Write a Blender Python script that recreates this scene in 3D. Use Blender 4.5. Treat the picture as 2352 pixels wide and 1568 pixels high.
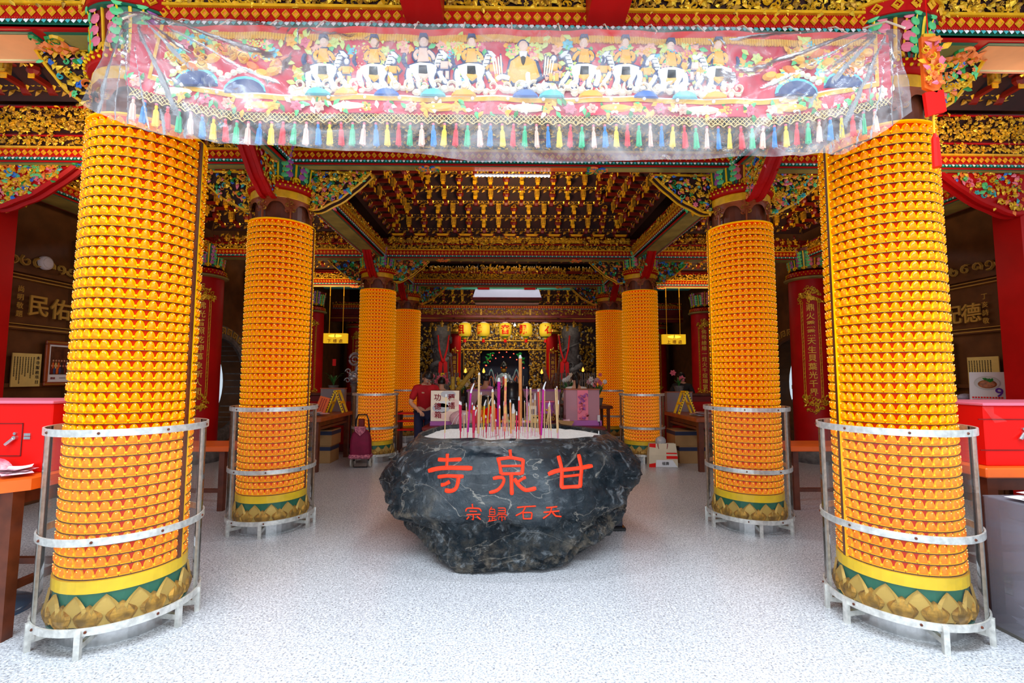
import bpy, math, random
import numpy as np
from math import pi, sin, cos, radians
from mathutils import Matrix, Vector
from mathutils.bvhtree import BVHTree

for _o in list(bpy.data.objects):
    bpy.data.objects.remove(_o)
SC = bpy.context.scene
COL = SC.collection

# ---------------------------------------------------------------- camera
def camera():
    p, y, r = radians(4.3292), radians(.7847), radians(.1031)
    f = np.array([sin(y) * cos(p), cos(y) * cos(p), sin(p)])
    ri = np.array([cos(y), -sin(y), 0.])
    up = np.cross(ri, f)
    r2 = ri * cos(r) + up * sin(r)
    u2 = -ri * sin(r) + up * cos(r)
    cd = bpy.data.cameras.new('camera')
    cd.sensor_width = 36.
    cd.lens = 1070.01 / 2352 * 36.
    cd.clip_start = .02
    cd.clip_end = 120
    co = bpy.data.objects.new('camera', cd)
    M = Matrix(((r2[0], u2[0], -f[0], -.0668), (r2[1], u2[1], -f[1], 0.), (r2[2], u2[2], -f[2], 1.5), (0, 0, 0, 1)))
    co.matrix_world = M
    COL.objects.link(co)
    SC.camera = co
camera()

# ---------------------------------------------------------------- world, light, exposure
SC.view_settings.view_transform = 'Standard'
SC.view_settings.look = 'None'
SC.view_settings.gamma = 1.
SC.view_settings.use_curve_mapping = False
SC.view_settings.exposure = .35
SC.cycles.max_bounces = 7
SC.cycles.diffuse_bounces = 3
SC.cycles.glossy_bounces = 3
SC.cycles.transparent_max_bounces = 14
wd = bpy.data.worlds.new('overcast_sky')
SC.world = wd
wd.use_nodes = True
bg = wd.node_tree.nodes['Background']
bg.inputs[0].default_value = (.74, .87, 1., 1)
bg.inputs[1].default_value = .62

def area(name, loc, size, energy, color, rot=(0, 0, 0), sy=None):
    l = bpy.data.lights.new(name, 'AREA')
    l.energy = energy
    l.color = color
    l.shape = 'RECTANGLE'
    l.size = size
    l.size_y = sy or size
    o = bpy.data.objects.new(name, l)
    o.location = loc
    o.rotation_euler = rot
    COL.objects.link(o)
    return o
# daylight of the open forecourt, in front of and above the porch
area('forecourt_daylight', (0, -3.2, 3.4), 9, 215, (.84, .92, 1.), (radians(68), 0, 0), 4.)
area('forecourt_sky', (0, 1.15, 5.4), 8, 620, (.76, .89, 1.), (radians(6), 0, 0), 1.3)
WARM = (1., .70, .36)
# unseen lamps added in the bays to brighten the ceilings and the floor
for (x, y, z, e, sx, sy) in ((0, 6.4, 3.75, 46, .5, .5), (-4.2, 6.6, 3.3, 26, .5, .5), (4.2, 6.6, 3.3, 26, .5, .5), (0, 9.7, 3.75, 16, .5, .5), (0, 13.3, 3.9, 14, 2.6, .3),
                             (-4.3, 10.6, 3.4, 16, 1.4, 1.4), (4.3, 10.6, 3.4, 16, 1.4, 1.4), (-4.2, 3.8, 3.3, 16, .5, .5), (4.2, 3.8, 3.3, 16, .5, .5)):
    area('fill_uplight', (x, y, z), sx, e, WARM, (pi, 0, 0), sy)
    area('fill_downlight', (x, y, z - .02 if z < 3.8 else z - .05), sx, e * .22, (1., .80, .62), (0, 0, 0), sy)
area('shrine_fill', (0, 15.6, 3.5), 3.0, 34, (1., .90, .72), (radians(55), 0, 0), .2)  # unseen fill added to brighten the shrine
area('rear_hall_fill', (0, 12.6, 3.45), 2.4, 30, (1., .88, .70), (radians(78), 0, 0), .3)  # added fill without a fitting, aimed at the rear hall front
area('court_skylight', (0, 11.95, 5.75), 3.4, 70, (.78, .88, 1.), (0, 0, 0), .9)
area('strip_light_glow', (0, 4.82, 3.59), .8, 24, (.86, .93, 1.), (0, 0, 0), .04)

# ---------------------------------------------------------------- materials
MATS = {}
def mat(name, c=(.5, .5, .5), r=.5, m=0., e=None, es=0., var=0., vs=8., c2=None, bump=0., bs=20., spec=.4, trans=0., alpha=1., coat=0., sampl=True):
    if name in MATS:
        return MATS[name]
    M = bpy.data.materials.new(name)
    M.use_nodes = True
    nt = M.node_tree
    b = nt.nodes['Principled BSDF']
    b.inputs['Base Color'].default_value = (*c, 1)
    b.inputs['Roughness'].default_value = r
    b.inputs['Metallic'].default_value = m
    b.inputs['Specular IOR Level'].default_value = spec
    b.inputs['Alpha'].default_value = alpha
    if trans: b.inputs['Transmission Weight'].default_value = trans
    if coat: b.inputs['Coat Weight'].default_value = coat
    if e is not None:
        b.inputs['Emission Color'].default_value = (*e, 1)
        b.inputs['Emission Strength'].default_value = es
        if not sampl:
            M.cycles.emission_sampling = 'NONE'
    if var or bump:
        tc = nt.nodes.new('ShaderNodeTexCoord')
        n = nt.nodes.new('ShaderNodeTexNoise')
        n.inputs['Scale'].default_value = vs
        n.inputs['Detail'].default_value = 5
        nt.links.new(tc.outputs['Object'], n.inputs['Vector'])
        if var:
            cr = nt.nodes.new('ShaderNodeValToRGB')
            k = c2 or tuple(x * (1 - var) for x in c)
            cr.color_ramp.elements[0].position = .35
            cr.color_ramp.elements[1].position = .65
            cr.color_ramp.elements[0].color = (*k, 1)
            cr.color_ramp.elements[1].color = (*c, 1)
            nt.links.new(n.outputs['Fac'], cr.inputs['Fac'])
            nt.links.new(cr.outputs['Color'], b.inputs['Base Color'])
        if bump:
            n2 = nt.nodes.new('ShaderNodeTexNoise')
            n2.inputs['Scale'].default_value = bs
            n2.inputs['Detail'].default_value = 4
            nt.links.new(tc.outputs['Object'], n2.inputs['Vector'])
            bp = nt.nodes.new('ShaderNodeBump')
            bp.inputs['Strength'].default_value = bump
            bp.inputs['Distance'].default_value = .02
            nt.links.new(n2.outputs['Fac'], bp.inputs['Height'])
            nt.links.new(bp.outputs['Normal'], b.inputs['Normal'])
    MATS[name] = M
    return M

GOLD = mat('gold_leaf', (1., .58, .03), .30, .45, var=.35, vs=30)
GOLDP = mat('gold_paint', (.95, .48, .01), .4, .05, var=.25, vs=15)
OLDGOLD = mat('old_gold', (.66, .33, .03), .4, .4, var=.6, vs=25)
YEL = mat('yellow_lacquer', (1., .62, .0), .35, var=.12, vs=20)
RED = mat('red_lacquer', (.52, .003, .003), .45, var=.2, vs=3, spec=.2)
DRED = mat('dark_red_lacquer', (.20, .008, .004), .45, var=.4, vs=6)
BRED = mat('bright_red_paint', (.88, .006, .003), .4, var=.1, vs=3, spec=.2)
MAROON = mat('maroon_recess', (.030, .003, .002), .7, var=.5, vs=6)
ORANGE = mat('orange_paint', (.92, .14, .01), .4, var=.15, vs=4)
SALMON = mat('salmon_soffit', (.95, .32, .10), .55, var=.25, vs=3)
OLIVE = mat('olive_soffit', (.40, .31, .07), .55, var=.45, vs=4)
GREEN = mat('green_paint', (.02, .30, .05), .35, var=.3, vs=20)
LGREEN = mat('light_green_paint', (.12, .62, .22), .35)
DGREEN = mat('deep_green_paint', (.005, .13, .07), .35)
TEAL = mat('teal_paint', (.06, .48, .48), .4)
BLUE = mat('blue_paint', (.03, .16, .62), .4)
PINK = mat('pink_paint', (.85, .18, .26), .4)
PURP = mat('purple_paint', (.40, .10, .36), .4)
ROSE = mat('rose_orange_paint', (.92, .22, .04), .4)
WHITE = mat('white_paint', (.88, .88, .86), .4)
CREAM = mat('cream_thread', (1., .86, .66), .7)
BLACK = mat('black_gloss', (.012, .012, .014), .25)
NAVY = mat('navy_thread', (.03, .06, .20), .6)
STEEL = mat('brushed_steel', (.62, .62, .62), .28, .95, var=.15, vs=40)
WORN = mat('worn_steel', (.82, .80, .74), .35, .45, var=.3, vs=30)
WOOD = mat('dark_wood', (.16, .035, .012), .4, var=.4, vs=9)
RWOOD = mat('red_brown_wood', (.42, .085, .02), .35, var=.35, vs=7)
BWOOD = mat('brown_panel_wood', (.17, .065, .018), .45, var=.35, vs=5)
BGOLD = mat('dull_gold_inlay', (.62, .38, .07), .45, .2)
CARD = mat('cardboard', (.42, .22, .08), .75, var=.15, vs=4)
PAPER = mat('white_paper', (.86, .86, .88), .7)
PAPERP = mat('pink_paper', (.85, .48, .55), .7, var=.3, vs=12)
PAPERY = mat('yellow_paper', (.85, .66, .20), .7, var=.12, vs=8)
INK = mat('black_ink', (.03, .02, .02), .7)
INKR = mat('dark_red_ink', (.28, .01, .02), .7)
INKP = mat('violet_ink', (.12, .01, .40), .6)
SKIN = mat('skin', (.72, .36, .22), .5)
HAIR = mat('black_hair', (.012, .010, .010), .35)
DSTONE = mat('grey_stone', (.22, .20, .19), .65, var=.45, vs=12, bump=.4)
LSTONE = mat('pale_stone', (.60, .56, .48), .6, var=.35, vs=8)
LEAFG = mat('leaf_green', (.06, .24, .05), .45, var=.4, vs=20)
LED = mat('lamp_point', (1., .8, .4), .3, e=(1., .60, .10), es=1.9, sampl=False)
WLED = mat('white_led', (1, 1, 1), .3, e=(.86, .93, 1.), es=9.)
RLED = mat('red_led', (1, .1, .05), .3, e=(1., .06, .03), es=3., sampl=False)
AMB_R = mat('amber_rim', (1., .52, .0), .3, e=(1., .42, .0), es=.13, sampl=False, spec=.15)
AMB_P = mat('amber_panel', (.98, .25, .0), .15, e=(1., .22, .0), es=.13, sampl=False, spec=.2)
AMB_F = mat('amber_flower', (1., .62, .0), .4, e=(1., .55, .0), es=.12, sampl=False, spec=.2)
AMB_C = mat('lit_drum', (.72, .038, .0), .6, e=(1., .055, .0), es=.10, spec=.05)

def glass(name, col=(.93, .96, .95), f=.10, rough=.03, diff=0., dcol=(1, 1, 1), fres=True):
    if name in MATS: return MATS[name]
    M = bpy.data.materials.new(name)
    M.use_nodes = True
    nt = M.node_tree
    nt.nodes.remove(nt.nodes['Principled BSDF'])
    out = nt.nodes['Material Output']
    tr = nt.nodes.new('ShaderNodeBsdfTransparent')
    tr.inputs[0].default_value = (*col, 1)
    gl = nt.nodes.new('ShaderNodeBsdfGlossy')
    gl.inputs['Roughness'].default_value = rough
    mx = nt.nodes.new('ShaderNodeMixShader')
    fr = nt.nodes.new('ShaderNodeLayerWeight')
    fr.inputs[0].default_value = f
    nt.links.new(fr.outputs['Fresnel'], mx.inputs[0])
    nt.links.new(tr.outputs[0], mx.inputs[1])
    nt.links.new(gl.outputs[0], mx.inputs[2])
    last = mx
    if diff:
        df = nt.nodes.new('ShaderNodeBsdfDiffuse')
        df.inputs[0].default_value = (*dcol, 1)
        m2 = nt.nodes.new('ShaderNodeMixShader')
        m2.inputs[0].default_value = diff
        nt.links.new(mx.outputs[0], m2.inputs[1])
        nt.links.new(df.outputs[0], m2.inputs[2])
        last = m2
    nt.links.new(last.outputs[0], out.inputs[0])
    MATS[name] = M
    return M
ACRYL = glass('clear_acrylic', (.97, .98, .97), .09, .03, .025, (.85, .9, .88))

# ---------------------------------------------------------------- mesh builder
class MB:
    """Collects shapes and links them as one mesh object."""
    def __init__(s):
        s.V = []; s.F = []; s.n = 0; s.mats = []
    def add(s, tpl, m, T=None, smooth=False):
        v, fs = tpl
        v = np.asarray(v, float)
        if T is not None:
            T = np.asarray(T, float)
            v = v @ T[:3, :3].T + T[:3, 3]
        if m not in s.mats: s.mats.append(m)
        k = s.mats.index(m)
        for f in fs:
            f = np.asarray(f, np.int64)
            if f.ndim == 1: f = f[None]
            if len(f): s.F.append((f + s.n, k, smooth))
        s.V.append(v); s.n += len(v)
        return s
    def box(s, a, b, m, bev=0.):
        return s.add(t_box(a, b, bev), m)
    def merge(s, o, T=None):
        for f, k, sm in o.F:
            m = o.mats[k]
            if m not in s.mats: s.mats.append(m)
            s.F.append((f + s.n, s.mats.index(m), sm))
        for v in o.V:
            if T is not None:
                v = v @ T[:3, :3].T + T[:3, 3]
            s.V.append(v)
        s.n += o.n
        return s
    def mesh(s, name):
        me = bpy.data.meshes.new(name)
        V = np.concatenate(s.V)
        me.vertices.add(len(V))
        me.vertices.foreach_set('co', V.astype(np.float32).ravel())
        li = np.concatenate([f.ravel() for f, k, sm in s.F])
        tot = np.concatenate([np.full(len(f), f.shape[1]) for f, k, sm in s.F])
        st = np.concatenate([[0], np.cumsum(tot)[:-1]])
        me.loops.add(len(li))
        me.loops.foreach_set('vertex_index', li.astype(np.int32))
        me.polygons.add(len(tot))
        me.polygons.foreach_set('loop_start', st.astype(np.int32))
        me.polygons.foreach_set('material_index', np.concatenate([np.full(len(f), k) for f, k, sm in s.F]).astype(np.int32))
        me.polygons.foreach_set('use_smooth', np.concatenate([np.full(len(f), sm) for f, k, sm in s.F]).astype(bool))
        for m in s.mats: me.materials.append(m)
        me.update(calc_edges=True)
        return me
    def build(s, name, parent=None, loc=(0, 0, 0), rot=(0, 0, 0), **kw):
        o = bpy.data.objects.new(name, s.mesh(name))
        o.location = loc; o.rotation_euler = rot
        COL.objects.link(o)
        if parent is not None: o.parent = parent
        tag(o, **kw)
        return o

def tag(o, label=None, cat=None, group=None, kind=None):
    if label: o['label'] = label
    if cat: o['category'] = cat
    if group: o['group'] = group
    if kind: o['kind'] = kind
    return o
def thing(name, label, cat, loc=(0, 0, 0), rz=0., group=None, kind=None):
    o = bpy.data.objects.new(name, None)
    o.empty_display_size = .1
    o.location = loc; o.rotation_euler = (0, 0, rz)
    COL.objects.link(o)
    return tag(o, label, cat, group, kind)
def link_copy(o, parent=None, loc=None):
    c = o.copy()
    COL.objects.link(c)
    if parent is not None: c.parent = parent
    if loc is not None: c.location = loc
    return c
def dup(root, loc, rz=None, label=None, group=None):
    c = root.copy(); COL.objects.link(c)
    c.location = loc
    if rz is not None: c.rotation_euler = (0, 0, rz)
    if label: c['label'] = label
    if group: c['group'] = group
    for ch in list(root.children):
        d = link_copy(ch, c)
        for g in list(ch.children): link_copy(g, d)
    return c

def TR(loc=(0, 0, 0), rx=0, ry=0, rz=0, s=1.):
    if not hasattr(s, '__len__'): s = (s, s, s)
    M = Matrix.Translation(loc) @ Matrix.Rotation(rz, 4, 'Z') @ Matrix.Rotation(ry, 4, 'Y') @ Matrix.Rotation(rx, 4, 'X') @ Matrix.Diagonal((*s, 1))
    return np.array(M)
def FR(o, x, y, z):
    """frame matrix from origin and three axis vectors"""
    M = np.eye(4); M[:3, 0] = x; M[:3, 1] = y; M[:3, 2] = z; M[:3, 3] = o
    return M

# ---- templates: (verts, [face arrays])
def t_box(a, b, bev=0.):
    x0, y0, z0 = a; x1, y1, z1 = b
    if bev:
        # chamfer the twelve edges
        xs, ys, zs = (x0, x1), (y0, y1), (z0, z1)
        v = []; f = []
        c = min(bev, abs(x1 - x0) * .45, abs(y1 - y0) * .45, abs(z1 - z0) * .45)
        idx = {}
        for i in (0, 1):
            for j in (0, 1):
                for k in (0, 1):
                    sx, sy, sz = (c if i == 0 else -c), (c if j == 0 else -c), (c if k == 0 else -c)
                    p = (xs[i], ys[j], zs[k])
                    for ax in range(3):
                        q = [p[0] + sx, p[1] + sy, p[2] + sz]; q[ax] = p[ax]
                        idx[(i, j, k, ax)] = len(v); v.append(q)
        for ax in range(3):
            o1, o2 = (ax + 1) % 3, (ax + 2) % 3
            for s in (0, 1):
                q = []
                for (u, w) in ((0, 0), (1, 0), (1, 1), (0, 1)):
                    t = [0, 0, 0]; t[ax] = s; t[o1] = u; t[o2] = w
                    q.append(idx[(*t, ax)])
                f.append(q if s else q[::-1])
        for ax in range(3):
            o1, o2 = (ax + 1) % 3, (ax + 2) % 3
            for u in (0, 1):
                for w in (0, 1):
                    t0 = [0, 0, 0]; t1 = [0, 0, 0]
                    t0[ax] = 0; t1[ax] = 1
                    t0[o1] = t1[o1] = u; t0[o2] = t1[o2] = w
                    q = [idx[(*t0, o1)], idx[(*t1, o1)], idx[(*t1, o2)], idx[(*t0, o2)]]
                    f.append(q if (u + w) % 2 == 0 else q[::-1])
        tri = []
        for i in (0, 1):
            for j in (0, 1):
                for k in (0, 1):
                    q = [idx[(i, j, k, a_)] for a_ in range(3)]
                    tri.append(q if (i + j + k) % 2 else q[::-1])
        return np.array(v), [np.array(f), np.array(tri)]
    v = np.array([(x, y, z) for z in (z0, z1) for y in (y0, y1) for x in (x0, x1)])
    f = np.array([(0, 2, 3, 1), (4, 5, 7, 6), (0, 1, 5, 4), (2, 6, 7, 3), (0, 4, 6, 2), (1, 3, 7, 5)])
    return v, [f]
def grid_faces(nu, nv, cu=False, cv=False):
    """index quads for nu x nv points (row-major, u fastest)"""
    iu = np.arange(nu if cu else nu - 1); iv = np.arange(nv if cv else nv - 1)
    U, Vv = np.meshgrid(iu, iv)
    a = Vv * nu + U; b = Vv * nu + (U + 1) % nu
    c = ((Vv + 1) % nv) * nu + (U + 1) % nu; d = ((Vv + 1) % nv) * nu + U
    return np.stack([a, b, c, d], -1).reshape(-1, 4)
def t_lathe(prof, n=32, cap0=False, cap1=False, a0=0., a1=2 * pi):
    full = abs(a1 - a0 - 2 * pi) < 1e-6
    k = n if full else n + 1
    th = a0 + (a1 - a0) * np.arange(k) / n
    prof = np.asarray(prof, float)
    v = np.concatenate([np.stack([r * np.cos(th), r * np.sin(th), np.full(k, z)], -1) for r, z in prof])
    f = [grid_faces(k, len(prof), cu=full)]
    if cap0: f.append(np.arange(k)[::-1])
    if cap1: f.append(np.arange(k) + k * (len(prof) - 1))
    return v, f
def t_cyl(r, z0, z1, n=24, r2=None):
    return t_lathe([(r, z0), (r if r2 is None else r2, z1)], n, True, True)
def t_tube(path, r, n=6, closed=False, cap=True):
    P = np.asarray(path, float)
    m = len(P)
    r = np.full(m, r) if not hasattr(r, '__len__') else np.asarray(r, float)
    if closed: t = np.roll(P, -1, 0) - np.roll(P, 1, 0)
    else: t = np.gradient(P, axis=0)
    t /= np.linalg.norm(t, axis=1)[:, None] + 1e-12
    up = np.array([0, 0, 1.]) if abs(t[:, 2]).mean() < .8 else np.array([0, 1., 0])
    a = np.cross(t, up); a /= np.linalg.norm(a, axis=1)[:, None] + 1e-12
    b = np.cross(t, a)
    th = 2 * pi * np.arange(n) / n
    v = (P[:, None] + r[:, None, None] * (a[:, None] * np.cos(th)[None, :, None] + b[:, None] * np.sin(th)[None, :, None])).reshape(-1, 3)
    f = [grid_faces(n, m, True, closed)]
    if cap and not closed: f += [np.arange(n)[::-1], np.arange(n) + n * (m - 1)]
    return v, f
def t_sphere(r=1., nu=10, nv=6, s=(1, 1, 1)):
    ph = np.linspace(-pi / 2, pi / 2, nv + 1)
    v, f = t_lathe([(max(cos(p), 1e-4) * r, sin(p) * r) for p in ph], nu)
    return v * np.array(s), f
def t_octa(r=1.):
    v = r * np.array([(1, 0, 0), (0, 1, 0), (-1, 0, 0), (0, -1, 0), (0, 0, 1), (0, 0, -1)], float)
    return v, [np.array([(0, 1, 4), (1, 2, 4), (2, 3, 4), (3, 0, 4), (1, 0, 5), (2, 1, 5), (3, 2, 5), (0, 3, 5)])]
def t_prism(pts, d, y0=0.):
    """2D outline (x,z) extruded along -y from y0 to y0-d"""
    p = np.asarray(pts, float); n = len(p)
    v = np.concatenate([np.stack([p[:, 0], np.full(n, y0), p[:, 1]], -1), np.stack([p[:, 0], np.full(n, y0 - d), p[:, 1]], -1)])
    i = np.arange(n); j = (i + 1) % n
    return v, [np.stack([i, j, j + n, i + n], -1), i[::-1], i + n]
def t_tri2(pts):
    return np.asarray(pts, float), [np.arange(len(pts))]
def t_sheet(P):
    """P: (nv,nu,3) point grid"""
    nv, nu = P.shape[:2]
    return P.reshape(-1, 3), [grid_faces(nu, nv)]
def pillow(pts, d, inset=.72, y0=0.):
    """2D outline (x,z) raised to a padded patch facing -y"""
    p = np.asarray(pts, float); n = len(p); c = p.mean(0)
    q = c + (p - c) * inset
    v = np.concatenate([np.stack([p[:, 0], np.full(n, y0), p[:, 1]], -1), np.stack([q[:, 0], np.full(n, y0 - d), q[:, 1]], -1)])
    i = np.arange(n); j = (i + 1) % n
    return v, [np.stack([i, j, j + n, i + n], -1), i + n]
def ell(cx, cz, a, b, n=12, rot=0.):
    t = 2 * pi * np.arange(n) / n
    x = a * np.cos(t); z = b * np.sin(t)
    return np.stack([cx + x * cos(rot) - z * sin(rot), cz + x * sin(rot) + z * cos(rot)], -1)

def vnoise(P, seed=0):
    P = np.asarray(P, float)
    i = np.floor(P).astype(np.int64); f = P - i
    u = f * f * (3 - 2 * f)
    def h(a):
        n = a[..., 0] * 374761393 + a[..., 1] * 668265263 + a[..., 2] * 2147483647 + seed * 1274126177
        n = (n ^ (n >> 13)) * 1274126177 & 0x7fffffff
        n = (n ^ (n >> 16)) & 0xffff
        return n / 65535.
    r = 0.
    for dx in (0, 1):
        for dy in (0, 1):
            for dz in (0, 1):
                w = (u[..., 0] if dx else 1 - u[..., 0]) * (u[..., 1] if dy else 1 - u[..., 1]) * (u[..., 2] if dz else 1 - u[..., 2])
                r = r + w * h(i + np.array([dx, dy, dz]))
    return r * 2 - 1
def fbm(P, o=4, seed=0):
    r = 0.; a = 1.
    for k in range(o):
        r = r + a * vnoise(np.asarray(P) * 2 ** k, seed + k); a *= .5
    return r

# ---- writing
_txt = {}
def t_text(body, size=1., depth=.004, bold=0.):
    """text standing in the x-z plane facing -y, centred"""
    key = (body, bold)
    if key not in _txt:
        cu = bpy.data.curves.new('t', 'FONT')
        cu.body = body
        cu.resolution_u = 3
        cu.offset = bold
        cu.extrude = .02
        cu.align_x = 'CENTER'; cu.align_y = 'CENTER'
        o = bpy.data.objects.new('t', cu)
        COL.objects.link(o)
        dg = bpy.context.evaluated_depsgraph_get()
        me = bpy.data.meshes.new_from_object(o.evaluated_get(dg))
        v = np.empty(len(me.vertices) * 3, np.float32); me.vertices.foreach_get('co', v)
        fs = {}
        for p in me.polygons: fs.setdefault(len(p.vertices), []).append(tuple(p.vertices))
        v = v.reshape(-1, 3).astype(float)
        if len(v):
            c = (v.min(0) + v.max(0)) / 2
            v = v - c
        bpy.data.objects.remove(o); bpy.data.curves.remove(cu); bpy.data.meshes.remove(me)
        _txt[key] = (v, [np.array(x) for x in fs.values()])
    v, f = _txt[key]
    q = np.stack([v[:, 0] * size, -(v[:, 2] / .04) * depth - depth * .5, v[:, 1] * size], -1)
    return q, f
def vtext(mb, chars, size, pitch, m, T, depth=.004, bold=.0):
    for i, ch in enumerate(chars):
        mb.add(t_text(ch, size, depth, bold), m, T @ TR((0, 0, -i * pitch)))

def stroke2(pts, w, taper=.75, n=10):
    """brush stroke as outline strip: returns (n,2,2) left/right points along a smoothed path"""
    p = np.asarray(pts, float)
    t = np.concatenate([[0], np.cumsum(np.linalg.norm(np.diff(p, axis=0), axis=1))])
    s = np.linspace(0, t[-1], n)
    x = np.stack([np.interp(s, t, p[:, k]) for k in (0, 1)], -1)
    if len(p) > 2:
        for _ in range(2):
            y = x.copy(); y[1:-1] = (x[:-2] + 2 * x[1:-1] + x[2:]) / 4; x = y
    d = np.gradient(x, axis=0); d /= np.linalg.norm(d, axis=1)[:, None] + 1e-9
    nrm = np.stack([-d[:, 1], d[:, 0]], -1)
    u = np.linspace(-1, 1, n)
    ww = w / 2 * (1 - (1 - taper) * (1 - u ** 2) * .6) 
    ww[0] *= .75; ww[-1] *= .65
    return np.stack([x + nrm * ww[:, None], x - nrm * ww[:, None]], 1)
# ================================================================ carved work
def t_leaf():
    v = np.array([(0, 0, 0), (1, 0, 0), (.42, -.10, .27), (.42, -.10, -.27), (.5, -.26, 0), (.75, -.05, .16), (.75, -.05, -.16)], float)
    return v, [np.array([(0, 4, 2), (0, 3, 4), (2, 4, 5), (3, 6, 4), (4, 1, 5), (4, 6, 1)])]
def t_curl(turn=1.7, n=9):
    t = np.linspace(0, 1, n)
    a = turn * pi * t; r = .5 * (1 - .75 * t); w = .13 * (1 - .55 * t)
    def ring(rr, y): return np.stack([rr * np.cos(a), np.full(n, y), rr * np.sin(a)], -1)
    P = np.stack([ring(r + w, 0.), ring(r + w * .3, -.2), ring(r - w * .3, -.2), ring(r - w, 0.)], 0)
    return t_sheet(P)
def t_flower(n=6):
    vs = []; fs = []; k = 0
    lv, lf = t_leaf()
    for i in range(n):
        T = TR((0, 0, 0), ry=-2 * pi * i / n)
        v = (lv * (.5, .6, .72)) @ T[:3, :3].T
        vs.append(v); fs.append(lf[0] + k); k += len(v)
    ov, of = t_octa(.13)
    vs.append(ov + (0, -.15, 0)); fs.append(of[0] + k)
    return np.concatenate(vs), [np.concatenate(fs)]
def t_berries():
    vs = []; fs = []; k = 0
    for (x, z) in ((0, 0), (.2, .12), (-.18, .14), (.05, .27), (.1, -.2), (-.15, -.13)):
        ov, of = t_octa(.14)
        vs.append(ov + (x, -.1, z)); fs.append(of[0] + k); k += 6
    return np.concatenate(vs), [np.concatenate(fs)]
def t_figurine():
    """small carved standing figure, 1 high, facing -y"""
    v1, f1 = t_lathe([(.05, 0), (.24, 0), (.19, .3), (.22, .52), (.17, .68), (.07, .74)], 7)
    v1 = v1 * (1, .7, 1)
    v2, f2 = t_sphere(.12, 6, 4); v2 = v2 + (0, -.03, .84)
    v3, f3 = t_octa(.1); v3 = v3 * (1, 1, .7) + (0, 0, .98)
    v4, f4 = t_tube([(-.22, -.02, .62), (-.27, -.14, .45), (-.04, -.2, .5)], .07, 5)
    v5, f5 = t_tube([(.22, -.02, .62), (.27, -.14, .45), (.04, -.2, .55)], .07, 5)
    vs = []; fs = []; k = 0
    for v, f in ((v1, f1), (v2, f2), (v3, f3), (v4, f4), (v5, f5)):
        vs.append(v); fs += [x + k for x in f]; k += len(v)
    return np.concatenate(vs), fs
LEAF, CURL, CURL2, FLOWER, BERRY, FIGURINE = t_leaf(), t_curl(), t_curl(2.3, 11), t_flower(), t_berries(), t_figurine()

def carve(mb, T, w, h, size, pal, seed=0, dens=1.25, inside=None, fig=0., flower=.14, berry=.08):
    """scatter relief foliage over a w x h panel (local x, z; facing -y)"""
    R = random.Random(seed)
    nx = max(1, int(w / size)); nz = max(1, round(h / size))
    n = int(nx * nz * dens)
    mats_, wts = zip(*pal)
    for i in range(n):
        c = i % (nx * nz)
        x = (c % nx + .5 + R.uniform(-.5, .5)) * w / nx
        z = (c // nx + .5 + R.uniform(-.42, .42)) * h / nz
        if inside and not inside(x, z): continue
        q = R.random()
        m = R.choices(mats_, wts)[0]
        s = size * R.uniform(.75, 1.3)
        if q < fig:
            s = min(size * 1.5, h * .9)
            mb.add(FIGURINE, m, T @ TR((x, -.004, max(0, min(z, h - s))), s=s))
            continue
        if q < fig + flower: tp = FLOWER
        elif q < fig + flower + berry: tp = BERRY
        elif q < .45: tp = CURL if R.random() < .5 else CURL2
        else: tp = LEAF
        if tp is LEAF: s *= 1.1
        ry = R.uniform(0, 2 * pi)
        mb.add(tp, m, T @ TR((x, -.002 - R.random() * .25 * size, z), ry=ry, rz=R.uniform(-.35, .35), s=(s, s * R.uniform(.8, 1.3), s * R.choice((1, -1)))))
    return mb
GPAL = ((GOLD, 6), (GOLDP, 2), (OLDGOLD, 4))
GDPAL = ((OLDGOLD, 6), (GOLD, 3), (DRED, 2), (GOLDP, 1))
CPAL = ((GOLD, 6), (GOLDP, 3), (ROSE, 2), (LGREEN, 1.2), (GREEN, 1.2), (BLUE, 1), (TEAL, 1), (PINK, 1.2))
TPAL = ((OLDGOLD, 5), (GREEN, 2), (ROSE, 2), (BLUE, 1), (LGREEN, 1), (TEAL, 1), (DRED, 2))

def t_diamond(a, b, d=.012):
    """raised lozenge frame with a stud, facing -y"""
    o = np.array([(a, 0), (0, b), (-a, 0), (0, -b)], float)
    P = np.concatenate([np.insert(o, 1, 0, 1), np.insert(o * .86, 1, -d, 1), np.insert(o * .62, 1, -d, 1), np.insert(o * .5, 1, -.002, 1)])
    f = [grid_faces(4, 4, True)]
    return P, f
def t_drop(w, h):
    return np.array([(-w * .35, 0, h), (w * .35, 0, h), (w * .5, -w * .3, h * .45), (0, -w * .2, 0), (-w * .5, -w * .3, h * .45), (0, -w * .6, h * .5)], float), \
        [np.array([(0, 5, 1), (1, 5, 2), (2, 5, 3), (3, 5, 4), (4, 5, 0)])]

def diamonds(mb, T, w, z0, z1, pitch):
    n = int(w / pitch)
    h = (z1 - z0)
    t1 = t_diamond(pitch * .42, h * .36, .012)
    for i in range(n):
        x = (i + .5) * w / n
        M = T @ TR((x, -.003, (z0 + z1) / 2))
        mb.add(t1, GOLDP, M)
        mb.add((np.array([(pitch * .22, -.003, 0), (0, -.003, h * .19), (-pitch * .22, -.003, 0), (0, -.003, -h * .19)]), [np.array([0, 1, 2, 3])]), ROSE, M)
        mb.add((t_octa(pitch * .06)), GOLDP, M)
    # pearl rows
    npz = int(w / (pitch * .25))
    for zz in (z0 + h * .06, z1 - h * .06):
        for i in range(npz):
            mb.add(t_octa(pitch * .055), ORANGE, T @ TR(((i + .5) * w / npz, -.004, zz)))

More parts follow.
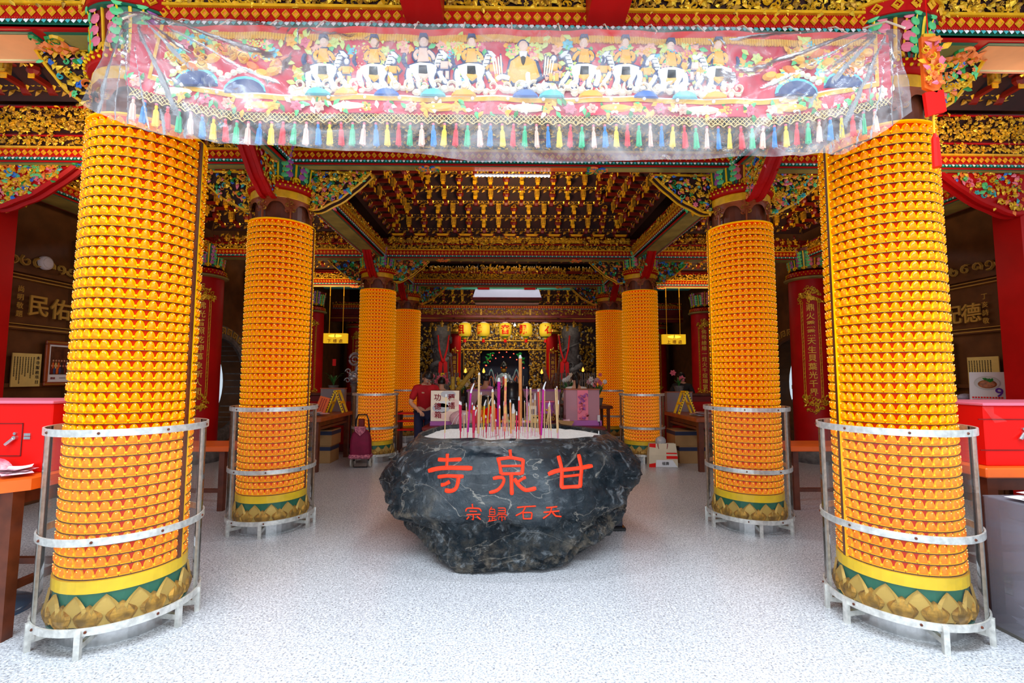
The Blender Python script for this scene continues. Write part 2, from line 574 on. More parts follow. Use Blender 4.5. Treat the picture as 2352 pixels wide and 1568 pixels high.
BZ = 3.66
def beam(label, p0, p1, d=.27, faces=(1,), frieze=((3.80, 3.92, .05),), top=4.0, soffit=None, seed=0, pitch=.062, drops=True, recess=True):
    p0 = np.array(p0, float); p1 = np.array(p1, float)
    L = np.linalg.norm(p1 - p0); ang = math.atan2(p1[1] - p0[1], p1[0] - p0[0])
    root = thing('carved_beam', label, 'beam', (p0[0], p0[1], 0), ang)
    b = MB()
    b.box((0, -d + .012, BZ), (L, d - .012, top), DRED)
    b.build('beam_body', root)
    for s in faces:
        T = TR((0, -d, 0)) if s > 0 else TR((L, d, 0), rz=pi)
        db = MB()
        db.add(t_box((0, 0, 3.69), (L, .03, 3.775)), RED, T)
        diamonds(db, T, L, 3.69, 3.775, pitch)
        db.build('diamond_band', root)
        mo = MB()
        mo.add(t_box((0, -.018, 3.777), (L, .03, 3.795)), GOLDP, T)
        mo.build('gold_moulding', root)
        for k, (z0, z1, sz) in enumerate(frieze):
            fb = MB()
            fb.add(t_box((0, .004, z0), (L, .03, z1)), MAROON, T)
            fb.add(t_box((0, -.014, z1), (L, .03, z1 + .012)), RED, T)
            carve(fb, T @ TR((0, .002, z0)), L, z1 - z0, sz, GPAL, seed + k, 2.6)
            fb.build('gold_frieze', root)
        if drops:
            tb = MB()
            tb.add(t_box((0, .01, BZ), (L, .04, 3.69)), DGREEN, T)
            n = int(L / .036)
            tp = t_drop(.03, .03)
            for i in range(n):
                tb.add(tp, TEAL if i % 2 else WHITE, T @ TR(((i + .5) * L / n, 0, BZ)))
            tb.build('drop_trim', root, label='row of small teal and white drops')
    if soffit:
        sb = MB()
        x = 0.
        n = len(soffit)
        mg = min(.03, d * .2)
        sb.add(t_box((0, -d + mg, BZ - .014), (L, d - mg, BZ)), RED)
        for i, m in enumerate(soffit):
            a0, a1 = L * i / n + .05, L * (i + 1) / n - .05
            sb.add(t_box((a0, -d + mg * 2.5, BZ - .02), (a1, d - mg * 2.5, BZ - .013)), m)
            sb.add(t_box((a0 - .015, -d + mg * 1.8, BZ - .018), (a1 + .015, d - mg * 1.8, BZ - .0125)), DGREEN)
            R = random.Random(seed + i)
            for e in (a0, a1):           # scroll corners and a round flower where two panels meet
                for j in range(6):
                    sb.add(CURL, R.choice((GREEN, GOLDP, ROSE)), TR((e + R.uniform(-.05, .05), R.uniform(-d * .5, d * .5), BZ - .02), rx=pi / 2, rz=R.uniform(0, 6), s=.08))
                sb.add(FLOWER, ROSE, TR((e, 0, BZ - .021), rx=pi / 2, s=min(.17, d)))
                sb.add(t_cyl(.05, BZ - .03, BZ - .02, 12), BLUE, TR((e, 0, 0)))
                sb.add(t_cyl(.025, BZ - .034, BZ - .03, 12), GOLDP, TR((e, 0, 0)))
        sb.build('painted_soffit', root)
    return root

# ================================================================ the setting
def floor():
    M = bpy.data.materials.new('terrazzo')
    M.use_nodes = True
    nt = M.node_tree; b = nt.nodes['Principled BSDF']
    N = nt.nodes.new; Lk = nt.links.new
    tc = N('ShaderNodeTexCoord')
    v1 = N('ShaderNodeTexNoise'); v1.inputs['Scale'].default_value = 85; v1.inputs['Detail'].default_value = 3; v1.inputs['Roughness'].default_value = .7
    v2 = N('ShaderNodeTexVoronoi'); v2.inputs['Scale'].default_value = 120
    Lk(tc.outputs['Object'], v1.inputs['Vector']); Lk(tc.outputs['Object'], v2.inputs['Vector'])
    r1 = N('ShaderNodeValToRGB')
    e = r1.color_ramp.elements
    e[0].position = .34; e[0].color = (.17, .165, .17, 1)
    e[1].position = .60; e[1].color = (.74, .75, .78, 1)
    x = e.new(.43); x.color = (.50, .50, .52, 1)
    Lk(v1.outputs['Fac'], r1.inputs['Fac'])
    hs = N('ShaderNodeSeparateColor'); Lk(v2.outputs['Color'], hs.inputs[0])
    r2 = N('ShaderNodeValToRGB')
    e = r2.color_ramp.elements
    e[0].position = .0; e[0].color = (.70, .70, .71, 1)
    e[1].position = 1.; e[1].color = (1.15, 1.14, 1.13, 1)
    Lk(hs.outputs[0], r2.inputs['Fac'])
    mx = N('ShaderNodeMix'); mx.data_type = 'RGBA'; mx.blend_type = 'MULTIPLY'; mx.inputs[0].default_value = 1.
    Lk(r1.outputs['Color'], mx.inputs['A']); Lk(r2.outputs['Color'], mx.inputs['B'])
    # soft wear
    n3 = N('ShaderNodeTexNoise'); n3.inputs['Scale'].default_value = .9; n3.inputs['Detail'].default_value = 4
    Lk(tc.outputs['Object'], n3.inputs['Vector'])
    r3 = N('ShaderNodeValToRGB'); r3.color_ramp.elements[0].color = (.86, .86, .86, 1); r3.color_ramp.elements[1].color = (1.08, 1.08, 1.08, 1)
    Lk(n3.outputs['Fac'], r3.inputs['Fac'])
    m3 = N('ShaderNodeMix'); m3.data_type = 'RGBA'; m3.blend_type = 'MULTIPLY'; m3.inputs[0].default_value = 1.
    Lk(mx.outputs['Result'], m3.inputs['A']); Lk(r3.outputs['Color'], m3.inputs['B'])
    # pale joints
    br = N('ShaderNodeTexBrick'); br.offset = 0.; br.inputs['Scale'].default_value = 1.
    br.inputs['Mortar Size'].default_value = .0018; br.inputs['Brick Width'].default_value = .93; br.inputs['Row Height'].default_value = .78
    br.inputs['Mortar Smooth'].default_value = 0.
    mp = N('ShaderNodeMapping'); mp.inputs['Location'].default_value = (.41 + .93 * 20, -3.56 + .78 * 30, 0)
    Lk(tc.outputs['Object'], mp.inputs[0]); Lk(mp.outputs[0], br.inputs['Vector'])
    m4 = N('ShaderNodeMix'); m4.data_type = 'RGBA'; m4.inputs['B'].default_value = (.56, .56, .57, 1)
    Lk(br.outputs['Fac'], m4.inputs[0]); Lk(m3.outputs['Result'], m4.inputs['A'])
    Lk(m4.outputs['Result'], b.inputs['Base Color'])
    b.inputs['Roughness'].default_value = .27
    b.inputs['Specular IOR Level'].default_value = .45
    f = MB()
    f.box((-9, -7, -.12), (9, 19, 0), M)
    f.build('floor', kind='structure')
floor()

WX = 6.2
GY, GZ, GR = 10.0, 1.33, .98
def side_wall(s, name):
    w = MB()
    # panelled timber wall with a round moon gate
    n = 40
    th = 2 * pi * (np.arange(n) + .5) / n - pi
    c = np.stack([GY + GR * np.cos(th), GZ + GR * np.sin(th)], -1)
    y0, y1, z0, z1 = GY - 1.3, GY + 1.3, 0., GZ + 1.3
    k = np.minimum(1.3 / np.maximum(np.abs(np.cos(th)), 1e-6), np.where(np.sin(th) > 0, (z1 - GZ), GZ - z0) / np.maximum(np.abs(np.sin(th)), 1e-6))
    o = np.stack([GY + k * np.cos(th), GZ + k * np.sin(th)], -1)
    X0, X1 = s * WX, s * (WX + .45)
    P = np.stack([np.insert(o, 0, X0, 1), np.insert(c, 0, X0, 1), np.insert(c, 0, X1, 1)], 0)
    w.add((P.reshape(-1, 3), [grid_faces(n, 3, True)]), BWOOD)
    for (a, b_, zz0, zz1) in ((4.4, y0, 0, 5.6), (y1, 18.2, 0, 5.6), (y0, y1, z1, 5.6)):
        w.box((min(X0, X1), a, zz0), (max(X0, X1), b_, zz1), BWOOD)
    # panel frames and carved strips
    def strip(a, b_, z0, z1, m=BWOOD, t=.03):
        w.box((min(s * (WX - t), s * WX), a, z0), (max(s * (WX - t), s * WX), b_, z1), m)
    for z in (1.36, 2.08, 2.80):
        strip(4.5, 8.5, z, z + .05, BWOOD, .045)
    for z in (2.10, 2.72):
        strip(4.6, 8.4, z - .0, z + .012, BGOLD, .05)
        strip(4.6, 8.4, z + .045, z + .055, BGOLD, .05)
    for y in (4.6, 6.55, 8.3):
        strip(y, y + .09, 0, 3.4, BWOOD, .045)
    Tw = FR((s * (WX - .02), 4.6 if s < 0 else 8.4, 2.86), (0, -s, 0), (s, 0, 0), (0, 0, 1))
    for i in range(24):
        w.add(CURL2, BGOLD, Tw @ TR((.08 + i * .155, 0, .10), ry=i * 1.3, s=.14))
    w.build(name, kind='structure')
    # greek-key ring of the gate
    g = MB()
    a = np.linspace(0, 2 * pi, 65)[:-1]
    def ring(r, x): return np.stack([np.full(64, s * (WX - x)), GY + r * np.cos(a), GZ + r * np.sin(a)], -1)
    P = np.stack([ring(GR, -.4), ring(GR, .06), ring(GR + .04, .09), ring(GR + .26, .09), ring(GR + .30, .0)], 0)
    P[:, :, 2] = np.maximum(P[:, :, 2], .01)
    g.add((P.reshape(-1, 3), [grid_faces(64, 5, True)]), DSTONE if s < 0 else BWOOD)
    for i in range(32):
        t = 2 * pi * i / 32
        if sin(t) < -.85: continue
        T = FR((s * (WX - .095), GY + (GR + .15) * cos(t), GZ + (GR + .15) * sin(t)), (0, -sin(t), cos(t)), (s, 0, 0), (0, cos(t), sin(t)))
        for (u0, u1, v0, v1) in ((-.08, .08, .06, .085), (-.08, -.055, -.06, .06), (.055, .08, -.03, .06), (-.03, .08, -.05, -.025), (-.03, -.005, -.05, .03), (-.03, .03, .02, .035)):
            g.add(t_box((u0, -.012, v0), (u1, .01, v1)), BGOLD, T)
    g.build('moon_gate_frame', label='round moon gate with a key-pattern ring in the %s wall' % ('left' if s < 0 else 'right'), cat='gate')
side_wall(-1, 'wall_left'); side_wall(1, 'wall_right')

# what stands outside the gates
def courtyard(s, word):
    c = MB()
    c.box((min(s * 8.6, s * 8.8), 6.5, 0), (max(s * 8.6, s * 8.8), 14., 5), LSTONE)
    c.build('wall_%s_outer' % word, kind='structure')
    r = MB()
    T = FR((s * 8.555, 6.6 if s < 0 else 13.9, .15), (0, -s, 0), (s, 0, 0), (0, 0, 1))
    r.add(t_box((0, -.03, 0), (7.3, .03, 1.0)), DSTONE, T)
    for i in range(34):
        r.add(CURL2, LSTONE, T @ TR((.1 + i * .21, -.03, .5 + .28 * sin(i * 1.9)), ry=i * 1.1, s=.45))
        r.add(CURL, LSTONE, T @ TR((.2 + i * .21, -.03, .5 - .3 * sin(i * 2.3)), ry=i * 2.1, s=.34))
    r.add(t_box((0, -.05, 1.0), (7.3, .03, 1.12)), YEL, T)
    r.build('stone_relief', label='pale carved cloud relief outside the %s moon gate' % word, cat='relief')
    t = MB()
    if s > 0:
        for i in range(9):
            t.add(t_box((.4, -.02, 1.2 + i * .16), (6.8, .02, 1.33 + i * .16)), PAPERY, T)
            for j in range(90):
                t.add(t_box((.45 + j * .07, -.024, 1.215 + i * .16), (.49 + j * .07, -.018, 1.315 + i * .16)), OLDGOLD, T)
        t.build('donor_tablets', label='rows of yellow name tablets outside the right moon gate', cat='tablets')
    else:
        for i in range(5):
            t.add(t_box((4.2 + .12 * (i % 2), -.02, 1.5 + i * .19), (4.75 + .12 * (i % 2), .0, 1.66 + i * .19)), PAPER, T)
        t.build('posted_notices', label='white notices posted on the wall beyond the left moon gate', cat='notices')
    b = MB()
    b.box((min(s * 6.75, s * 7.1), GY + .3, 0), (max(s * 6.75, s * 7.1), GY + .95, .42), DSTONE, .02)
    b.build('stone_block', label='grey stone block just beyond the %s moon gate' % word, cat='block')
courtyard(-1, 'left'); courtyard(1, 'right')
for s_, w_ in ((-1, 'left'), (1, 'right')):  # unseen roofs added over the side courts to dim them
    w = MB(); w.box((min(s_ * 6.66, s_ * 8.2), 6.5, 4.2), (max(s_ * 6.66, s_ * 8.5), 14., 4.4), DSTONE); w.build('ceiling_%s_outer' % w_, kind='structure')

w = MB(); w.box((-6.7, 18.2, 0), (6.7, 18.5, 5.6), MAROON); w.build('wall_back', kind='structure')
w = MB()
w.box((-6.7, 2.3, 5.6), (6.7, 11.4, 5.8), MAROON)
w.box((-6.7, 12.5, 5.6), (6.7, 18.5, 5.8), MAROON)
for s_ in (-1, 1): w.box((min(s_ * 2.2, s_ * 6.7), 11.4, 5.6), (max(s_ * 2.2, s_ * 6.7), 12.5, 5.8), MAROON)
w.box((-6.7, 2.3, 4.45), (6.7, 2.42, 5.6), DRED)
w.build('ceiling', kind='structure')

def red_pillar(s, word):
    root = thing('square_pillar', 'plain flat red square pillar at the far %s edge of the porch' % word, 'pillar', (s * 5.76, 4.85, 0))
    m = MB(); m.box((-.42, -.15, 0), (.42, .15, 3.66), RED, .01); m.build('shaft', root)
    m = MB(); m.box((-.46, -.19, 0), (.46, .19, .22), DSTONE, .02); m.build('plinth', root)
    corner_bracket(root, (-s * .42, -.12, 3.66), (-s, 0), .86, .44, CPAL, 77, frame=RED)
# ================================================================ columns
def corner_bracket(root, o, dirv, w, h, pal, seed, frame=None, th=.09, sz=.06):
    """pierced carved bracket under a beam: o = top inner corner, dirv = direction it reaches to"""
    u = np.array([dirv[0], dirv[1], 0.])
    n = np.array([-dirv[1], dirv[0], 0.])
    def low(x):                       # lower edge as it leaves the column
        t = min(max(x / w, 0), 1)
        return -h * (1 - t ** 1.7) - .025 * abs(sin(t * 9)) * (1 - t)
    k = 14
    xs = np.linspace(0, w, k)
    out = [(x, low(x)) for x in xs] + [(w, 0), (0, 0)]
    b = MB()
    x2 = np.array(out)
    T = FR(np.array(o, float) - n * th / 2, u, n, (0, 0, 1))
    if np.linalg.det(T[:3, :3]) < 0: pass
    P = np.stack([np.stack([xs, np.full(k, y), z], -1) for y in (0., th) for z in (np.zeros(k), np.array([low(x) for x in xs]))], 0)
    P = P[[0, 1, 3, 2]]
    b.add((P.reshape(-1, 3), [grid_faces(k, 4, False, True)]), frame or MAROON, T)
    fr = frame or GOLDP
    rim = [(x, 0., low(x) - .004) for x in xs]
    for y in (0., th):
        b.add(t_tube([(x, y, z) for x, _, z in rim], .013 if not frame else .028, 5), fr, T)
    b.add(t_box((0, -.012, -.02), (w, th + .012, .0)), fr, T)
    ins = lambda x, z: (z - h) > low(x) + .01
    carve(b, T @ TR((0, 0, -h)), w, h, sz, pal, seed, 4.5, ins, flower=.2)
    carve(b, T @ TR((w, th, -h), rz=pi), w, h, sz, pal, seed + 1, 2.2, lambda x, z: (z - h) > low(w - x) + .01)
    return b.build('corner_bracket', root)

# --- the niche lamp: bullet-shaped amber cover with flange, lamp point and flower clip
def niche_mb(clip=True, lo=False):
    m = MB()
    H, Wd = .0565, .0236
    hs = np.linspace(0, 1, 6)
    half = [(Wd * (1 - t ** 2.2) ** .58, t * H) for t in hs]
    pts = np.array([(-x, z) for x, z in half] + [(x, z) for x, z in half[::-1][1:]])
    n = len(pts)
    c = np.array([0, H * .36])
    def ring(k, y):
        q = c + (pts - c) * k
        return np.stack([q[:, 0], np.full(n, -y), q[:, 1]], -1)
    rim = np.stack([ring(1., 0.), ring(1., .008), ring(.93, .014), ring(.84, .011)], 0)
    m.add((rim.reshape(-1, 3), [grid_faces(n, 4, True)[:, ::-1]]), AMB_R)
    inn = np.stack([ring(.84, .011), ring(.46, .021)], 0)
    v = np.concatenate([inn.reshape(-1, 3), [(c[0], -.025, c[1])]])
    i = np.arange(n)
    m.add((v, [grid_faces(n, 2, True)[:, ::-1], np.stack([i + n, (i + 1) % n + n, np.full(n, 2 * n)], -1)[:, ::-1]]), AMB_P, smooth=True)
    m.box((-.0255, -.013, -.0030), (.0255, 0., -.0002), AMB_R)
    m.add(t_octa(.0030), LED, TR((0, -.0215, H * .73)))
    if clip:
        a = 2 * pi * np.arange(10) / 10
        r = np.where(np.arange(10) % 2, .0045, .0098)
        st = np.stack([r * np.cos(a), np.full(10, -.018), r * np.sin(a)], -1)
        st2 = st * (1, 0, 1) + (0, -.009, 0)
        v = np.concatenate([st2, st, [(0, -.0215, 0)]])
        j = np.arange(10)
        m.add((v, [grid_faces(10, 2, True)[:, ::-1], np.stack([j + 10, (j + 1) % 10 + 10, np.full(10, 20)], -1)[:, ::-1]]), AMB_F, TR((.0272, 0, .0125)))
    return m
NICHE = niche_mb()
NICHE_ME = NICHE.mesh('niche_lamp')
CR, NZ0, NPITCH, NROW, NCOL = .300, .378, .0609, 44, 36
def niche_T(i, j, seam):
    a = seam + 2 * pi * (j + .5) / NCOL
    z = NZ0 + i * NPITCH
    return FR((CR * cos(a), CR * sin(a), z), (-sin(a), cos(a), 0), (-cos(a), -sin(a), 0), (0, 0, 1))
def build_mass(seam, pick):
    m = MB()
    T = [niche_T(i, j, seam) for i in range(NROW) for j in range(NCOL) if (i, j) not in pick]
    T = np.array(T)
    V0 = np.concatenate(NICHE.V)
    k = len(V0)
    V = np.einsum('nij,kj->nki', T[:, :3, :3], V0) + T[:, None, :3, 3]
    m.mats = list(NICHE.mats)
    m.V = [V.reshape(-1, 3)]; m.n = V.shape[0] * k
    off = np.arange(len(T)) * k
    for f, mi, sm in NICHE.F:
        m.F.append(((f[None] + off[:, None, None]).reshape(-1, f.shape[1]), mi, sm))
    return m.mesh('niche_lamp_rows')

LEAFCAP = None
def capital_leaf(m_plate, m_lobe, m_rib):
    """acanthus leaf, 1 high, about .5 wide, facing -y, curling outwards at the top"""
    m = MB()
    n = 9
    t = np.linspace(0, 1, n)
    y = -.10 * np.sin(t * pi * .5) - .16 * t ** 5
    wd = .235 + .04 * np.sin(t * 11) - .05 * t ** 3
    P = np.stack([np.stack([-wd, y + .03, t], -1), np.stack([0 * t, y, t], -1), np.stack([wd, y + .03, t], -1)], 0)
    m.add(t_sheet(P), m_plate)
    m.add((P.reshape(-1, 3) + (0, .05, 0), [grid_faces(n, 3)[:, ::-1]]), m_plate)
    for s in (-1, 1):
        for k in range(5):
            z = .2 + k * .17
            yy = np.interp(z, t, y)
            m.add(t_sphere(.10, 7, 5, (1, .35, .85)), m_lobe, TR((s * (.165 + .025 * (k % 2)), yy - .012, z)))
    m.add(t_tube(np.stack([0 * t, y - .015, t], -1), .028, 5), m_rib)
    m.add(t_tube(np.stack([-.11 - .10 * np.abs(t - .1), y - .01, .05 + t * .9], -1), .016, 4), m_rib)
    m.add(t_tube(np.stack([.11 + .10 * np.abs(t - .1), y - .01, .05 + t * .9], -1), .016, 4), m_rib)
    m.add(CURL2, m_rib, TR((0, y[0] - .04, .05), s=.22))
    return m
CAPG = capital_leaf(DGREEN, LGREEN, YEL)
CAPP = capital_leaf(DRED, PINK, GOLDP)
CAPV = capital_leaf(DGREEN, PURP, YEL)

def capital_mb(r0, z0, z1, n=8, kinds=(0, 1)):
    m = MB()
    h = z1 - z0
    m.add(t_lathe([(r0 * .98, z0), (r0 * 1.0, z0 + h * .3), (r0 * 1.06, z0 + h * .8), (r0 * 1.12, z1)], 28, True, True), DRED)
    for i in range(n * 2):
        src = CAPG if i % 2 else (CAPP, CAPV)[(i // 2) % 2]
        a = 2 * pi * (i + .5) / (n * 2)
        s = h * 1.03
        sx = 2 * pi * r0 / (n * 2) / .44
        sl = 1.0 if i % 2 == 0 else .82
        M = FR((r0 * .97 * cos(a), r0 * .97 * sin(a), z0), (-sin(a), cos(a), 0), (-cos(a), -sin(a), 0), (0, 0, 1)) @ TR(s=(sx, s * .62, s * sl))
        m.merge(src, M)
    return m
def fretwork_mb(r, z0, z1, n=7):
    """pierced arcade pendants round a drum"""
    m = MB()
    h = z1 - z0
    k = 14
    for i in range(n):
        a = 2 * pi * i / n + np.linspace(0, 2 * pi / n, k + 1)
        u = np.linspace(-1, 1, k + 1)
        zb = z0 + h * np.where(np.abs(u) > .9, .22, np.where(np.abs(u) > .72, .42, .80 - .42 * (np.abs(u) / .72) ** 3))
        top = np.full(k + 1, z1)
        P = np.stack([np.stack([r * np.cos(a), r * np.sin(a), z], -1) for z in (zb, top)], 0)
        m.add(t_sheet(P), RWOOD)
        # pierced scrolls and post
        for s in (0,):
            aa = 2 * pi * i / n
            M = FR((r * 1.01 * cos(aa), r * 1.01 * sin(aa), 0), (-sin(aa), cos(aa), 0), (-cos(aa), -sin(aa), 0), (0, 0, 1))
            m.add(t_box((-.006, -.006, z0), (.006, .012, z0 + h * .5)), RWOOD, M)
            for q in range(7):
                m.add(CURL, OLDGOLD if q % 2 else RWOOD, M @ TR((.03 * ((q % 3) - 1), -.004, z1 - .02 - q * h * .085), ry=q * 1.7, s=.045))
    m.add(t_lathe([(r, z1 - .015), (r * 1.03, z1 - .008), (r * 1.03, z1), (r, z1)], 28), RWOOD)
    return m

def lotus_mb():
    m = MB()
    m.add(t_lathe([(.300, .113), (.318, .125), (.322, .20), (.314, .30)], 36), DGREEN)
    n = 14
    def petal(h, wd, bulge):
        k = 9; t = np.linspace(0, 1, k)
        half = wd * np.sin(np.minimum(t * 1.25 + .28, 1.) * pi / 2) * (1 - np.maximum(t - .5, 0) ** 1.4 * 2.6)
        half[-1] = .0005
        yc = -bulge * np.sin(np.clip(t * .95 + .1, 0, 1) * pi)
        rows = []
        for q, yy in ((-1, 0.), (-.8, .012), (-.72, .004), (0, 0.), (.72, .004), (.8, .012), (1, 0.)):
            rows.append(np.stack([half * q, yc * (1 - .6 * q * q) - yy, t * h], -1))
        return t_sheet(np.array(rows))
    lo, hi = petal(.125, .072, .028), petal(.165, .070, .016)
    for i in range(n):
        for (tp, da, z, r) in ((hi, .5, .125, .320), (lo, 0., .116, .321)):
            a = 2 * pi * (i + da) / n
            m.add(tp, OLDGOLD if tp is lo else BGOLD, FR((r * cos(a), r * sin(a), z), (-sin(a), cos(a), 0), (-cos(a), -sin(a), 0), (0, 0, 1)))
    return m

POS = {'front': 3.017, 'second': 4.853, 'third': 8.564, 'rear': 11.113}
CX = 2.428
_base, _yellow, _drum, _disc = MB(), MB(), MB(), MB()
_base.add(t_lathe([(.286, 0), (.286, .10), (.27, .10)], 40), STEEL)
_disc.add(t_lathe([(.25, .100), (.335, .100), (.335, .113), (.25, .113)], 40), DGREEN)
_yellow.add(t_lathe([(.31, .298), (.326, .300), (.326, .366), (.30, .370)], 40), YEL)
prof = [(.297, .36)]
for i in range(NROW):
    z = NZ0 + i * NPITCH - .004
    _drum.add(t_lathe([(.296, z - .0045), (.3155, z - .0045), (.3155, z - .0012), (.296, z - .0012)], 48), WOOD)
prof += [(.297, 3.066)]
_drum.add(t_lathe(prof, 48), AMB_C)
_drum.add(t_lathe([(.297, 3.06), (.322, 3.062), (.322, 3.072), (.28, 3.074)], 40), AMB_R)
SHARED = dict(base=_base.mesh('steel_base'), disc=_disc.mesh('green_disc'), lotus=lotus_mb().mesh('lotus'), yellow=_yellow.mesh('yellow_band'), drum=_drum.mesh('lit_drum'),
              fret=fretwork_mb(.296, 3.074, 3.29).mesh('fretwork'), cap=capital_mb(.315, 3.455, 3.84, 6).mesh('capital'))
w = MB(); w.add(t_lathe([(.262, 3.07), (.262, 3.40)], 32), WOOD); SHARED['wood'] = w.mesh('wood_drum')
w = MB(); w.add(t_lathe([(.302, 3.288), (.308, 3.296), (.308, 3.364), (.302, 3.372), (.27, 3.372)], 36), GOLDP); SHARED['band'] = w.mesh('gold_band')
w = MB()
w.add(t_lathe([(.29, 3.372), (.330, 3.385), (.342, 3.42), (.335, 3.455), (.30, 3.462)], 36), RED)
for i in range(46):
    a = 2 * pi * i / 46
    w.add(t_sphere(.0105, 6, 4), YEL, TR((.346 * cos(a), .346 * sin(a), 3.405)))
    w.add(t_sphere(.0095, 6, 4), YEL, TR((.343 * cos(a + .07), .343 * sin(a + .07), 3.442)))
SHARED['bead'] = w.mesh('bead_ring')
def plain(name, me, parent, label=None):
    o = bpy.data.objects.new(name, me); COL.objects.link(o); o.parent = parent
    if label: o['label'] = label
    return o

_mass = {}
def lamp_column(s, row):
    wd = 'left' if s < 0 else 'right'
    oth = {'front': 'nearest the porch', 'second': 'second from the porch', 'third': 'third from the porch', 'rear': 'fourth from the porch and farthest'}[row]
    root = thing('lamp_column', 'round column covered in amber lamp niches, %s in the %s row' % (oth, wd), 'column', (s * CX, POS[row], 0), group='amber lamp columns')
    seam = {-1: radians(4), 1: radians(176)}[s]
    if row in ('third', 'rear'): seam = radians(80)
    key = (s, row in ('third', 'rear'))
    if key not in _mass:
        # the hundred niches that face the visitor, at mid height
        want = radians(-70) if s < 0 else radians(-110)
        def dist(j):
            a = seam + 2 * pi * (j + .5) / NCOL
            return abs((a - want + pi) % (2 * pi) - pi)
        js = sorted(range(NCOL), key=dist)[:10]
        pick = {(i, j) for i in range(16, 26) for j in js}
        _mass[key] = (pick, build_mass(seam, pick))
    pick, me = _mass[key]
    plain('steel_base', SHARED['base'], root); plain('base_disc', SHARED['disc'], root)
    plain('lotus_base', SHARED['lotus'], root, 'dull gold lotus petals'); plain('yellow_band', SHARED['yellow'], root)
    plain('lit_drum', SHARED['drum'], root)
    o = plain('niche_lamp', me, root); o['kind'] = 'stuff'
    for (i, j) in sorted(pick):
        o = plain('niche_lamp', NICHE_ME, root)
        o.matrix_local = Matrix(niche_T(i, j, seam))
    m = MB()
    m.add(t_box((.29, -.014, .37), (.326, .014, 3.06)), WOOD, TR(rz=seam))
    m.add(t_box((.29, .014, .37), (.329, .019, 3.06)), AMB_R, TR(rz=seam))
    m.build('seam_strip', root)
    plain('wood_drum', SHARED['wood'], root); plain('fretwork', SHARED['fret'], root)
    plain('gold_band', SHARED['band'], root); plain('bead_ring', SHARED['bead'], root); plain('capital', SHARED['cap'], root, 'green, pink and gold acanthus leaves')
    sd = hash((s, row)) % 1000 if False else {'front': 10, 'second': 20, 'third': 30, 'rear': 40}[row] + (0 if s < 0 else 5)
    pal = CPAL if row in ('front', 'second') else TPAL
    sz = .055 if row in ('front', 'second') else .07
    for k, d in enumerate(((1, 0), (-1, 0), (0, 1), (0, -1))):
        if row == 'front' and (d[1] < 0 or d[0] == -s): continue
        ln = (.46 if row == 'front' else .64) if d[0] else .5
        corner_bracket(root, (d[0] * .29, d[1] * .29, 3.655), d, ln, .40 if d[0] else .36, pal, sd * 7 + k, frame=RED if d[1] else None, sz=sz, th=.10)
    return root
for row in POS:
    for s in (-1, 1): lamp_column(s, row)

# --- clear guards round the column feet
def guard_meshes(s):
    R = .395
    out = {}
    m = MB(); m.add(t_lathe([(R, .135), (R, 1.20)], 56), ACRYL, smooth=True); out['acrylic_sheet'] = [m.mesh('guard_sheet')]
    hoops = []
    for z in (.135, .60, 1.185):
        m = MB(); m.add(t_lathe([(R + .002, z - .02), (R + .011, z - .02), (R + .011, z + .02), (R + .002, z + .02), (R + .002, z - .02)], 56), WORN)
        for i in range(8):
            a = 2 * pi * i / 8 + .3
            m.add(t_sphere(.008, 6, 4), WOOD, TR(((R + .012) * cos(a), (R + .012) * sin(a), z)))
        hoops.append(m.mesh('guard_hoop'))
    out['hoop'] = hoops
    posts = []; feet = []
    for k, deg in enumerate((-128, 18, 128, -77, -10)):
        a = radians(deg if s < 0 else 180 - deg)
        m = MB(); m.add(t_box((R - .016, -.019, .06), (R - .002, .019, 1.195)), WORN, TR(rz=a))
        if k < 3: posts.append(m.mesh('guard_post'))
        m = MB()
        m.add(t_box((R - .004, -.014, 0), (R + .022, .014, .15)), WORN, TR(rz=a))
        m.add(t_box((.28, -.012, .045), (R, .012, .075)), WORN, TR(rz=a)); feet.append(m.mesh('guard_foot'))
    out['post'] = posts; out['foot'] = feet
    return out
GMS = {-1: guard_meshes(-1), 1: guard_meshes(1)}
for row in POS:
    for s in (-1, 1):
        wd = 'left' if s < 0 else 'right'
        root = thing('column_guard', 'clear acrylic guard round the foot of the %s %s lamp column' % ({'front': 'nearest', 'second': 'second', 'third': 'third', 'rear': 'farthest'}[row], wd), 'guard', (s * CX, POS[row], 0), 0., 'clear guards round the columns')
        for nm, ms in GMS[s].items():
            for me in ms: plain(nm, me, root)

red_pillar(-1, 'left'); red_pillar(1, 'right')
corner = None

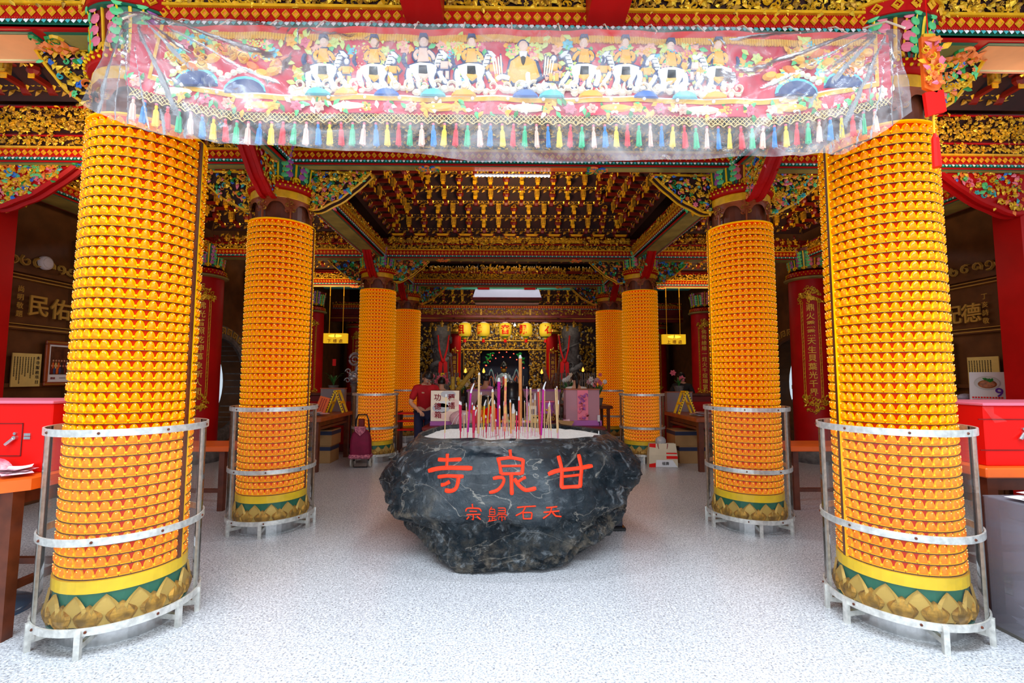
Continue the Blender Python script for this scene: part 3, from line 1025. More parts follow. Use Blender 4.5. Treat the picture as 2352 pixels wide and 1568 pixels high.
# --- red round columns with gilded couplets
def red_column(x, y, text, label, small=None, face=None):
    root = thing('red_column', label, 'column', (x, y, 0))
    r = .34
    m = MB(); m.add(t_lathe([(r * 1.02, .25), (r, .4), (r * .985, 3.28)], 36), RED, smooth=True); m.build('shaft', root)
    m = MB(); m.add(t_lathe([(r * 1.25, 0), (r * 1.3, .08), (r * 1.15, .2), (r * 1.05, .26)], 28, True, True), DSTONE); m.build('plinth', root)
    m = MB(); m.add(t_lathe([(r, 3.26), (r * 1.18, 3.275), (r * 1.2, 3.30), (r * 1.05, 3.32)], 32), OLIVE); m.build('collar', root)
    m = MB()
    m.add(t_lathe([(r, 3.31), (r * 1.08, 3.34), (r * 1.05, 3.40), (r, 3.42)], 28), RED)
    for i in range(36):
        a = 2 * pi * i / 36
        m.add(t_octa(.012), YEL, TR((r * 1.09 * cos(a), r * 1.09 * sin(a), 3.345))); m.add(t_octa(.012), YEL, TR((r * 1.07 * cos(a + .09), r * 1.07 * sin(a + .09), 3.39)))
    m.build('bead_ring', root)
    o = plain('capital', SHARED['cap'], root)
    a0 = face if face is not None else math.atan2(-y, -x - .07)
    def on(u, z, off=0.):               # point on the shaft, u metres round from the facing line
        a = a0 + u / r
        q = r + off
        return (q * cos(a), q * sin(a), z)
    def P(u, z, s=1., off=.004, ry=0.):
        a = a0 + u / r
        return FR(on(u, z, off), (-sin(a), cos(a), 0), (-cos(a), -sin(a), 0), (0, 0, 1)) @ TR(ry=ry, s=s)
    g = MB()
    for s in (-1, 1):
        for u in (.115, .145):
            g.add(t_tube([on(s * u, z, .004) for z in np.linspace(1.15, 2.85, 20)], .005, 4), GOLDP)
        for i in range(48):
            g.add(CURL, GOLD, P(s * .13, 1.17 + i * .035, .035, ry=i * pi * .9))
    R = random.Random(int(abs(x) * 10 + y))
    for i in range(70):
        u = R.uniform(-.19, .19); z = R.uniform(0, .30)
        if abs(u) > .19 * (1 - max(z - .12, 0) / .2): continue
        g.add(R.choice((CURL, CURL2, LEAF)), GOLD, P(u, 2.84 + z, .075, ry=R.uniform(0, 6)))
    for i in range(70):
        u = R.uniform(-.19, .19); z = R.uniform(-.32, 0)
        if abs(u) > .19 * (1 + min(z + .1, 0) / .25): continue
        g.add(R.choice((CURL, CURL2, LEAF)), GOLD, P(u, 1.16 + z, .075, ry=R.uniform(0, 6)))
    g.build('gilt_border', root)
    t = MB()
    n = len(text)
    for i, ch in enumerate(text):
        t.add(t_text(ch, .135, .006, .012), GOLDP, P(0, 2.74 - i * 1.5 / (n - 1) if n > 1 else 2., 1.))
    if small:
        for i, ch in enumerate(small):
            t.add(t_text(ch, .035, .003), GOLDP, P(-.20, 1.95 - i * .042, 1.))
    t.build('couplet', root, label='gilt Chinese couplet')
    return root
red_column(5.55, 8.45, '鼎火熏熏天生貝葉光千界', 'round red column with a long gilt couplet beside the nearest right lamp column')
red_column(-5.58, 8.45, '佛光普照乾坤萬象新人間', 'round red column with gilt border beside the nearest left lamp column')
red_column(5.52, 13.0, '佛殿緣緣一炷火千燈瑞電', 'round red column with gilt couplet right of the yellow upstairs sign')
red_column(-5.50, 13.0, '甘露泉流四海清香客來朝', 'round red column half hidden behind the second left lamp column')
red_column(-5.55, 17.2, '古寺鐘聲傳萬里山色長春', 'small far red column between the downstairs sign and the third left lamp column')
red_column(5.55, 17.2, '天上人間同一月千江有水', 'small far red column just right of the third right lamp column')

# ================================================================ beams
R1, R2, R3, R4 = POS['front'], POS['second'], POS['third'], POS['rear']
beam('long carved gold and red beam across the front of the porch above the banner', (-7, R1 - .08), (7, R1 - .08), d=.19, frieze=((3.80, 4.10, .052),), top=4.14, soffit=(SALMON, SALMON, OLIVE, ORANGE, OLIVE, SALMON, SALMON), seed=1)
beam('carved beam with painted soffit on the second pair of lamp columns', (-6.1, R2 - .183), (6.1, R2 - .183), d=.088, frieze=((3.805, 3.90, .045), (3.94, 4.20, .055)), top=4.24, soffit=(OLIVE, OLIVE, OLIVE, ORANGE, OLIVE, OLIVE, OLIVE), seed=2)
B3 = beam('carved beam below the bracketed vault on the third pair of lamp columns', (-6.1, R3 - .11), (6.1, R3 - .11), d=.16, frieze=((3.80, 3.88, .045),), top=4.0, soffit=(OLIVE,) * 5, seed=3)
B4 = beam('carved beam with bright gold frieze on the farthest pair of lamp columns', (-6.1, R4 - .11), (6.1, R4 - .11), d=.16, frieze=((3.80, 3.93, .05),), top=4.0, soffit=(OLIVE,) * 5, seed=4)
for s, wd in ((-1, 'left'), (1, 'right')):
    for a, b_, nm in ((R1, R2, 'first and second'), (R2, R3, 'second and third'), (R3, R4, 'third and farthest')):
        beam('beam with drab green soffit running back between the %s %s lamp columns' % (nm, wd), (s * CX, a + .13), (s * CX, b_ - .29), d=.185, faces=(1, -1), frieze=((3.80, 3.88, .05),), top=3.92, soffit=(OLIVE,), seed=30 + int(a), pitch=.075)
    beam('carved beam along the %s aisle wall above the red column' % wd, (s * 5.6, R2 + .3), (s * 5.6, R3 - .28), d=.24, faces=(1, -1), frieze=((3.80, 3.90, .055),), top=3.94, soffit=(OLIVE,), seed=60, pitch=.075)
# curved collars where the front beam steps over the capitals
for s, wd in ((-1, 'left'), (1, 'right')):
    m = MB()
    cy = R1
    a = np.linspace(radians(205), radians(335), 22)
    r = .42
    for (z0, z1, rr, mm) in ((3.735, 3.815, .375, RED), (3.815, 3.835, .39, GOLDP), (3.72, 3.737, .36, DGREEN)):
        P = np.stack([np.stack([s * CX + q * np.cos(a), cy + q * np.sin(a), np.full(22, z)], -1) for q, z in ((rr - .1, z0), (rr, z0), (rr, z1), (rr - .1, z1))], 0)
        m.add(t_sheet(P), mm)
    for i in range(7):
        t = radians(222 + i * 16)
        M = FR((s * CX + .378 * cos(t), cy + .378 * sin(t), 3.775), (-sin(t), cos(t), 0), (-cos(t), -sin(t), 0), (0, 0, 1))
        m.add(t_diamond(.034, .036, .012), GOLDP, M); m.add(t_octa(.008), GOLDP, M)
    m.build('curved_beam_collar', label='curved diamond-band collar over the front %s column capital' % wd, cat='beam trim')
# red rafter ends
for x, wd in ((-.571, 'left'), (.545, 'right')):
    m = MB(); m.box((x - .118, 1.9, 3.675), (x + .118, 2.74, 4.05), RED, .006)
    m.build('rafter', label='plain red beam end over the banner, %s of the pair' % wd, cat='rafter')
m = MB(); m.box((-7, 1.9, 4.06), (7, 2.76, 4.2), DRED); m.build('ceiling_porch', kind='structure')

# ================================================================ bracketed vaults
def bracket_mb(kind):
    m = MB()
    m.add(t_lathe([(.03, 0), (.045, .035), (.05, .05)], 6, True, True), DRED)
    arm = [(-.115, .075), (.115, .075), (.112, .05), (.085, .028), (.045, .012), (-.045, .012), (-.085, .028), (-.112, .05)]
    m.add(t_prism(arm, .03, .015), MAROON)
    m.add(t_prism([(x * .92, z * .92 + .004) for x, z in arm], .004, -.016), OLDGOLD)
    for s in (-1, 1):
        m.add(CURL2, GOLD, TR((s * .075, -.02, .065), s=(.075 * s, .1, .075)))
        m.add(LEAF, OLDGOLD, TR((s * .06, -.022, .03), ry=-.8 * s if s > 0 else pi - .8, s=.07))
        m.add(t_box((s * .10 - .018, -.03, .075), (s * .10 + .018, .012, .10)), DRED)
    for s in (-1, 1): m.add(FLOWER, OLDGOLD, TR((s * .085, -.035, .105), rx=.3, s=.075)); m.add(LEAF, GOLD, TR((s * .03, -.03, .02), ry=-pi / 2, s=.06))
    m.add(t_box((-.016, -.16, .03), (.016, .02, .062)), DRED)
    m.add(t_box((-.02, -.165, .024), (.02, -.158, .068)), GOLDP)
    if kind == 0:
        m.add(FIGURINE, GOLD, TR((0, -.125, .062), s=.135))
    elif kind == 1:
        m.add(t_box((-.03, -.175, .055), (.03, -.14, .15)), OLDGOLD)
        for (x0, x1, z0, z1) in ((-.026, .026, .13, .145), (-.007, .007, .08, .13), (-.022, .022, .062, .078)):
            m.add(t_box((x0, -.18, z0), (x1, -.172, z1)), GOLD)
    else:
        m.add(t_sphere(.045, 7, 5, (1, .8, 1)), DRED, TR((0, -.15, .09)))
        m.add(CURL, OLDGOLD, TR((0, -.19, .10), s=.06)); m.add(t_octa(.014), GOLD, TR((-.02, -.185, .10))); m.add(t_octa(.014), GOLD, TR((.02, -.185, .10)))
    return m
BRK = []
for _k in range(3):
    _b = MB(); _b.merge(bracket_mb(_k), TR(s=1.42)); BRK.append(_b)
BRK_ME = [b.mesh('bracket') for b in BRK]

def vault(label, x0, x1, y0, y1, z0, tiers, sides, dz=.19, dd=.165, sp=.262, groupsize=100, inset=.02):
    root = thing('bracketed_vault', label, 'ceiling vault', ((x0 + x1) / 2, (y0 + y1) / 2, z0))
    c = np.array([(x0 + x1) / 2, (y0 + y1) / 2, z0])
    hx, hy = (x1 - x0) / 2, (y1 - y0) / 2
    units = []
    bm = MB()
    for sd in sides:
        ang = {'back': 0., 'left': pi / 2, 'right': -pi / 2, 'front': pi}[sd]
        hw, hd = (hx, hy) if sd in ('back', 'front') else (hy, hx)
        for k in range(tiers):
            d = inset + dd * k
            n = max(1, int(2 * (hw - d) / sp))
            for i in range(n):
                u = (i - (n - 1) / 2) * sp + (sp * .25 if k % 2 else -sp * .25)
                units.append((sd, k, TR((0, 0, 0), rz=ang) @ TR((u, hd - d, .02 + dz * k)), (i + k) % 3))
        # sloping boards
        D = dd * tiers
        P = np.array([[(-hw, hd + .015, -.02), (hw, hd + .015, -.02)], [(-(hw - D), hd - D + .03, dz * tiers), (hw - D, hd - D + .03, dz * tiers)]], float)
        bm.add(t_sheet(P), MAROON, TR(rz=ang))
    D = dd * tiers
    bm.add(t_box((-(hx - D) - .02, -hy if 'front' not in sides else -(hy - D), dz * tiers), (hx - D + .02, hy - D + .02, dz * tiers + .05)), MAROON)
    bm.build('vault_boards', root)
    order = sorted(range(len(units)), key=lambda q: ({'back': 0, 'left': 1, 'right': 1, 'front': 2}[units[q][0]], units[q][1]))
    rest = MB()
    for r_, q in enumerate(order):
        sd, k, T, kind = units[q]
        if r_ < groupsize:
            o = plain('bracket', BRK_ME[kind], root); o.matrix_local = Matrix(T)
        else:
            rest.merge(BRK[kind], T)
    if rest.n:
        o = rest.build('bracket', root); o['kind'] = 'stuff'
    return root
vault('deep ceiling vault of gold brackets between the second and third lamp columns', -2.18, 2.18, R2 - .06, R3 - .30, 4.06, 9, ('back', 'left', 'right'))
vault('low ceiling vault of gold brackets between the third and farthest lamp columns', -2.18, 2.18, R3 + .06, R4 - .30, 4.18, 5, ('back', 'left', 'right'))
for s, wd in ((-1, 'left'), (1, 'right')):
    a, b_ = sorted((s * 2.68, s * 5.34))
    vault('bracketed ceiling of the %s aisle beside the second lamp column' % wd, a, b_, R2 + .06, R3 - .30, 4.13, 6, ('back', 'left', 'right'))
    vault('bracketed ceiling of the %s porch bay beside the front lamp column' % wd, a, b_, R1 + .14, R2 - .30, 4.28, 4, ('back',))
    vault('bracketed ceiling of the %s aisle beside the farthest lamp column' % wd, a, b_, R3 + .06, R4 - .30, 4.04, 4, ('back',))
# gilded figure groups and cartouches standing on the third beam
m = MB()
T = TR((-2.18, R3 - .30, 3.895))
carve(m, T, 4.36, .11, .07, GPAL, 91, 2.4, fig=.4)
m.build('figure_frieze', B3, loc=(6.1, -(R3 - .11), 0))
m = MB()
for i in range(11):
    x = -2.0 + i * .4
    m.add(t_prism([(x - .11, 4.012), (x + .11, 4.012), (x + .14, 4.06), (x - .14, 4.06)], .03, R3 - .34), DRED)
    m.add(t_prism([(x - .09, 4.017), (x + .09, 4.017), (x + .11, 4.055), (x - .11, 4.055)], .006, R3 - .371), GOLDP)
m.build('cartouche_row', B3, loc=(6.1, -(R3 - .11), 0))
m = MB()
carve(m, TR((-2.18, R4 - .30, 3.96)), 4.36, .13, .065, GPAL, 92, 1.8, fig=.3)
m.build('figure_frieze', B4, loc=(6.1, -(R4 - .11), 0))
for s, wd in ((-1, 'left'), (1, 'right')):
    m = MB()
    carve(m, TR((min(s * 2.7, s * 5.3), R3 - .30, 3.90)), 2.6, .12, .07, GDPAL, 93, 1.8, fig=.3)
    m.build('figure_frieze', B3, loc=(6.1, -(R3 - .11), 0))
# ================================================================ inscribed stone censer
def rock_material():
    M = bpy.data.materials.new('dark_rock'); M.use_nodes = True
    nt = M.node_tree; b = nt.nodes['Principled BSDF']; N = nt.nodes.new; Lk = nt.links.new
    tc = N('ShaderNodeTexCoord')
    n1 = N('ShaderNodeTexNoise'); n1.inputs['Scale'].default_value = 2.6; n1.inputs['Detail'].default_value = 9; n1.inputs['Distortion'].default_value = 1.1
    r1 = N('ShaderNodeValToRGB'); e = r1.color_ramp.elements
    e[0].position = .36; e[0].color = (.006, .012, .018, 1)
    e[1].position = .76; e[1].color = (.13, .12, .10, 1)
    x = e.new(.50); x.color = (.013, .024, .033, 1)
    x = e.new(.62); x.color = (.035, .045, .052, 1)
    Lk(tc.outputs['Object'], n1.inputs['Vector']); Lk(n1.outputs['Fac'], r1.inputs['Fac'])
    # pale veins
    mp = N('ShaderNodeMapping'); mp.inputs['Rotation'].default_value = (.3, .7, .4); mp.inputs['Scale'].default_value = (1, 1, 1.6)
    n2 = N('ShaderNodeTexNoise'); n2.inputs['Scale'].default_value = 1.9; n2.inputs['Detail'].default_value = 7; n2.inputs['Distortion'].default_value = .7
    Lk(tc.outputs['Object'], mp.inputs[0]); Lk(mp.outputs[0], n2.inputs['Vector'])
    r2 = N('ShaderNodeValToRGB'); e = r2.color_ramp.elements
    e[0].position = .493; e[0].color = (0, 0, 0, 1); e[1].position = .507; e[1].color = (0, 0, 0, 1)
    x = e.new(.5); x.color = (1, 1, 1, 1)
    Lk(n2.outputs['Fac'], r2.inputs['Fac'])
    n3 = N('ShaderNodeTexNoise'); n3.inputs['Scale'].default_value = 7; n3.inputs['Detail'].default_value = 3
    Lk(tc.outputs['Object'], n3.inputs['Vector'])
    mu = N('ShaderNodeMath'); mu.operation = 'MULTIPLY'; Lk(r2.outputs['Color'], mu.inputs[0]); Lk(n3.outputs['Fac'], mu.inputs[1])
    mx = N('ShaderNodeMix'); mx.data_type = 'RGBA'; mx.inputs['B'].default_value = (.50, .44, .36, 1)
    Lk(mu.outputs[0], mx.inputs[0]); Lk(r1.outputs['Color'], mx.inputs['A'])
    # ochre crust on the underside and lower right, an attribute of the stone itself
    at = N('ShaderNodeAttribute'); at.attribute_name = 'crust'
    n4 = N('ShaderNodeTexNoise'); n4.inputs['Scale'].default_value = 9; n4.inputs['Detail'].default_value = 8; n4.inputs['Roughness'].default_value = .7
    Lk(tc.outputs['Object'], n4.inputs['Vector'])
    r4 = N('ShaderNodeValToRGB'); r4.color_ramp.elements[0].position = .47; r4.color_ramp.elements[1].position = .66
    Lk(n4.outputs['Fac'], r4.inputs['Fac'])
    m5 = N('ShaderNodeMath'); m5.operation = 'MULTIPLY'; Lk(at.outputs['Fac'], m5.inputs[0]); Lk(r4.outputs['Color'], m5.inputs[1])
    m6 = N('ShaderNodeMix'); m6.data_type = 'RGBA'; m6.inputs['B'].default_value = (.26, .205, .14, 1)
    Lk(m5.outputs[0], m6.inputs[0]); Lk(mx.outputs['Result'], m6.inputs['A'])
    n7 = N('ShaderNodeTexNoise'); n7.inputs['Scale'].default_value = 8; n7.inputs['Detail'].default_value = 8; n7.inputs['Roughness'].default_value = .68; n7.inputs['Distortion'].default_value = 1.6  # pale flecks painted in as bright highlights over the rough parts
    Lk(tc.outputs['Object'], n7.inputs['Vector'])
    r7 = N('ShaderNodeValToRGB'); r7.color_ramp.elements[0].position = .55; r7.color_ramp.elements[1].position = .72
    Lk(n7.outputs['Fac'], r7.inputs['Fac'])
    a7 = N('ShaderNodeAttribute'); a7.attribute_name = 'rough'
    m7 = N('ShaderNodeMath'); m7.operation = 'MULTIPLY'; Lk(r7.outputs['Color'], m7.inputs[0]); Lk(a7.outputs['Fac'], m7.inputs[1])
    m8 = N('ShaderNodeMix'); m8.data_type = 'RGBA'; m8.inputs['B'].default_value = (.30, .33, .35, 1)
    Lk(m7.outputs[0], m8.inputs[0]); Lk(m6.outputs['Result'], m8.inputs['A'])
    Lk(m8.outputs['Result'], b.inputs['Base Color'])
    rr = N('ShaderNodeMapRange'); rr.inputs['To Min'].default_value = .15; rr.inputs['To Max'].default_value = .6
    Lk(m5.outputs[0], rr.inputs[0]); Lk(rr.outputs[0], b.inputs['Roughness'])
    b.inputs['Specular IOR Level'].default_value = .5
    nb = N('ShaderNodeTexNoise'); nb.inputs['Scale'].default_value = 15; nb.inputs['Detail'].default_value = 9; nb.inputs['Roughness'].default_value = .62; nb.inputs['Distortion'].default_value = .5
    Lk(tc.outputs['Object'], nb.inputs['Vector'])
    bp = N('ShaderNodeBump'); bp.inputs['Distance'].default_value = .06
    a2 = N('ShaderNodeAttribute'); a2.attribute_name = 'rough'
    ml = N('ShaderNodeMath'); ml.operation = 'MULTIPLY_ADD'; ml.inputs[1].default_value = 1.3; ml.inputs[2].default_value = .22
    Lk(a2.outputs['Fac'], ml.inputs[0]); Lk(ml.outputs[0], bp.inputs['Strength'])
    Lk(nb.outputs['Fac'], bp.inputs['Height']); Lk(bp.outputs['Normal'], b.inputs['Normal'])
    return M
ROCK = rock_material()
STX, STY = -.02, 4.55
RIM = .945
def smooth(a, b, x):
    t = np.clip((x - a) / (b - a), 0, 1); return t * t * (3 - 2 * t)
def stone():
    root = thing('stone_censer', 'huge dark polished boulder with red carved characters and a hollow top holding ash', 'stone', (STX, STY, 0))
    zt = np.array([0., .02, .08, .15, .25, .38, .50, .60, .72, .84, .92, RIM])
    xl = np.array([-.53, -.62, -.84, -.94, -1.0, -1.07, -1.125, -1.125, -1.08, -.98, -.90, -.88])
    xr = np.array([.53, .61, .75, .84, .95, 1.06, 1.135, 1.155, 1.15, 1.09, 1.00, .96])
    yf = np.array([-.80, -.86, -.89, -.885, -.87, -.85, -.83, -.80, -.75, -.68, -.60, -.54])
    yb = np.array([.55, .60, .72, .80, .88, .95, .98, .99, .99, .97, .95, .93])
    nu, nv = 340, 140
    z = np.concatenate([np.linspace(0, RIM, nv)])
    th = 2 * pi * np.arange(nu) / nu
    A, B, Cc, D = (np.interp(z, zt, q) for q in (xl, xr, yf, yb))
    cth, sth = np.cos(th), np.sin(th)
    e = 2 / 2.7
    px = np.sign(cth) * np.abs(cth) ** e; py = np.sign(sth) * np.abs(sth) ** e
    X = np.where(px[None] < 0, -px[None] * A[:, None], px[None] * B[:, None])
    Y = np.where(py[None] < 0, -py[None] * Cc[:, None], py[None] * D[:, None])
    Z = np.repeat(z[:, None], nu, 1)
    P = np.stack([X, Y, Z], -1)
    nrm = np.stack([X / 1.1, Y / .8, (Z - .55) * 1.2], -1)
    nrm /= np.linalg.norm(nrm, axis=-1)[..., None]
    # calm carved face in the middle, broken rock round it
    calm = np.exp(-((X + .05) / .75) ** 4) * smooth(.30, .48, Z) * (Y < 0)
    side = 1 - calm
    q = P * (1.7, 1.7, 2.1)
    n1 = fbm(q + 7, 3, 3)
    ridg = 1 - 2 * np.abs(fbm(P * 3.1 + 2, 4, 11))
    fac = np.round(fbm(P * 2.2 + 5, 2, 21) * 3.5) / 3.5
    fade = smooth(0, .05, Z) * smooth(RIM, RIM - .10, Z)
    disp = (.055 * n1 + .035 * ridg * side + .045 * fac * side) * (.35 + .65 * side) + .010 * fbm(P * 13, 4, 5) * (.2 + side) + .034 * np.abs(fbm(P * 5.2 + 9, 4, 31)) * side - .012 * side
    # the overhanging shelf on the lower left and the cleft on the right
    disp += -.07 * smooth(.34, .24, Z) * smooth(-.45, -.75, X) * (Y < .3)
    disp += .05 * np.exp(-((Z - .38 - .12 * (X + .9)) / .05) ** 2) * smooth(-.4, -.7, X)
    disp += -.06 * np.exp(-((Z - .18 - .55 * (X - .55)) / .045) ** 2) * smooth(.3, .6, X)
    P = P + nrm * (disp * (.15 + .85 * fade))[..., None]
    P[..., 2] = np.clip(P[..., 2], 0.0, RIM + .012)
    # flat shoulder and hollow
    tray = []
    t_out = np.array([(-.86, 4.424), (-.838, 4.76), (-.705, 5.2), (-.475, 5.34), (-.12, 5.38), (.377, 5.30), (.734, 5.08), (.90, 4.70), (.93, 4.55), (.88, 4.46), (.76, 4.40), (.70, 4.22), (.50, 4.16), (.276, 4.145), (-.296, 4.10), (-.60, 4.14), (-.77, 4.25)]) - (STX, STY)
    ang = np.arctan2(t_out[:, 1] - .15, t_out[:, 0]); o = np.argsort(ang)
    ang = ang[o]; rr = np.hypot(t_out[o, 0], t_out[o, 1] - .15)
    a = np.arctan2(P[-1, :, 1] - .15, P[-1, :, 0])
    rt = np.interp(a, np.concatenate([ang - 2 * pi, ang, ang + 2 * pi]), np.tile(rr, 3))
    rt = np.minimum(rt, np.hypot(P[-1, :, 0], P[-1, :, 1] - .15) - .035)
    inn = np.stack([rt * np.cos(a), rt * np.sin(a) + .15], -1)
    mid = (P[-1, :, :2] + inn) / 2
    r1 = np.concatenate([mid, np.full((nu, 1), RIM + .022) + .01 * vnoise(np.concatenate([mid * 6, np.zeros((nu, 1))], 1), 4)[:, None]], 1)
    r2 = np.concatenate([inn, np.full((nu, 1), RIM + .012)], 1)
    r3 = np.concatenate([inn * .985, np.full((nu, 1), RIM - .12)], 1)
    V = np.concatenate([P.reshape(-1, 3), r1, r2, r3])
    m = MB()
    f = grid_faces(nu, nv + 3, True)
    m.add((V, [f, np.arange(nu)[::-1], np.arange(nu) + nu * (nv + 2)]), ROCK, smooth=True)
    ob = m.build('boulder', root)
    # the stone's own crust and roughness, from its shape
    Xv, Zv = V[:, 0], V[:, 2]
    crust = np.clip(.55 * smooth(.26, .04, Zv) + .9 * np.exp(-((Zv - .16 - .55 * (Xv - .55)) / .10) ** 2) * smooth(.25, .5, Xv) + .8 * np.exp(-((Zv - .38 - .12 * (Xv + .9)) / .04) ** 2) * smooth(-.4, -.7, Xv) + .22 * smooth(.5, .2, Zv), 0, 1)
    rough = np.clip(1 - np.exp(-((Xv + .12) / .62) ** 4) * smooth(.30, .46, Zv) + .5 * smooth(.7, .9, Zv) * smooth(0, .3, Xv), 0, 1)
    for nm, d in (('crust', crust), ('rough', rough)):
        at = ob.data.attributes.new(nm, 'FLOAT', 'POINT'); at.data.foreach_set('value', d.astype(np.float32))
    # ash
    k = 14
    rad = np.linspace(0, .99, k)
    AP = np.stack([np.stack([inn[:, 0] * q_, (inn[:, 1] - .15) * q_ + .15, np.full(nu, RIM - .012)], -1) for q_ in rad], 0)
    AP[..., 2] += .010 * fbm(AP * 9, 3, 8) + .012 * smooth(.8, .99, rad)[:, None] * 0 - .012 * smooth(.9, 1., rad)[:, None]
    m = MB()
    ASH = mat('incense_ash', (.90, .90, .88), .9, var=.12, vs=60, c2=(.72, .70, .66), bump=.5, bs=120)
    m.add((AP.reshape(-1, 3), [grid_faces(nu, k, True)]), ASH, smooth=True)
    a_ = m.build('ash_bed', root, label='white ash'); a_['kind'] = 'stuff'
    # characters, cut into the front and painted red
    bv = BVHTree.FromPolygons([tuple(v) for v in V], [tuple(x) for x in f])
    REDC = mat('carved_red_paint', (.88, .045, .008), .5, spec=.25)
    def put(mb, pts, wpx, lift=.008):
        L = stroke2(pts, wpx, n=14)                 # crop units: 3 per frame pixel
        L = L * .00116                               # metres on the face
        x = (L[..., 0] - 1167 * .00116); zz = .878 - L[..., 1]
        u = np.linspace(0, 1, 5)
        G = []
        for s in u:
            xx = x[:, 0] * (1 - s) + x[:, 1] * s; z_ = zz[:, 0] * (1 - s) + zz[:, 1] * s
            row = []
            for a_, b_ in zip(xx, z_):
                h = bv.ray_cast((a_, -3, b_), (0, 1, 0))
                row.append((a_, (h[0].y if h[0] else -.8) - lift * (1 - .9 * (2 * s - 1) ** 2) - .002, b_))
            G.append(row)
        mb.add(t_sheet(np.array(G)), REDC, smooth=True)
        mb.add((np.array(G)[:, [0, -1]].reshape(-1, 3) + (0, .01, 0), []), REDC)
    def char(name, strokes):
        mb = MB()
        for p, w_ in strokes: put(mb, p, w_)
        o = mb.build(name, root); return o
    char('character', [([(648, 50), (715, 52), (818, 44)], 27), ([(712, 12), (716, 50), (715, 98)], 25), ([(582, 128), (640, 108), (735, 98), (898, 98)], 32),
                       ([(655, 162), (720, 150), (840, 150)], 27), ([(806, 140), (802, 190), (792, 228), (755, 245), (712, 240)], 30), ([(682, 210), (710, 205), (745, 185)], 26)])
    char('character', [([(1160, -18), (1166, 36)], 24), ([(1074, 28), (1090, 80), (1098, 132)], 27), ([(1070, 40), (1165, 28), (1258, 46)], 24), ([(1252, 40), (1248, 85), (1242, 132)], 28),
                       ([(1095, 82), (1242, 80)], 17), ([(1098, 130), (1240, 128)], 22), ([(1168, 130), (1170, 200), (1172, 262)], 30),
                       ([(1042, 160), (1085, 150), (1126, 152), (1112, 196), (1075, 236), (1018, 248)], 25), ([(1268, 150), (1245, 160), (1212, 182)], 22), ([(1188, 158), (1215, 200), (1262, 236), (1338, 220)], 29)])
    char('character', [([(1422, 134), (1480, 112), (1580, 108), (1660, 102), (1748, 94)], 29), ([(1504, 22), (1522, 110), (1512, 222)], 31), ([(1652, 16), (1664, 110), (1642, 222)], 31),
                       ([(1528, 152), (1645, 146)], 19), ([(1508, 218), (1642, 216)], 25)])
    K = 1.
    char('character', [([(904, 318), (908, 342)], 11), ([(862, 366), (864, 346), (958, 346), (966, 366)], 11), ([(886, 366), (938, 366)], 9), ([(868, 388), (962, 385)], 10),
                       ([(912, 388), (914, 425), (902, 420)], 11), ([(886, 400), (868, 420)], 11), ([(936, 398), (962, 420)], 12)])
    char('character', [([(1036, 336), (1028, 352)], 8), ([(1022, 352), (1058, 352), (1058, 386)], 7), ([(1022, 352), (1022, 390)], 7), ([(1022, 369), (1058, 369)], 6), ([(1022, 386), (1058, 386)], 6),
                       ([(1012, 399), (1066, 399)], 7), ([(1040, 399), (1040, 426)], 7), ([(1024, 408), (1020, 428)], 7), ([(1012, 429), (1070, 424)], 8), ([(1042, 411), (1060, 411)], 6),
                       ([(1078, 344), (1128, 344), (1128, 376)], 8), ([(1080, 360), (1128, 360)], 6), ([(1078, 376), (1130, 376)], 7), ([(1072, 396), (1072, 386), (1138, 386), (1138, 396)], 7),
                       ([(1084, 402), (1084, 424)], 7), ([(1084, 402), (1126, 402), (1126, 422)], 7), ([(1105, 392), (1105, 434)], 8)])
    char('character', [([(1206, 342), (1260, 336), (1334, 332)], 11), ([(1264, 338), (1244, 372), (1198, 394)], 11), ([(1246, 374), (1250, 414)], 11), ([(1246, 374), (1308, 372), (1302, 412)], 11), ([(1250, 412), (1302, 410)], 10)])
    char('character', [([(1402, 342), (1478, 336)], 11), ([(1384, 370), (1492, 364)], 11), ([(1440, 338), (1430, 378), (1380, 408)], 11), ([(1442, 370), (1466, 396), (1506, 404)], 13)])
    # dark plinth behind
    m = MB(); m.box((-.86, .10, 0), (1.135, .80, .035), BLACK, .008); m.box((-.80, .14, .035), (1.11, .78, .26), mat('dark_slate', (.03, .03, .045), .4), .006)
    m.build('plinth', root, label='dark slate plinth')
    return V, f
SV, SF = stone()

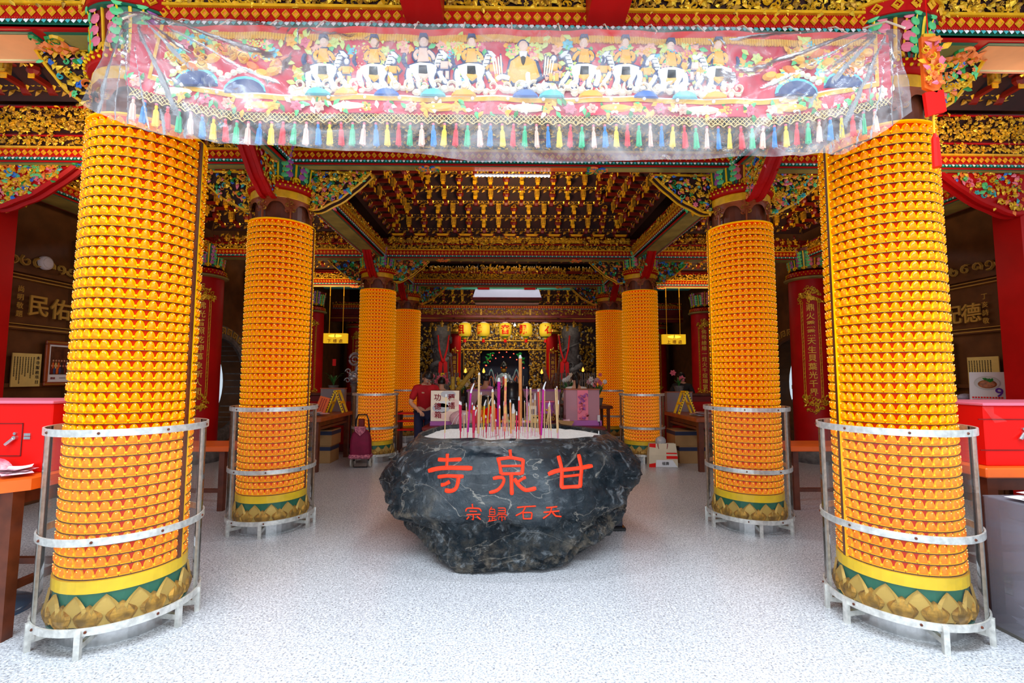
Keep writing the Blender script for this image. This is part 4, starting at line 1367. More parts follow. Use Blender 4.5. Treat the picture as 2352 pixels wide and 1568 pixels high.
# ---------------- incense sticks: base point, top point (metres), radius, colours
INC = [(-0.609, 4.216, 0.009, 1.345, 0.005, 'tan', 0.024), (-0.47, 4.244, -0.011, 1.282, 0.0083, 'crimson', 0.032), (-0.474, 4.303, 0.0, 1.272, 0.0074, 'crimson', 0.032), (-0.421, 4.424, -0.015, 1.256, 0.0056, 'tan', 0.037), (-0.412, 4.273, 0.035, 1.44, 0.0084, 'magenta', 0.088), (-0.357, 4.244, -0.01, 1.268, 0.0046, 'red', 0.02), (-0.353, 4.216, 0.005, 1.24, 0.0103, 'crimson', 0.035), (-0.351, 4.332, 0.003, 1.199, 0.0085, 'crimson', 0.057), (-0.317, 4.332, 0.006, 1.539, 0.0106, 'tan', 0.02), (-0.331, 4.761, 0.021, 1.346, 0.0051, 'tan', 0.027), (-0.32, 4.586, 0.004, 1.351, 0.0054, 'tan', 0.026), (-0.294, 4.586, -0.006, 1.11, 0.0045, 'tan', 0.034), (-0.277, 4.488, 0.01, 1.282, 0.007, 'yellow', 0.059), (-0.231, 4.586, -0.006, 1.317, 0.0041, 'tan', 0.013), (-0.262, 4.872, 0.032, 1.279, 0.0076, 'yellow', 0.064), (-0.245, 4.424, -0.007, 1.14, 0.0065, 'crimson', 0.025), (-0.188, 4.488, -0.002, 1.383, 0.0115, 'tan', 0.029), (-0.165, 4.488, -0.007, 1.278, 0.0066, 'orange', 0.038), (-0.136, 4.586, 0.004, 1.491, 0.0149, 'magenta', 0.039), (-0.118, 4.332, -0.003, 1.239, 0.0081, 'orange', 0.028), (-0.074, 4.332, 0.008, 1.516, 0.0119, 'patterned', 0.032), (-0.079, 4.586, -0.004, 1.262, 0.005, 'tan', 0.039), (-0.045, 4.95, -0.024, 1.358, 0.0073, 'tan', 0.065), (-0.014, 4.332, -0.009, 1.289, 0.0081, 'orange', 0.024), (0.005, 4.488, 0.003, 1.243, 0.0143, 'tan', 0.092), (0.033, 4.273, 0.003, 1.188, 0.0063, 'crimson', 0.036), (0.056, 4.273, 0.0, 1.322, 0.0071, 'red', 0.036), (0.087, 4.798, -0.003, 1.724, 0.0165, 'orange', 0.036), (0.118, 4.424, -0.004, 1.275, 0.0043, 'tan', 0.012), (0.131, 4.273, -0.003, 1.413, 0.0046, 'pink', 0.02), (0.2, 4.798, -0.015, 1.389, 0.0056, 'tan', 0.013), (0.175, 4.424, -0.001, 1.398, 0.0052, 'tan', 0.012), (0.142, 4.332, 0.008, 1.264, 0.0049, 'tan', 0.032), (0.21, 4.456, 0.005, 1.347, 0.0057, 'tan', 0.067), (0.195, 4.52, 0.003, 1.287, 0.0049, 'tan', 0.034), (0.222, 4.456, 0.001, 1.148, 0.0039, 'tan', 0.008), (0.25, 4.273, -0.019, 1.393, 0.0075, 'red', 0.028), (0.251, 4.215, 0.027, 1.457, 0.0083, 'magenta', 0.071), (0.3, 4.424, 0.002, 1.386, 0.0056, 'tan', 0.017), (0.314, 5.155, -0.004, 1.371, 0.0051, 'tan', 0.014), (0.347, 4.215, -0.018, 1.283, 0.0054, 'tan', 0.032), (0.376, 5.113, 0.036, 1.217, 0.0055, 'tan', 0.038), (0.344, 4.456, -0.001, 1.249, 0.0048, 'tan', 0.033), (0.401, 4.215, -0.019, 1.399, 0.0058, 'tan', 0.012), (0.412, 4.244, -0.013, 1.416, 0.0058, 'tan', 0.012), (0.456, 4.726, 0.012, 1.266, 0.0056, 'tan', 0.04), (0.825, 4.488, -0.001, 0.987, 0.0075, 'white', 0.059), (-0.204, 4.393, 0.003, 1.155, 0.0043, 'pink', 0.025), (-0.095, 4.456, 0.004, 1.13, 0.0044, 'pink', 0.025), (0.101, 4.52, 0.0, 1.104, 0.0044, 'pink', 0.021), (0.243, 4.456, -0.004, 1.101, 0.0044, 'tan', 0.021), (-0.463, 4.488, 0.002, 1.156, 0.0044, 'tan', 0.021), (-0.367, 4.949, 0.002, 1.202, 0.0049, 'crimson', 0.019), (-0.149, 4.273, -0.004, 1.117, 0.0046, 'crimson', 0.02), (-0.037, 4.52, -0.004, 1.145, 0.0049, 'tan', 0.025), (0.03, 4.95, 0.004, 1.157, 0.0053, 'tan', 0.028)]
ICOL = dict(tan=mat('tan_incense', (.80, .52, .24), .8, var=.15, vs=30), crimson=mat('crimson_incense', (.62, .01, .07), .7, var=.15, vs=30), magenta=mat('magenta_incense', (.60, .01, .32), .6, var=.2, vs=40),
            red=mat('red_incense', (.70, .05, .04), .7), yellow=mat('yellow_incense', (.86, .52, .01), .7), orange=mat('orange_incense', (.85, .33, .10), .75, var=.15, vs=30), pink=mat('pink_incense', (.78, .28, .42), .7),
            patterned=mat('patterned_incense', (.82, .10, .16), .6, var=.5, vs=26, c2=(.95, .55, .12)), white=mat('white_ash_tip', (.86, .86, .84), .9))
WORDS = 'first second third fourth fifth sixth seventh eighth ninth tenth eleventh twelfth thirteenth fourteenth fifteenth sixteenth seventeenth eighteenth nineteenth twentieth'.split()
def ordinal(n):
    if n <= 20: return WORDS[n - 1]
    t = ('twenty', 'thirty', 'forty')[n // 10 - 2]
    return {'twenty': 'twentieth', 'thirty': 'thirtieth', 'forty': 'fortieth'}[t] if n % 10 == 0 else t + '-' + WORDS[n % 10 - 1]
def incense():
    cnt = {}; tot = {}
    for q in INC: tot[q[5]] = tot.get(q[5], 0) + 1
    for (x, y, dx, zt, r, c, tip) in sorted(INC):
        cnt[c] = cnt.get(c, 0) + 1
        if tot[c] == 1:
            lab = {'patterned': 'thick pink and gold patterned incense stick standing in the ash of the stone', 'white': 'short burnt white stub of incense at the right end of the ash bed'}.get(c, '%s incense stick standing in the ash of the stone' % c)
        else:
            lab = '%s%s incense stick standing in ash, %s from the left among the %s ones' % ('thick ' if r > .01 else 'thin ' if r < .006 else '', c, ordinal(cnt[c]), c)
        z0 = RIM - .02
        root = thing('incense_stick', lab, 'incense', (x, y, z0), group='incense sticks standing in the ash')
        h = zt - z0
        stem = min(.055 + .02 * ((cnt[c] * 7) % 3), h * .3)
        bend = .28 if tip > .05 and c in ('magenta', 'yellow', 'crimson') else 0.
        m = MB(); m.add(t_tube([(0, 0, -.02), (dx * stem / h, 0, stem + .004)], min(r * .6, .0035), 5), ICOL['pink'] if c in ('tan', 'pink', 'orange') else ICOL['crimson']); m.build('stem', root)
        k = 1 - tip / h
        m = MB(); m.add(t_tube([(dx * stem / h, 0, stem), (dx * k, 0, h * k)], r, 8), ICOL[c]); m.build('shaft', root)
        m = MB()
        t = np.linspace(0, 1, 5)
        m.add(t_tube(np.stack([dx * k + (dx * (1 - k)) * t + bend * tip * t ** 1.5, 0 * t, h * k + tip * t], -1), r * (1. - .55 * t ** 2), 8), ICOL['white']); m.build('ash_tip', root, label='white burnt tip')
incense()

# ================================================================ banner
BY = 2.585
def bx(px): return (px - 1178) * .00254
def bz(py): return 3.56 - (py - 55) * .00263
def lift(px):                         # the lower bands rise towards both gathered ends
    px = np.asarray(px, float)
    return -44 * np.clip((570 - px) / 225, 0, 1.3) ** 1.4 - 44 * np.clip((px - 1730) / 280, 0, 1.3) ** 1.4 + 3.5 * np.sin(px / 62.) * np.exp(-((px - 1500) / 180) ** 2)
def banner():
    root = thing('embroidered_banner', 'long red embroidered altar banner with riders and tassels, hung under the front beam', 'banner', (0, BY, 3.55))
    O = np.array([0, -BY * 0, -3.55])
    def wav(X, Z): return .008 * np.sin(X * 9) + .004 * np.sin(X * 23 + 1)
    def band(mb, p0, p1, y0, y1, m, off=0., n=150, l0=1., l1=1., ny=4):
        xs = np.linspace(p0, p1, n)
        P = []
        for v in np.linspace(0, 1, ny):
            yy = (y0 + l0 * lift(xs)) * (1 - v) + (y1 + l1 * lift(xs)) * v
            X, Z = bx(xs), bz(yy)
            P.append(np.stack([X, wav(X, Z) - off, Z - 3.55], -1))
        mb.add(t_sheet(np.array(P)), m, smooth=True)
    SILK = mat('crimson_silk', (.74, .02, .06), .5, var=.2, vs=14)
    SILKT = mat('scarlet_silk', (.80, .02, .012), .5, var=.15, vs=10)
    GTRIM = mat('gold_braid', (.95, .48, .03), .55, var=.15, vs=60)
    c = MB()
    band(c, 300, 2046, 66, 92, SILKT, 0, l0=0, l1=.05)
    band(c, 300, 2046, 90, 234, SILK, 0, l0=.05, l1=1., ny=8)
    band(c, 296, 2048, 232, 266, SILK, .004)
    # back cloth
    band(c, 300, 2046, 66, 266, SILK, -.006, l0=0, l1=1., ny=6)
    c.build('cloth', root)
    h = MB()
    for i in range(15):
        x = bx(380 + i * 112)
        h.add(t_tube([(x, 0, bz(67) - 3.55), (x, .10, .10), (x, .168, .145)], .004, 5), CREAM)
    h.build('hanging_tie', root)
    f = MB()
    for i in range(560):
        p = 352 + i * 2.95
        if p > 2004: break
        x, z = bx(p), bz(87)
        hh = .030 + .008 * ((i * 37) % 5) / 5
        f.add(t_box((x, wav(x, 0) - .010 - .003 * (i % 2), z - 3.55 - hh), (x + .0068, wav(x, 0) - .004, z - 3.55 + .006)), GTRIM)
    f.build('fringe', root, label='gold fringe under the top hem')
    t = MB()
    band(t, 345, 2010, 227, 237, GTRIM, .008, ny=2); band(t, 345, 2010, 223.5, 227, WHITE, .007, ny=2)
    for s, a, b_ in ((-1, 344, 352), (1, 2004, 2013)):
        P = []
        for v in np.linspace(0, 1, 9):
            yy = 68 * (1 - v) + (236 - 44) * v
            sh = -22 * v if s < 0 else -2 * v
            P.append([(bx(a + 20 + sh) if s < 0 else bx(a + sh), -.010, bz(yy) - 3.55), (bx(b_ + 20 + sh) if s < 0 else bx(b_ + sh), -.010, bz(yy) - 3.55)])
        t.add(t_sheet(np.array(P)), GTRIM)
    for p in (420, 500, 580, 665, 750, 832, 910, 993, 1075, 1155, 1236, 1312, 1390, 1466, 1542, 1625, 1780, 1860, 1950):
        t.add(t_sphere(.011, 8, 5), WHITE, TR((bx(p), -.012, bz(231 + float(lift(p))) - 3.55)))
    t.build('trim_band', root)
    # padded embroidery
    R = random.Random(5)
    e = MB()
    ORP = mat('orange_embroidery', (1., .50, .06), .6); WHP = mat('white_embroidery', (.92, .92, .95), .6)
    PKP = mat('peach_embroidery', (1., .50, .38), .6); FLS = mat('flesh_embroidery', (.95, .66, .52), .6); YLP = mat('lime_embroidery', (.72, .80, .22), .6); CYP = mat('cyan_embroidery', (.12, .62, .78), .6)
    def pad(pts, m, d=.012, y0=0., outline=True):
        pts = np.asarray(pts, float)
        if outline:
            cc = pts.mean(0)
            g = cc + (pts - cc) * 1.0
            dv = pts - cc; ln = np.linalg.norm(dv, axis=1)[:, None] + 1e-9
            g = pts + dv / ln * .007
            e.add(pillow(g, d * .6, .9, y0 - .002), NAVY)
        e.add(pillow(pts, d, .7, y0 - .004), m)
    def chain(pts, r, m, d=.014):
        p = np.asarray(pts, float)
        L = stroke2(p, 2 * r, 1., 9)
        pad(np.concatenate([L[:, 0], L[::-1, 1]]), m, d)
    def rider(px, py, dirn, robe, horse=True):
        x0, z0 = bx(px), bz(py) - 3.55
        def q(pts): return [(x0 + dirn * a * .00254, z0 - b_ * .00263) for a, b_ in pts]
        chain(q([(-30, -8), (-34, 12), (-24, 36)]), .020, WHP); chain(q([(-22, 2), (-8, 22), (-10, 40)]), .016, WHP)
        chain(q([(26, -6), (16, 18), (28, 40)]), .019, WHP); chain(q([(34, -2), (44, 18), (56, 30)]), .015, WHP)
        pad(q([(-36, -14), (-10, -22), (18, -20), (36, -14), (36, 6), (10, 14), (-20, 12), (-38, 4)]), WHP)
        chain(q([(30, -10), (36, -30), (40, -42)]), .020, WHP); pad(q([(34, -50), (46, -48), (58, -36), (54, -30), (40, -34)]), WHP)
        chain(q([(-38, -12), (-46, -26), (-42, -40)]), .009, NAVY)
        for k in range(3): chain(q([(26 + k * 3, -16 - k * 9), (42 + k * 2, -16 - k * 9)]), .003, NAVY)
        pad(q([(-14, -18), (12, -18), (16, 16), (2, 26), (-14, 14)]), robe)
        pad(q([(-12, -56), (10, -56), (16, -20), (-16, -18)]), robe)
        chain(q([(8, -48), (22, -36), (26, -24)]), .013, robe); chain(q([(-10, -50), (-22, -36), (-14, -24)]), .013, robe)
        e.add(pillow(np.array(q([(a, b_) for a, b_ in ell(0, -68, 11, 12)])), .016, .6, -.004), FLS)
        e.add(pillow(np.array(q([(a, b_) for a, b_ in ((-12, -70), (-9, -84), (9, -84), (12, -72), (6, -77), (-6, -77))])), .02, .8, -.008), NAVY)
    def attendant(px, py, m):
        x0, z0 = bx(px), bz(py) - 3.55
        def q(pts): return [(x0 + a * .00254, z0 - b_ * .00263) for a, b_ in pts]
        pad(q(ell(0, -32, 7, 8)), WHP, .01)
        pad(q([(-12, -22), (12, -22), (10, -2), (-10, -2)]), m); pad(q([(-12, 0), (-2, 0), (-2, 22), (-12, 22)]), m); pad(q([(2, 0), (12, 0), (12, 22), (2, 22)]), m)
        for s in (-1, 1): pad(q([(s * 10, -22), (s * 20, -12), (s * 14, -4), (s * 9, -14)]), m)
    for px, py, d, m in ((735, 172, 1, ORP), (850, 172, 1, ORP), (962, 168, 1, FLS), (1072, 168, 1, ORP), (1330, 166, -1, ORP), (1425, 166, -1, ORP), (1530, 172, -1, ORP), (1640, 168, -1, ORP)):
        rider(px, py, d, m)
    # seated elder with a white bird
    def q0(pts): return [(bx(1190 + a), bz(170 + b_) - 3.55) for a, b_ in pts]
    pad(q0([(-32, -30), (0, -52), (32, -30), (44, 10), (20, 26), (-26, 28), (-42, 8)]), ORP); pad(q0(ell(0, -62, 13, 15)), FLS); pad(q0([(-12, -54), (12, -54), (6, -18), (0, -8), (-6, -18)]), WHP)
    chain(q0([(-8, 24), (4, 34), (16, 22), (8, 4), (14, -6)]), .018, WHP); chain(q0([(-28, 14), (-50, 8), (-66, 18)]), .018, WHP); chain(q0([(28, 30), (44, 34), (58, 24)]), .018, WHP)
    for a in (-1, 1):
        for k in range(4): chain(q0([(a * (48 + k * 5), 8), (a * (52 + k * 6), -44 + 4 * k)]), .006, CREAM)
    for px, py, m in ((788, 180, ORP), (893, 178, ORP), (1010, 166, FLS), (1122, 172, ORP), (1260, 168, ORP), (1374, 172, ORP), (1474, 176, ORP), (1584, 162, FLS)): attendant(px, py, m)
    # foaming waves and coloured mounds
    for k in range(66):
        p = 668 + k * 15.6
        e.add(pillow(np.array(ell(bx(p), bz(211 + R.uniform(-9, 6)) - 3.55, R.uniform(.018, .032), R.uniform(.016, .03), 9)), .014, .6, -.003), CREAM)
        if k % 2: chain([(bx(p), bz(218) - 3.55), (bx(p + 9), bz(200 - R.uniform(0, 10)) - 3.55), (bx(p + 3), bz(192) - 3.55)], .008, CREAM, .01) if R.random() < .0 else e.add(CURL2, CREAM, TR((bx(p), -.01, bz(203) - 3.55), ry=R.uniform(0, 6), s=.075))
    for k, p in enumerate((725, 790, 880, 985, 1055, 1195, 1255, 1345, 1470, 1560, 1630)):
        m = (CYP, ORP, BLUE)[k % 3]
        a = ell(bx(p), bz(226) - 3.55, .075, .045, 14); a[:, 1] = np.maximum(a[:, 1], bz(226) - 3.55)
        e.add(pillow(a, .018, .75, -.008), m)
    for s, c0 in ((-1, 520), (1, 1860)):
        for k in range(2):
            p = c0 - s * (-70 + k * 110) * 1.0 if s < 0 else c0 - (-70 + k * 110)
            ly = float(lift(p))
            a = ell(bx(p), bz(226 + ly) - 3.55, .13, .10, 16); a[:, 1] = np.maximum(a[:, 1], bz(226 + ly) - 3.55)
            e.add(pillow(a, .012, .8, -.004), NAVY); a2 = a.copy(); a2[:, 1] += .015
            e.add(pillow(a2, .008, .9, -.002), CYP)
            for j in range(9):
                e.add(pillow(np.array(ell(bx(p - 52 + j * 13), bz(190 + ly * .8 - 20 * sin(j * .4)) - 3.55, .022, .02, 8)), .012, .6, -.003), CREAM)
        for k in range(12):
            t_ = k / 11
            px_ = c0 + s * (t_ - .5) * 250; py_ = 150 + 28 * sin(k * .9)
            e.add(pillow(np.array(ell(bx(px_), bz(py_ + float(lift(px_)) * .6) - 3.55, .045, .026, 10, .5 * cos(k))), .018, .7, -.004), ORP if k % 3 else ROSE)
        for k in range(14):
            e.add(CURL2, GTRIM, TR((bx(c0 + R.uniform(-130, 130)), -.008, bz(R.uniform(105, 170)) - 3.55), ry=R.uniform(0, 6), s=.07))
    for k in range(120):
        p = R.uniform(395, 1960)
        y = R.uniform(102, 142) if k % 3 else R.uniform(150, 190)
        m = R.choice((PKP, PINK, CYP, PKP, ORP, YLP))
        e.add(FLOWER, m, TR((bx(p), -.006, bz(y + float(lift(p)) * .5) - 3.55), ry=R.uniform(0, 6), s=(.075, .04, .075)))
        for j in range(4):
            e.add(LEAF, R.choice((YLP, LGREEN, YLP, ORP)), TR((bx(p + R.uniform(-20, 20)), -.005, bz(y + R.uniform(-18, 18) + float(lift(p)) * .5) - 3.55), ry=R.uniform(0, 6), s=(.06, .03, .06)))
    # lower valance: blossoms, phoenix and scroll
    for k in range(34):
        p = 318 + k * 51.5
        y = 251 + float(lift(p))
        m = (PKP, CREAM, ORP, PINK)[k % 4]
        e.add(FLOWER, m, TR((bx(p), -.010, bz(y) - 3.55), ry=k, s=(.085, .05, .07)))
        for j in range(5):
            e.add(LEAF, R.choice((LGREEN, GREEN, CREAM, ORP)), TR((bx(p + R.uniform(-24, 24)), -.009, bz(y + R.uniform(-8, 8)) - 3.55), ry=R.uniform(0, 6), s=(.055, .03, .05)))
    for k in range(8):
        p = 400 + k * 200
        e.add(pillow(np.array(ell(bx(p), bz(250 + float(lift(p))) - 3.55, .11, .026, 12)), .012, .7, -.006), (CREAM, ORP)[k % 2])
    e.build('embroidery', root, label='padded riders, animals, waves and blossoms')
    # knotted net
    n = MB()
    CORD = mat('cream_cord', (.95, .72, .30), .7)
    xs = np.arange(300, 2047, 4.)
    for j in range(2):
        for k in range(170):
            p0 = 300 + k * 10.3
            p1 = p0 + (18 if j else -18)
            if not (298 < p1 < 2048 and p0 < 2047): continue
            pts = [(bx(p0), -.004, bz(265 + float(lift(p0))) - 3.55), (bx(p1), -.004 - .003 * j, bz(283 + float(lift(p1)) + 0) - 3.55)]
            n.add(t_tube(pts, .0022, 4, cap=False), CORD)
    for k in range(66):
        a_, b_ = 300 + k * 25.9, 300 + (k + 1) * 25.9
        tt = np.linspace(0, 1, 7)
        px = a_ + (b_ - a_) * tt
        n.add(t_tube(np.stack([bx(px), 0 * tt - .006, bz(288 - 7 * np.sin(pi * tt) + lift(px)) - 3.55], -1), .003, 4, cap=False), CORD)
    n.build('net', root, label='knotted cream net')
    cols = [mat('peach_silk', (.95, .55, .42), .6), mat('blue_silk', (.02, .22, .58), .6), mat('yellow_silk', (.95, .66, .02), .6), mat('red_silk', (.80, .02, .03), .6), mat('green_silk', (.02, .48, .20), .6)]
    protos = []
    for cm in cols:
        m = MB()
        m.add(t_sphere(.009, 7, 5), PINK, TR((0, 0, -.004)))
        m.add(t_lathe([(.006, -.008), (.009, -.022), (.006, -.034)], 8), cm)
        a = 2 * pi * np.arange(14) / 14
        pr = []
        for z, r in ((-.032, .006), (-.045, .012), (-.09, .014), (-.128, .017)):
            rr = r * (1 + .16 * np.cos(a * 7))
            pr.append(np.stack([rr * np.cos(a), rr * np.sin(a) * .7, np.full(14, z)], -1))
        pr[-1][:, 2] += .006 * np.cos(a * 3)
        m.add((np.concatenate(pr), [grid_faces(14, 4, True), np.arange(14) + 42]), cm)
        protos.append(m.mesh('tassel'))
    names = ('peach', 'blue', 'yellow', 'red', 'green')
    for k in range(66):
        p = 319.5 + k * 25.9 - 6
        o = plain('tassel', protos[k % 5], root, '%s tassel' % names[k % 5])
        o.location = (bx(p), -.006, bz(288 + float(lift(p))) - 3.55)
        o.rotation_euler = (0, R.uniform(-.06, .06), R.uniform(0, 1))
banner()

# ---------------- clear plastic sheet over the banner
def plastic():
    M = bpy.data.materials.new('clear_plastic_film'); M.use_nodes = True
    nt = M.node_tree; nt.nodes.remove(nt.nodes['Principled BSDF']); N = nt.nodes.new; Lk = nt.links.new
    out = nt.nodes['Material Output']
    tr = N('ShaderNodeBsdfTransparent'); tr.inputs[0].default_value = (.97, .97, .97, 1)
    gl = N('ShaderNodeBsdfGlossy'); gl.inputs['Roughness'].default_value = .2
    df = N('ShaderNodeBsdfDiffuse'); df.inputs[0].default_value = (.86, .88, .92, 1)
    tl = N('ShaderNodeBsdfTranslucent'); tl.inputs[0].default_value = (.8, .8, .82, 1)
    tc = N('ShaderNodeTexCoord')
    n1 = N('ShaderNodeTexNoise'); n1.inputs['Scale'].default_value = 4.5; n1.inputs['Detail'].default_value = 5; n1.inputs['Distortion'].default_value = 2.
    mp = N('ShaderNodeMapping'); mp.inputs['Scale'].default_value = (1, 1, 1.2)
    Lk(tc.outputs['Object'], mp.inputs[0]); Lk(mp.outputs[0], n1.inputs['Vector'])
    bp = N('ShaderNodeBump'); bp.inputs['Strength'].default_value = .4; bp.inputs['Distance'].default_value = .02
    Lk(n1.outputs['Fac'], bp.inputs['Height'])
    for q in (gl, df): Lk(bp.outputs['Normal'], q.inputs['Normal'])
    fr = N('ShaderNodeLayerWeight'); fr.inputs[0].default_value = .16; Lk(bp.outputs['Normal'], fr.inputs['Normal'])
    m1 = N('ShaderNodeMixShader'); Lk(fr.outputs['Fresnel'], m1.inputs[0]); Lk(tr.outputs[0], m1.inputs[1]); Lk(gl.outputs[0], m1.inputs[2])
    ad = N('ShaderNodeMixShader'); ad.inputs[0].default_value = .35; Lk(df.outputs[0], ad.inputs[1]); Lk(tl.outputs[0], ad.inputs[2])
    m2 = N('ShaderNodeMixShader')
    rp = N('ShaderNodeMapRange'); rp.inputs['From Min'].default_value = .35; rp.inputs['From Max'].default_value = .75; rp.inputs['To Min'].default_value = .09; rp.inputs['To Max'].default_value = .38
    Lk(n1.outputs['Fac'], rp.inputs[0]); Lk(rp.outputs[0], m2.inputs[0]); Lk(m1.outputs[0], m2.inputs[1]); Lk(ad.outputs[0], m2.inputs[2])
    Lk(m2.outputs[0], out.inputs[0])
    nu, nv = 300, 70
    u = np.linspace(0, 1, nu); v = np.linspace(0, 1, nv)
    top = np.array([(284, 56), (300, 52), (345, 56), (420, 74), (1176, 75), (1900, 82), (1985, 78), (2030, 72), (2048, 74)])
    bot = np.array([(226, 268), (262, 288), (340, 318), (470, 346), (640, 356), (800, 362), (960, 370), (1100, 386), (1250, 386), (1500, 378), (1750, 368), (1900, 362), (1985, 316), (2038, 280), (2052, 270)])
    def ev(p, k):
        s = np.concatenate([[0], np.cumsum(np.hypot(*np.diff(p, axis=0).T))]); s /= s[-1]
        return np.interp(k, s, p[:, 0]), np.interp(k, s, p[:, 1])
    tx, ty = ev(top, u); bx_, by_ = ev(bot, u)
    U, V = np.meshgrid(u, v)
    PX = tx[None] * (1 - V) + bx_[None] * V; PY = ty[None] * (1 - V) + by_[None] * V
    X = (PX - 1178) * .00254; Z = 3.56 - (PY - 55) * .00263
    # folds that fan out of the two tied corners and of the nails along the hem
    D = np.zeros_like(X)
    for cx, cz, s in (((305 - 1178) * .00254, 3.60, 1), ((2030 - 1178) * .00254, 3.56, -1)):
        dx, dz = (X - cx) * s, cz - Z
        r = np.hypot(dx, dz); a = np.arctan2(dz, dx)
        amp = .030 * np.clip(r / .35, 0, 1) * np.exp(-(np.clip(r - .9, 0, None) / .55) ** 2)
        D += amp * (np.sin(a * 15 + 2.2 * np.sin(a * 4)) + .5 * np.sin(a * 31 + 1.))
    for c0 in (-.05, .42, .78, 1.1, -.75, -1.25, .13):
        dx = X - c0; dz = 3.57 - Z
        a = np.arctan2(dx, dz + .05); r = np.hypot(dx, dz)
        D += .014 * np.exp(-(a / .5) ** 2) * np.exp(-(r / .55) ** 2) * np.cos(a * 20 + c0 * 9)
    P3 = np.stack([X * 5, Z * 5, 0 * X], -1)
    D += .010 * fbm(P3 + 3, 2, 2) + .006 * np.abs(fbm(P3 * 2.2, 2, 9))
    D += .05 * V ** 3 * np.sin(U * 21) * .35
    # stand off the banner and wrap the fronts of the two columns
    Y = BY - .055 - np.abs(D) * .9 - .01 * V
    for s in (-1, 1):
        c = np.clip(1 - ((X - s * CX) / .345) ** 2, 0, 1)
        front = POS['front'] - .345 * np.sqrt(c) - .02
        Y = np.where(np.abs(X - s * CX) < .345, np.minimum(Y, front + .0), Y)
    Y = np.where(np.abs(X) > 2.2, np.maximum(Y, BY - .10), Y)
    m = MB(); m.add(t_sheet(np.stack([X, Y, Z], -1)), M, smooth=True)
    ps = m.build('plastic_sheet', label='crinkled clear plastic sheet draped over the red banner', cat='plastic sheet')
    for s in (-1, 1):
        m = MB(); m.add(t_tube([(s * 2.22, 2.50, 3.50), (s * 2.20, 2.60, 3.62), (s * 2.18, 2.76, 3.70)], .006, 5), CREAM); m.build('tie_cord', ps)
plastic()
# red hanging charm behind the right end of the sheet
def charm():
    root = thing('hanging_charm', 'small red and gold charm with tassel hanging beside the right front capital', 'charm', (2.40, 2.55, 3.5))
    m = MB(); m.add(t_tube([(0, 0, -.01), (0, 0, .565)], .004, 4), BRED); m.build('cord', root)
    m = MB(); m.add(t_box((-.035, -.01, -.02), (.035, .01, .0)), GOLDP); m.add(t_prism([(-.05, -.02), (.05, -.02), (.06, -.30), (.02, -.36), (-.05, -.33)], .02, .01), ORANGE)
    carve(m, TR((-.05, -.012, -.33)), .1, .3, .05, ((ROSE, 2), (GOLDP, 2), (PINK, 1)), 8, 2); m.build('body', root)
    m = MB(); m.add(t_prism([(-.05, -.36), (.06, -.34), (.07, -.47), (-.04, -.50)], .02, .01), BRED); m.add(t_tube([(0, 0, -.48), (-.005, 0, -.60)], .006, 5), GOLDP); m.add(t_lathe([(.006, -.60), (.018, -.63), (.022, -.80)], 9, True, True), BRED); m.build('tassel', root)
charm()
# ================================================================ porch furniture, left and right
def legged_table(label, x0, x1, y0, y1, z, top_m, leg_m, th=.065, legs=None, leg_w=.07, stretch=.2, cham=0., side=1, name='wooden_table'):
    root = thing(name, label, 'table', ((x0 + x1) / 2, (y0 + y1) / 2, 0))
    ox, oy = (x0 + x1) / 2, (y0 + y1) / 2
    m = MB()
    if cham:
        o = [(x0, y0), (x1 - cham, y0), (x1, y0 + cham), (x1, y1), (x0, y1)] if side > 0 else [(x0 + cham, y0), (x1, y0), (x1, y1), (x0, y1), (x0, y0 + cham)]
        p = np.array(o) - (ox, oy); n = len(p)
        v = np.concatenate([np.insert(p, 2, z - th, 1), np.insert(p, 2, z, 1)])
        i = np.arange(n); j = (i + 1) % n
        m.add((v, [np.stack([i, j, j + n, i + n], -1), i[::-1], i + n]), top_m)
    else:
        m.box((x0 - ox, y0 - oy, z - th), (x1 - ox, y1 - oy, z), top_m, .008)
    m.build('tabletop', root)
    hx, hy = (x1 - x0) / 2 - .06 - leg_w / 2, (y1 - y0) / 2 - .06 - leg_w / 2
    for sx in (-1, 1):
        for sy in (-1, 1):
            m = MB(); m.add(t_lathe([(leg_w * .62, 0), (leg_w * .7, z - th)], 4, True, True), leg_m, TR((sx * hx, sy * hy, 0), rz=pi / 4)); m.build('leg', root)
    m = MB()
    if stretch is None: stretch = .585
    for sy in (-1, 1): m.box((-hx, sy * hy - .02, stretch), (hx, sy * hy + .02, stretch + .04), leg_m)
    for sx in (-1, 1): m.box((sx * hx - .02, -hy, stretch + .06), (sx * hx + .02, hy, stretch + .10), leg_m)
    m.build('stretcher', root)
    m = MB(); m.box((-hx, -hy - .02, z - th - .09), (hx, hy + .02, z - th), leg_m); m.build('apron', root)
    return root
legged_table('red table on brown legs at the left edge beside the front lamp column', -4.3, -2.84, 2.72, 3.5, .90, ORANGE, WOOD, cham=.10, side=1, name='red_table')
legged_table('red table on brown legs at the right edge beside the front lamp column', 3.0, 4.4, 2.98, 3.66, .925, ORANGE, WOOD, cham=.0, side=-1, name='red_table')

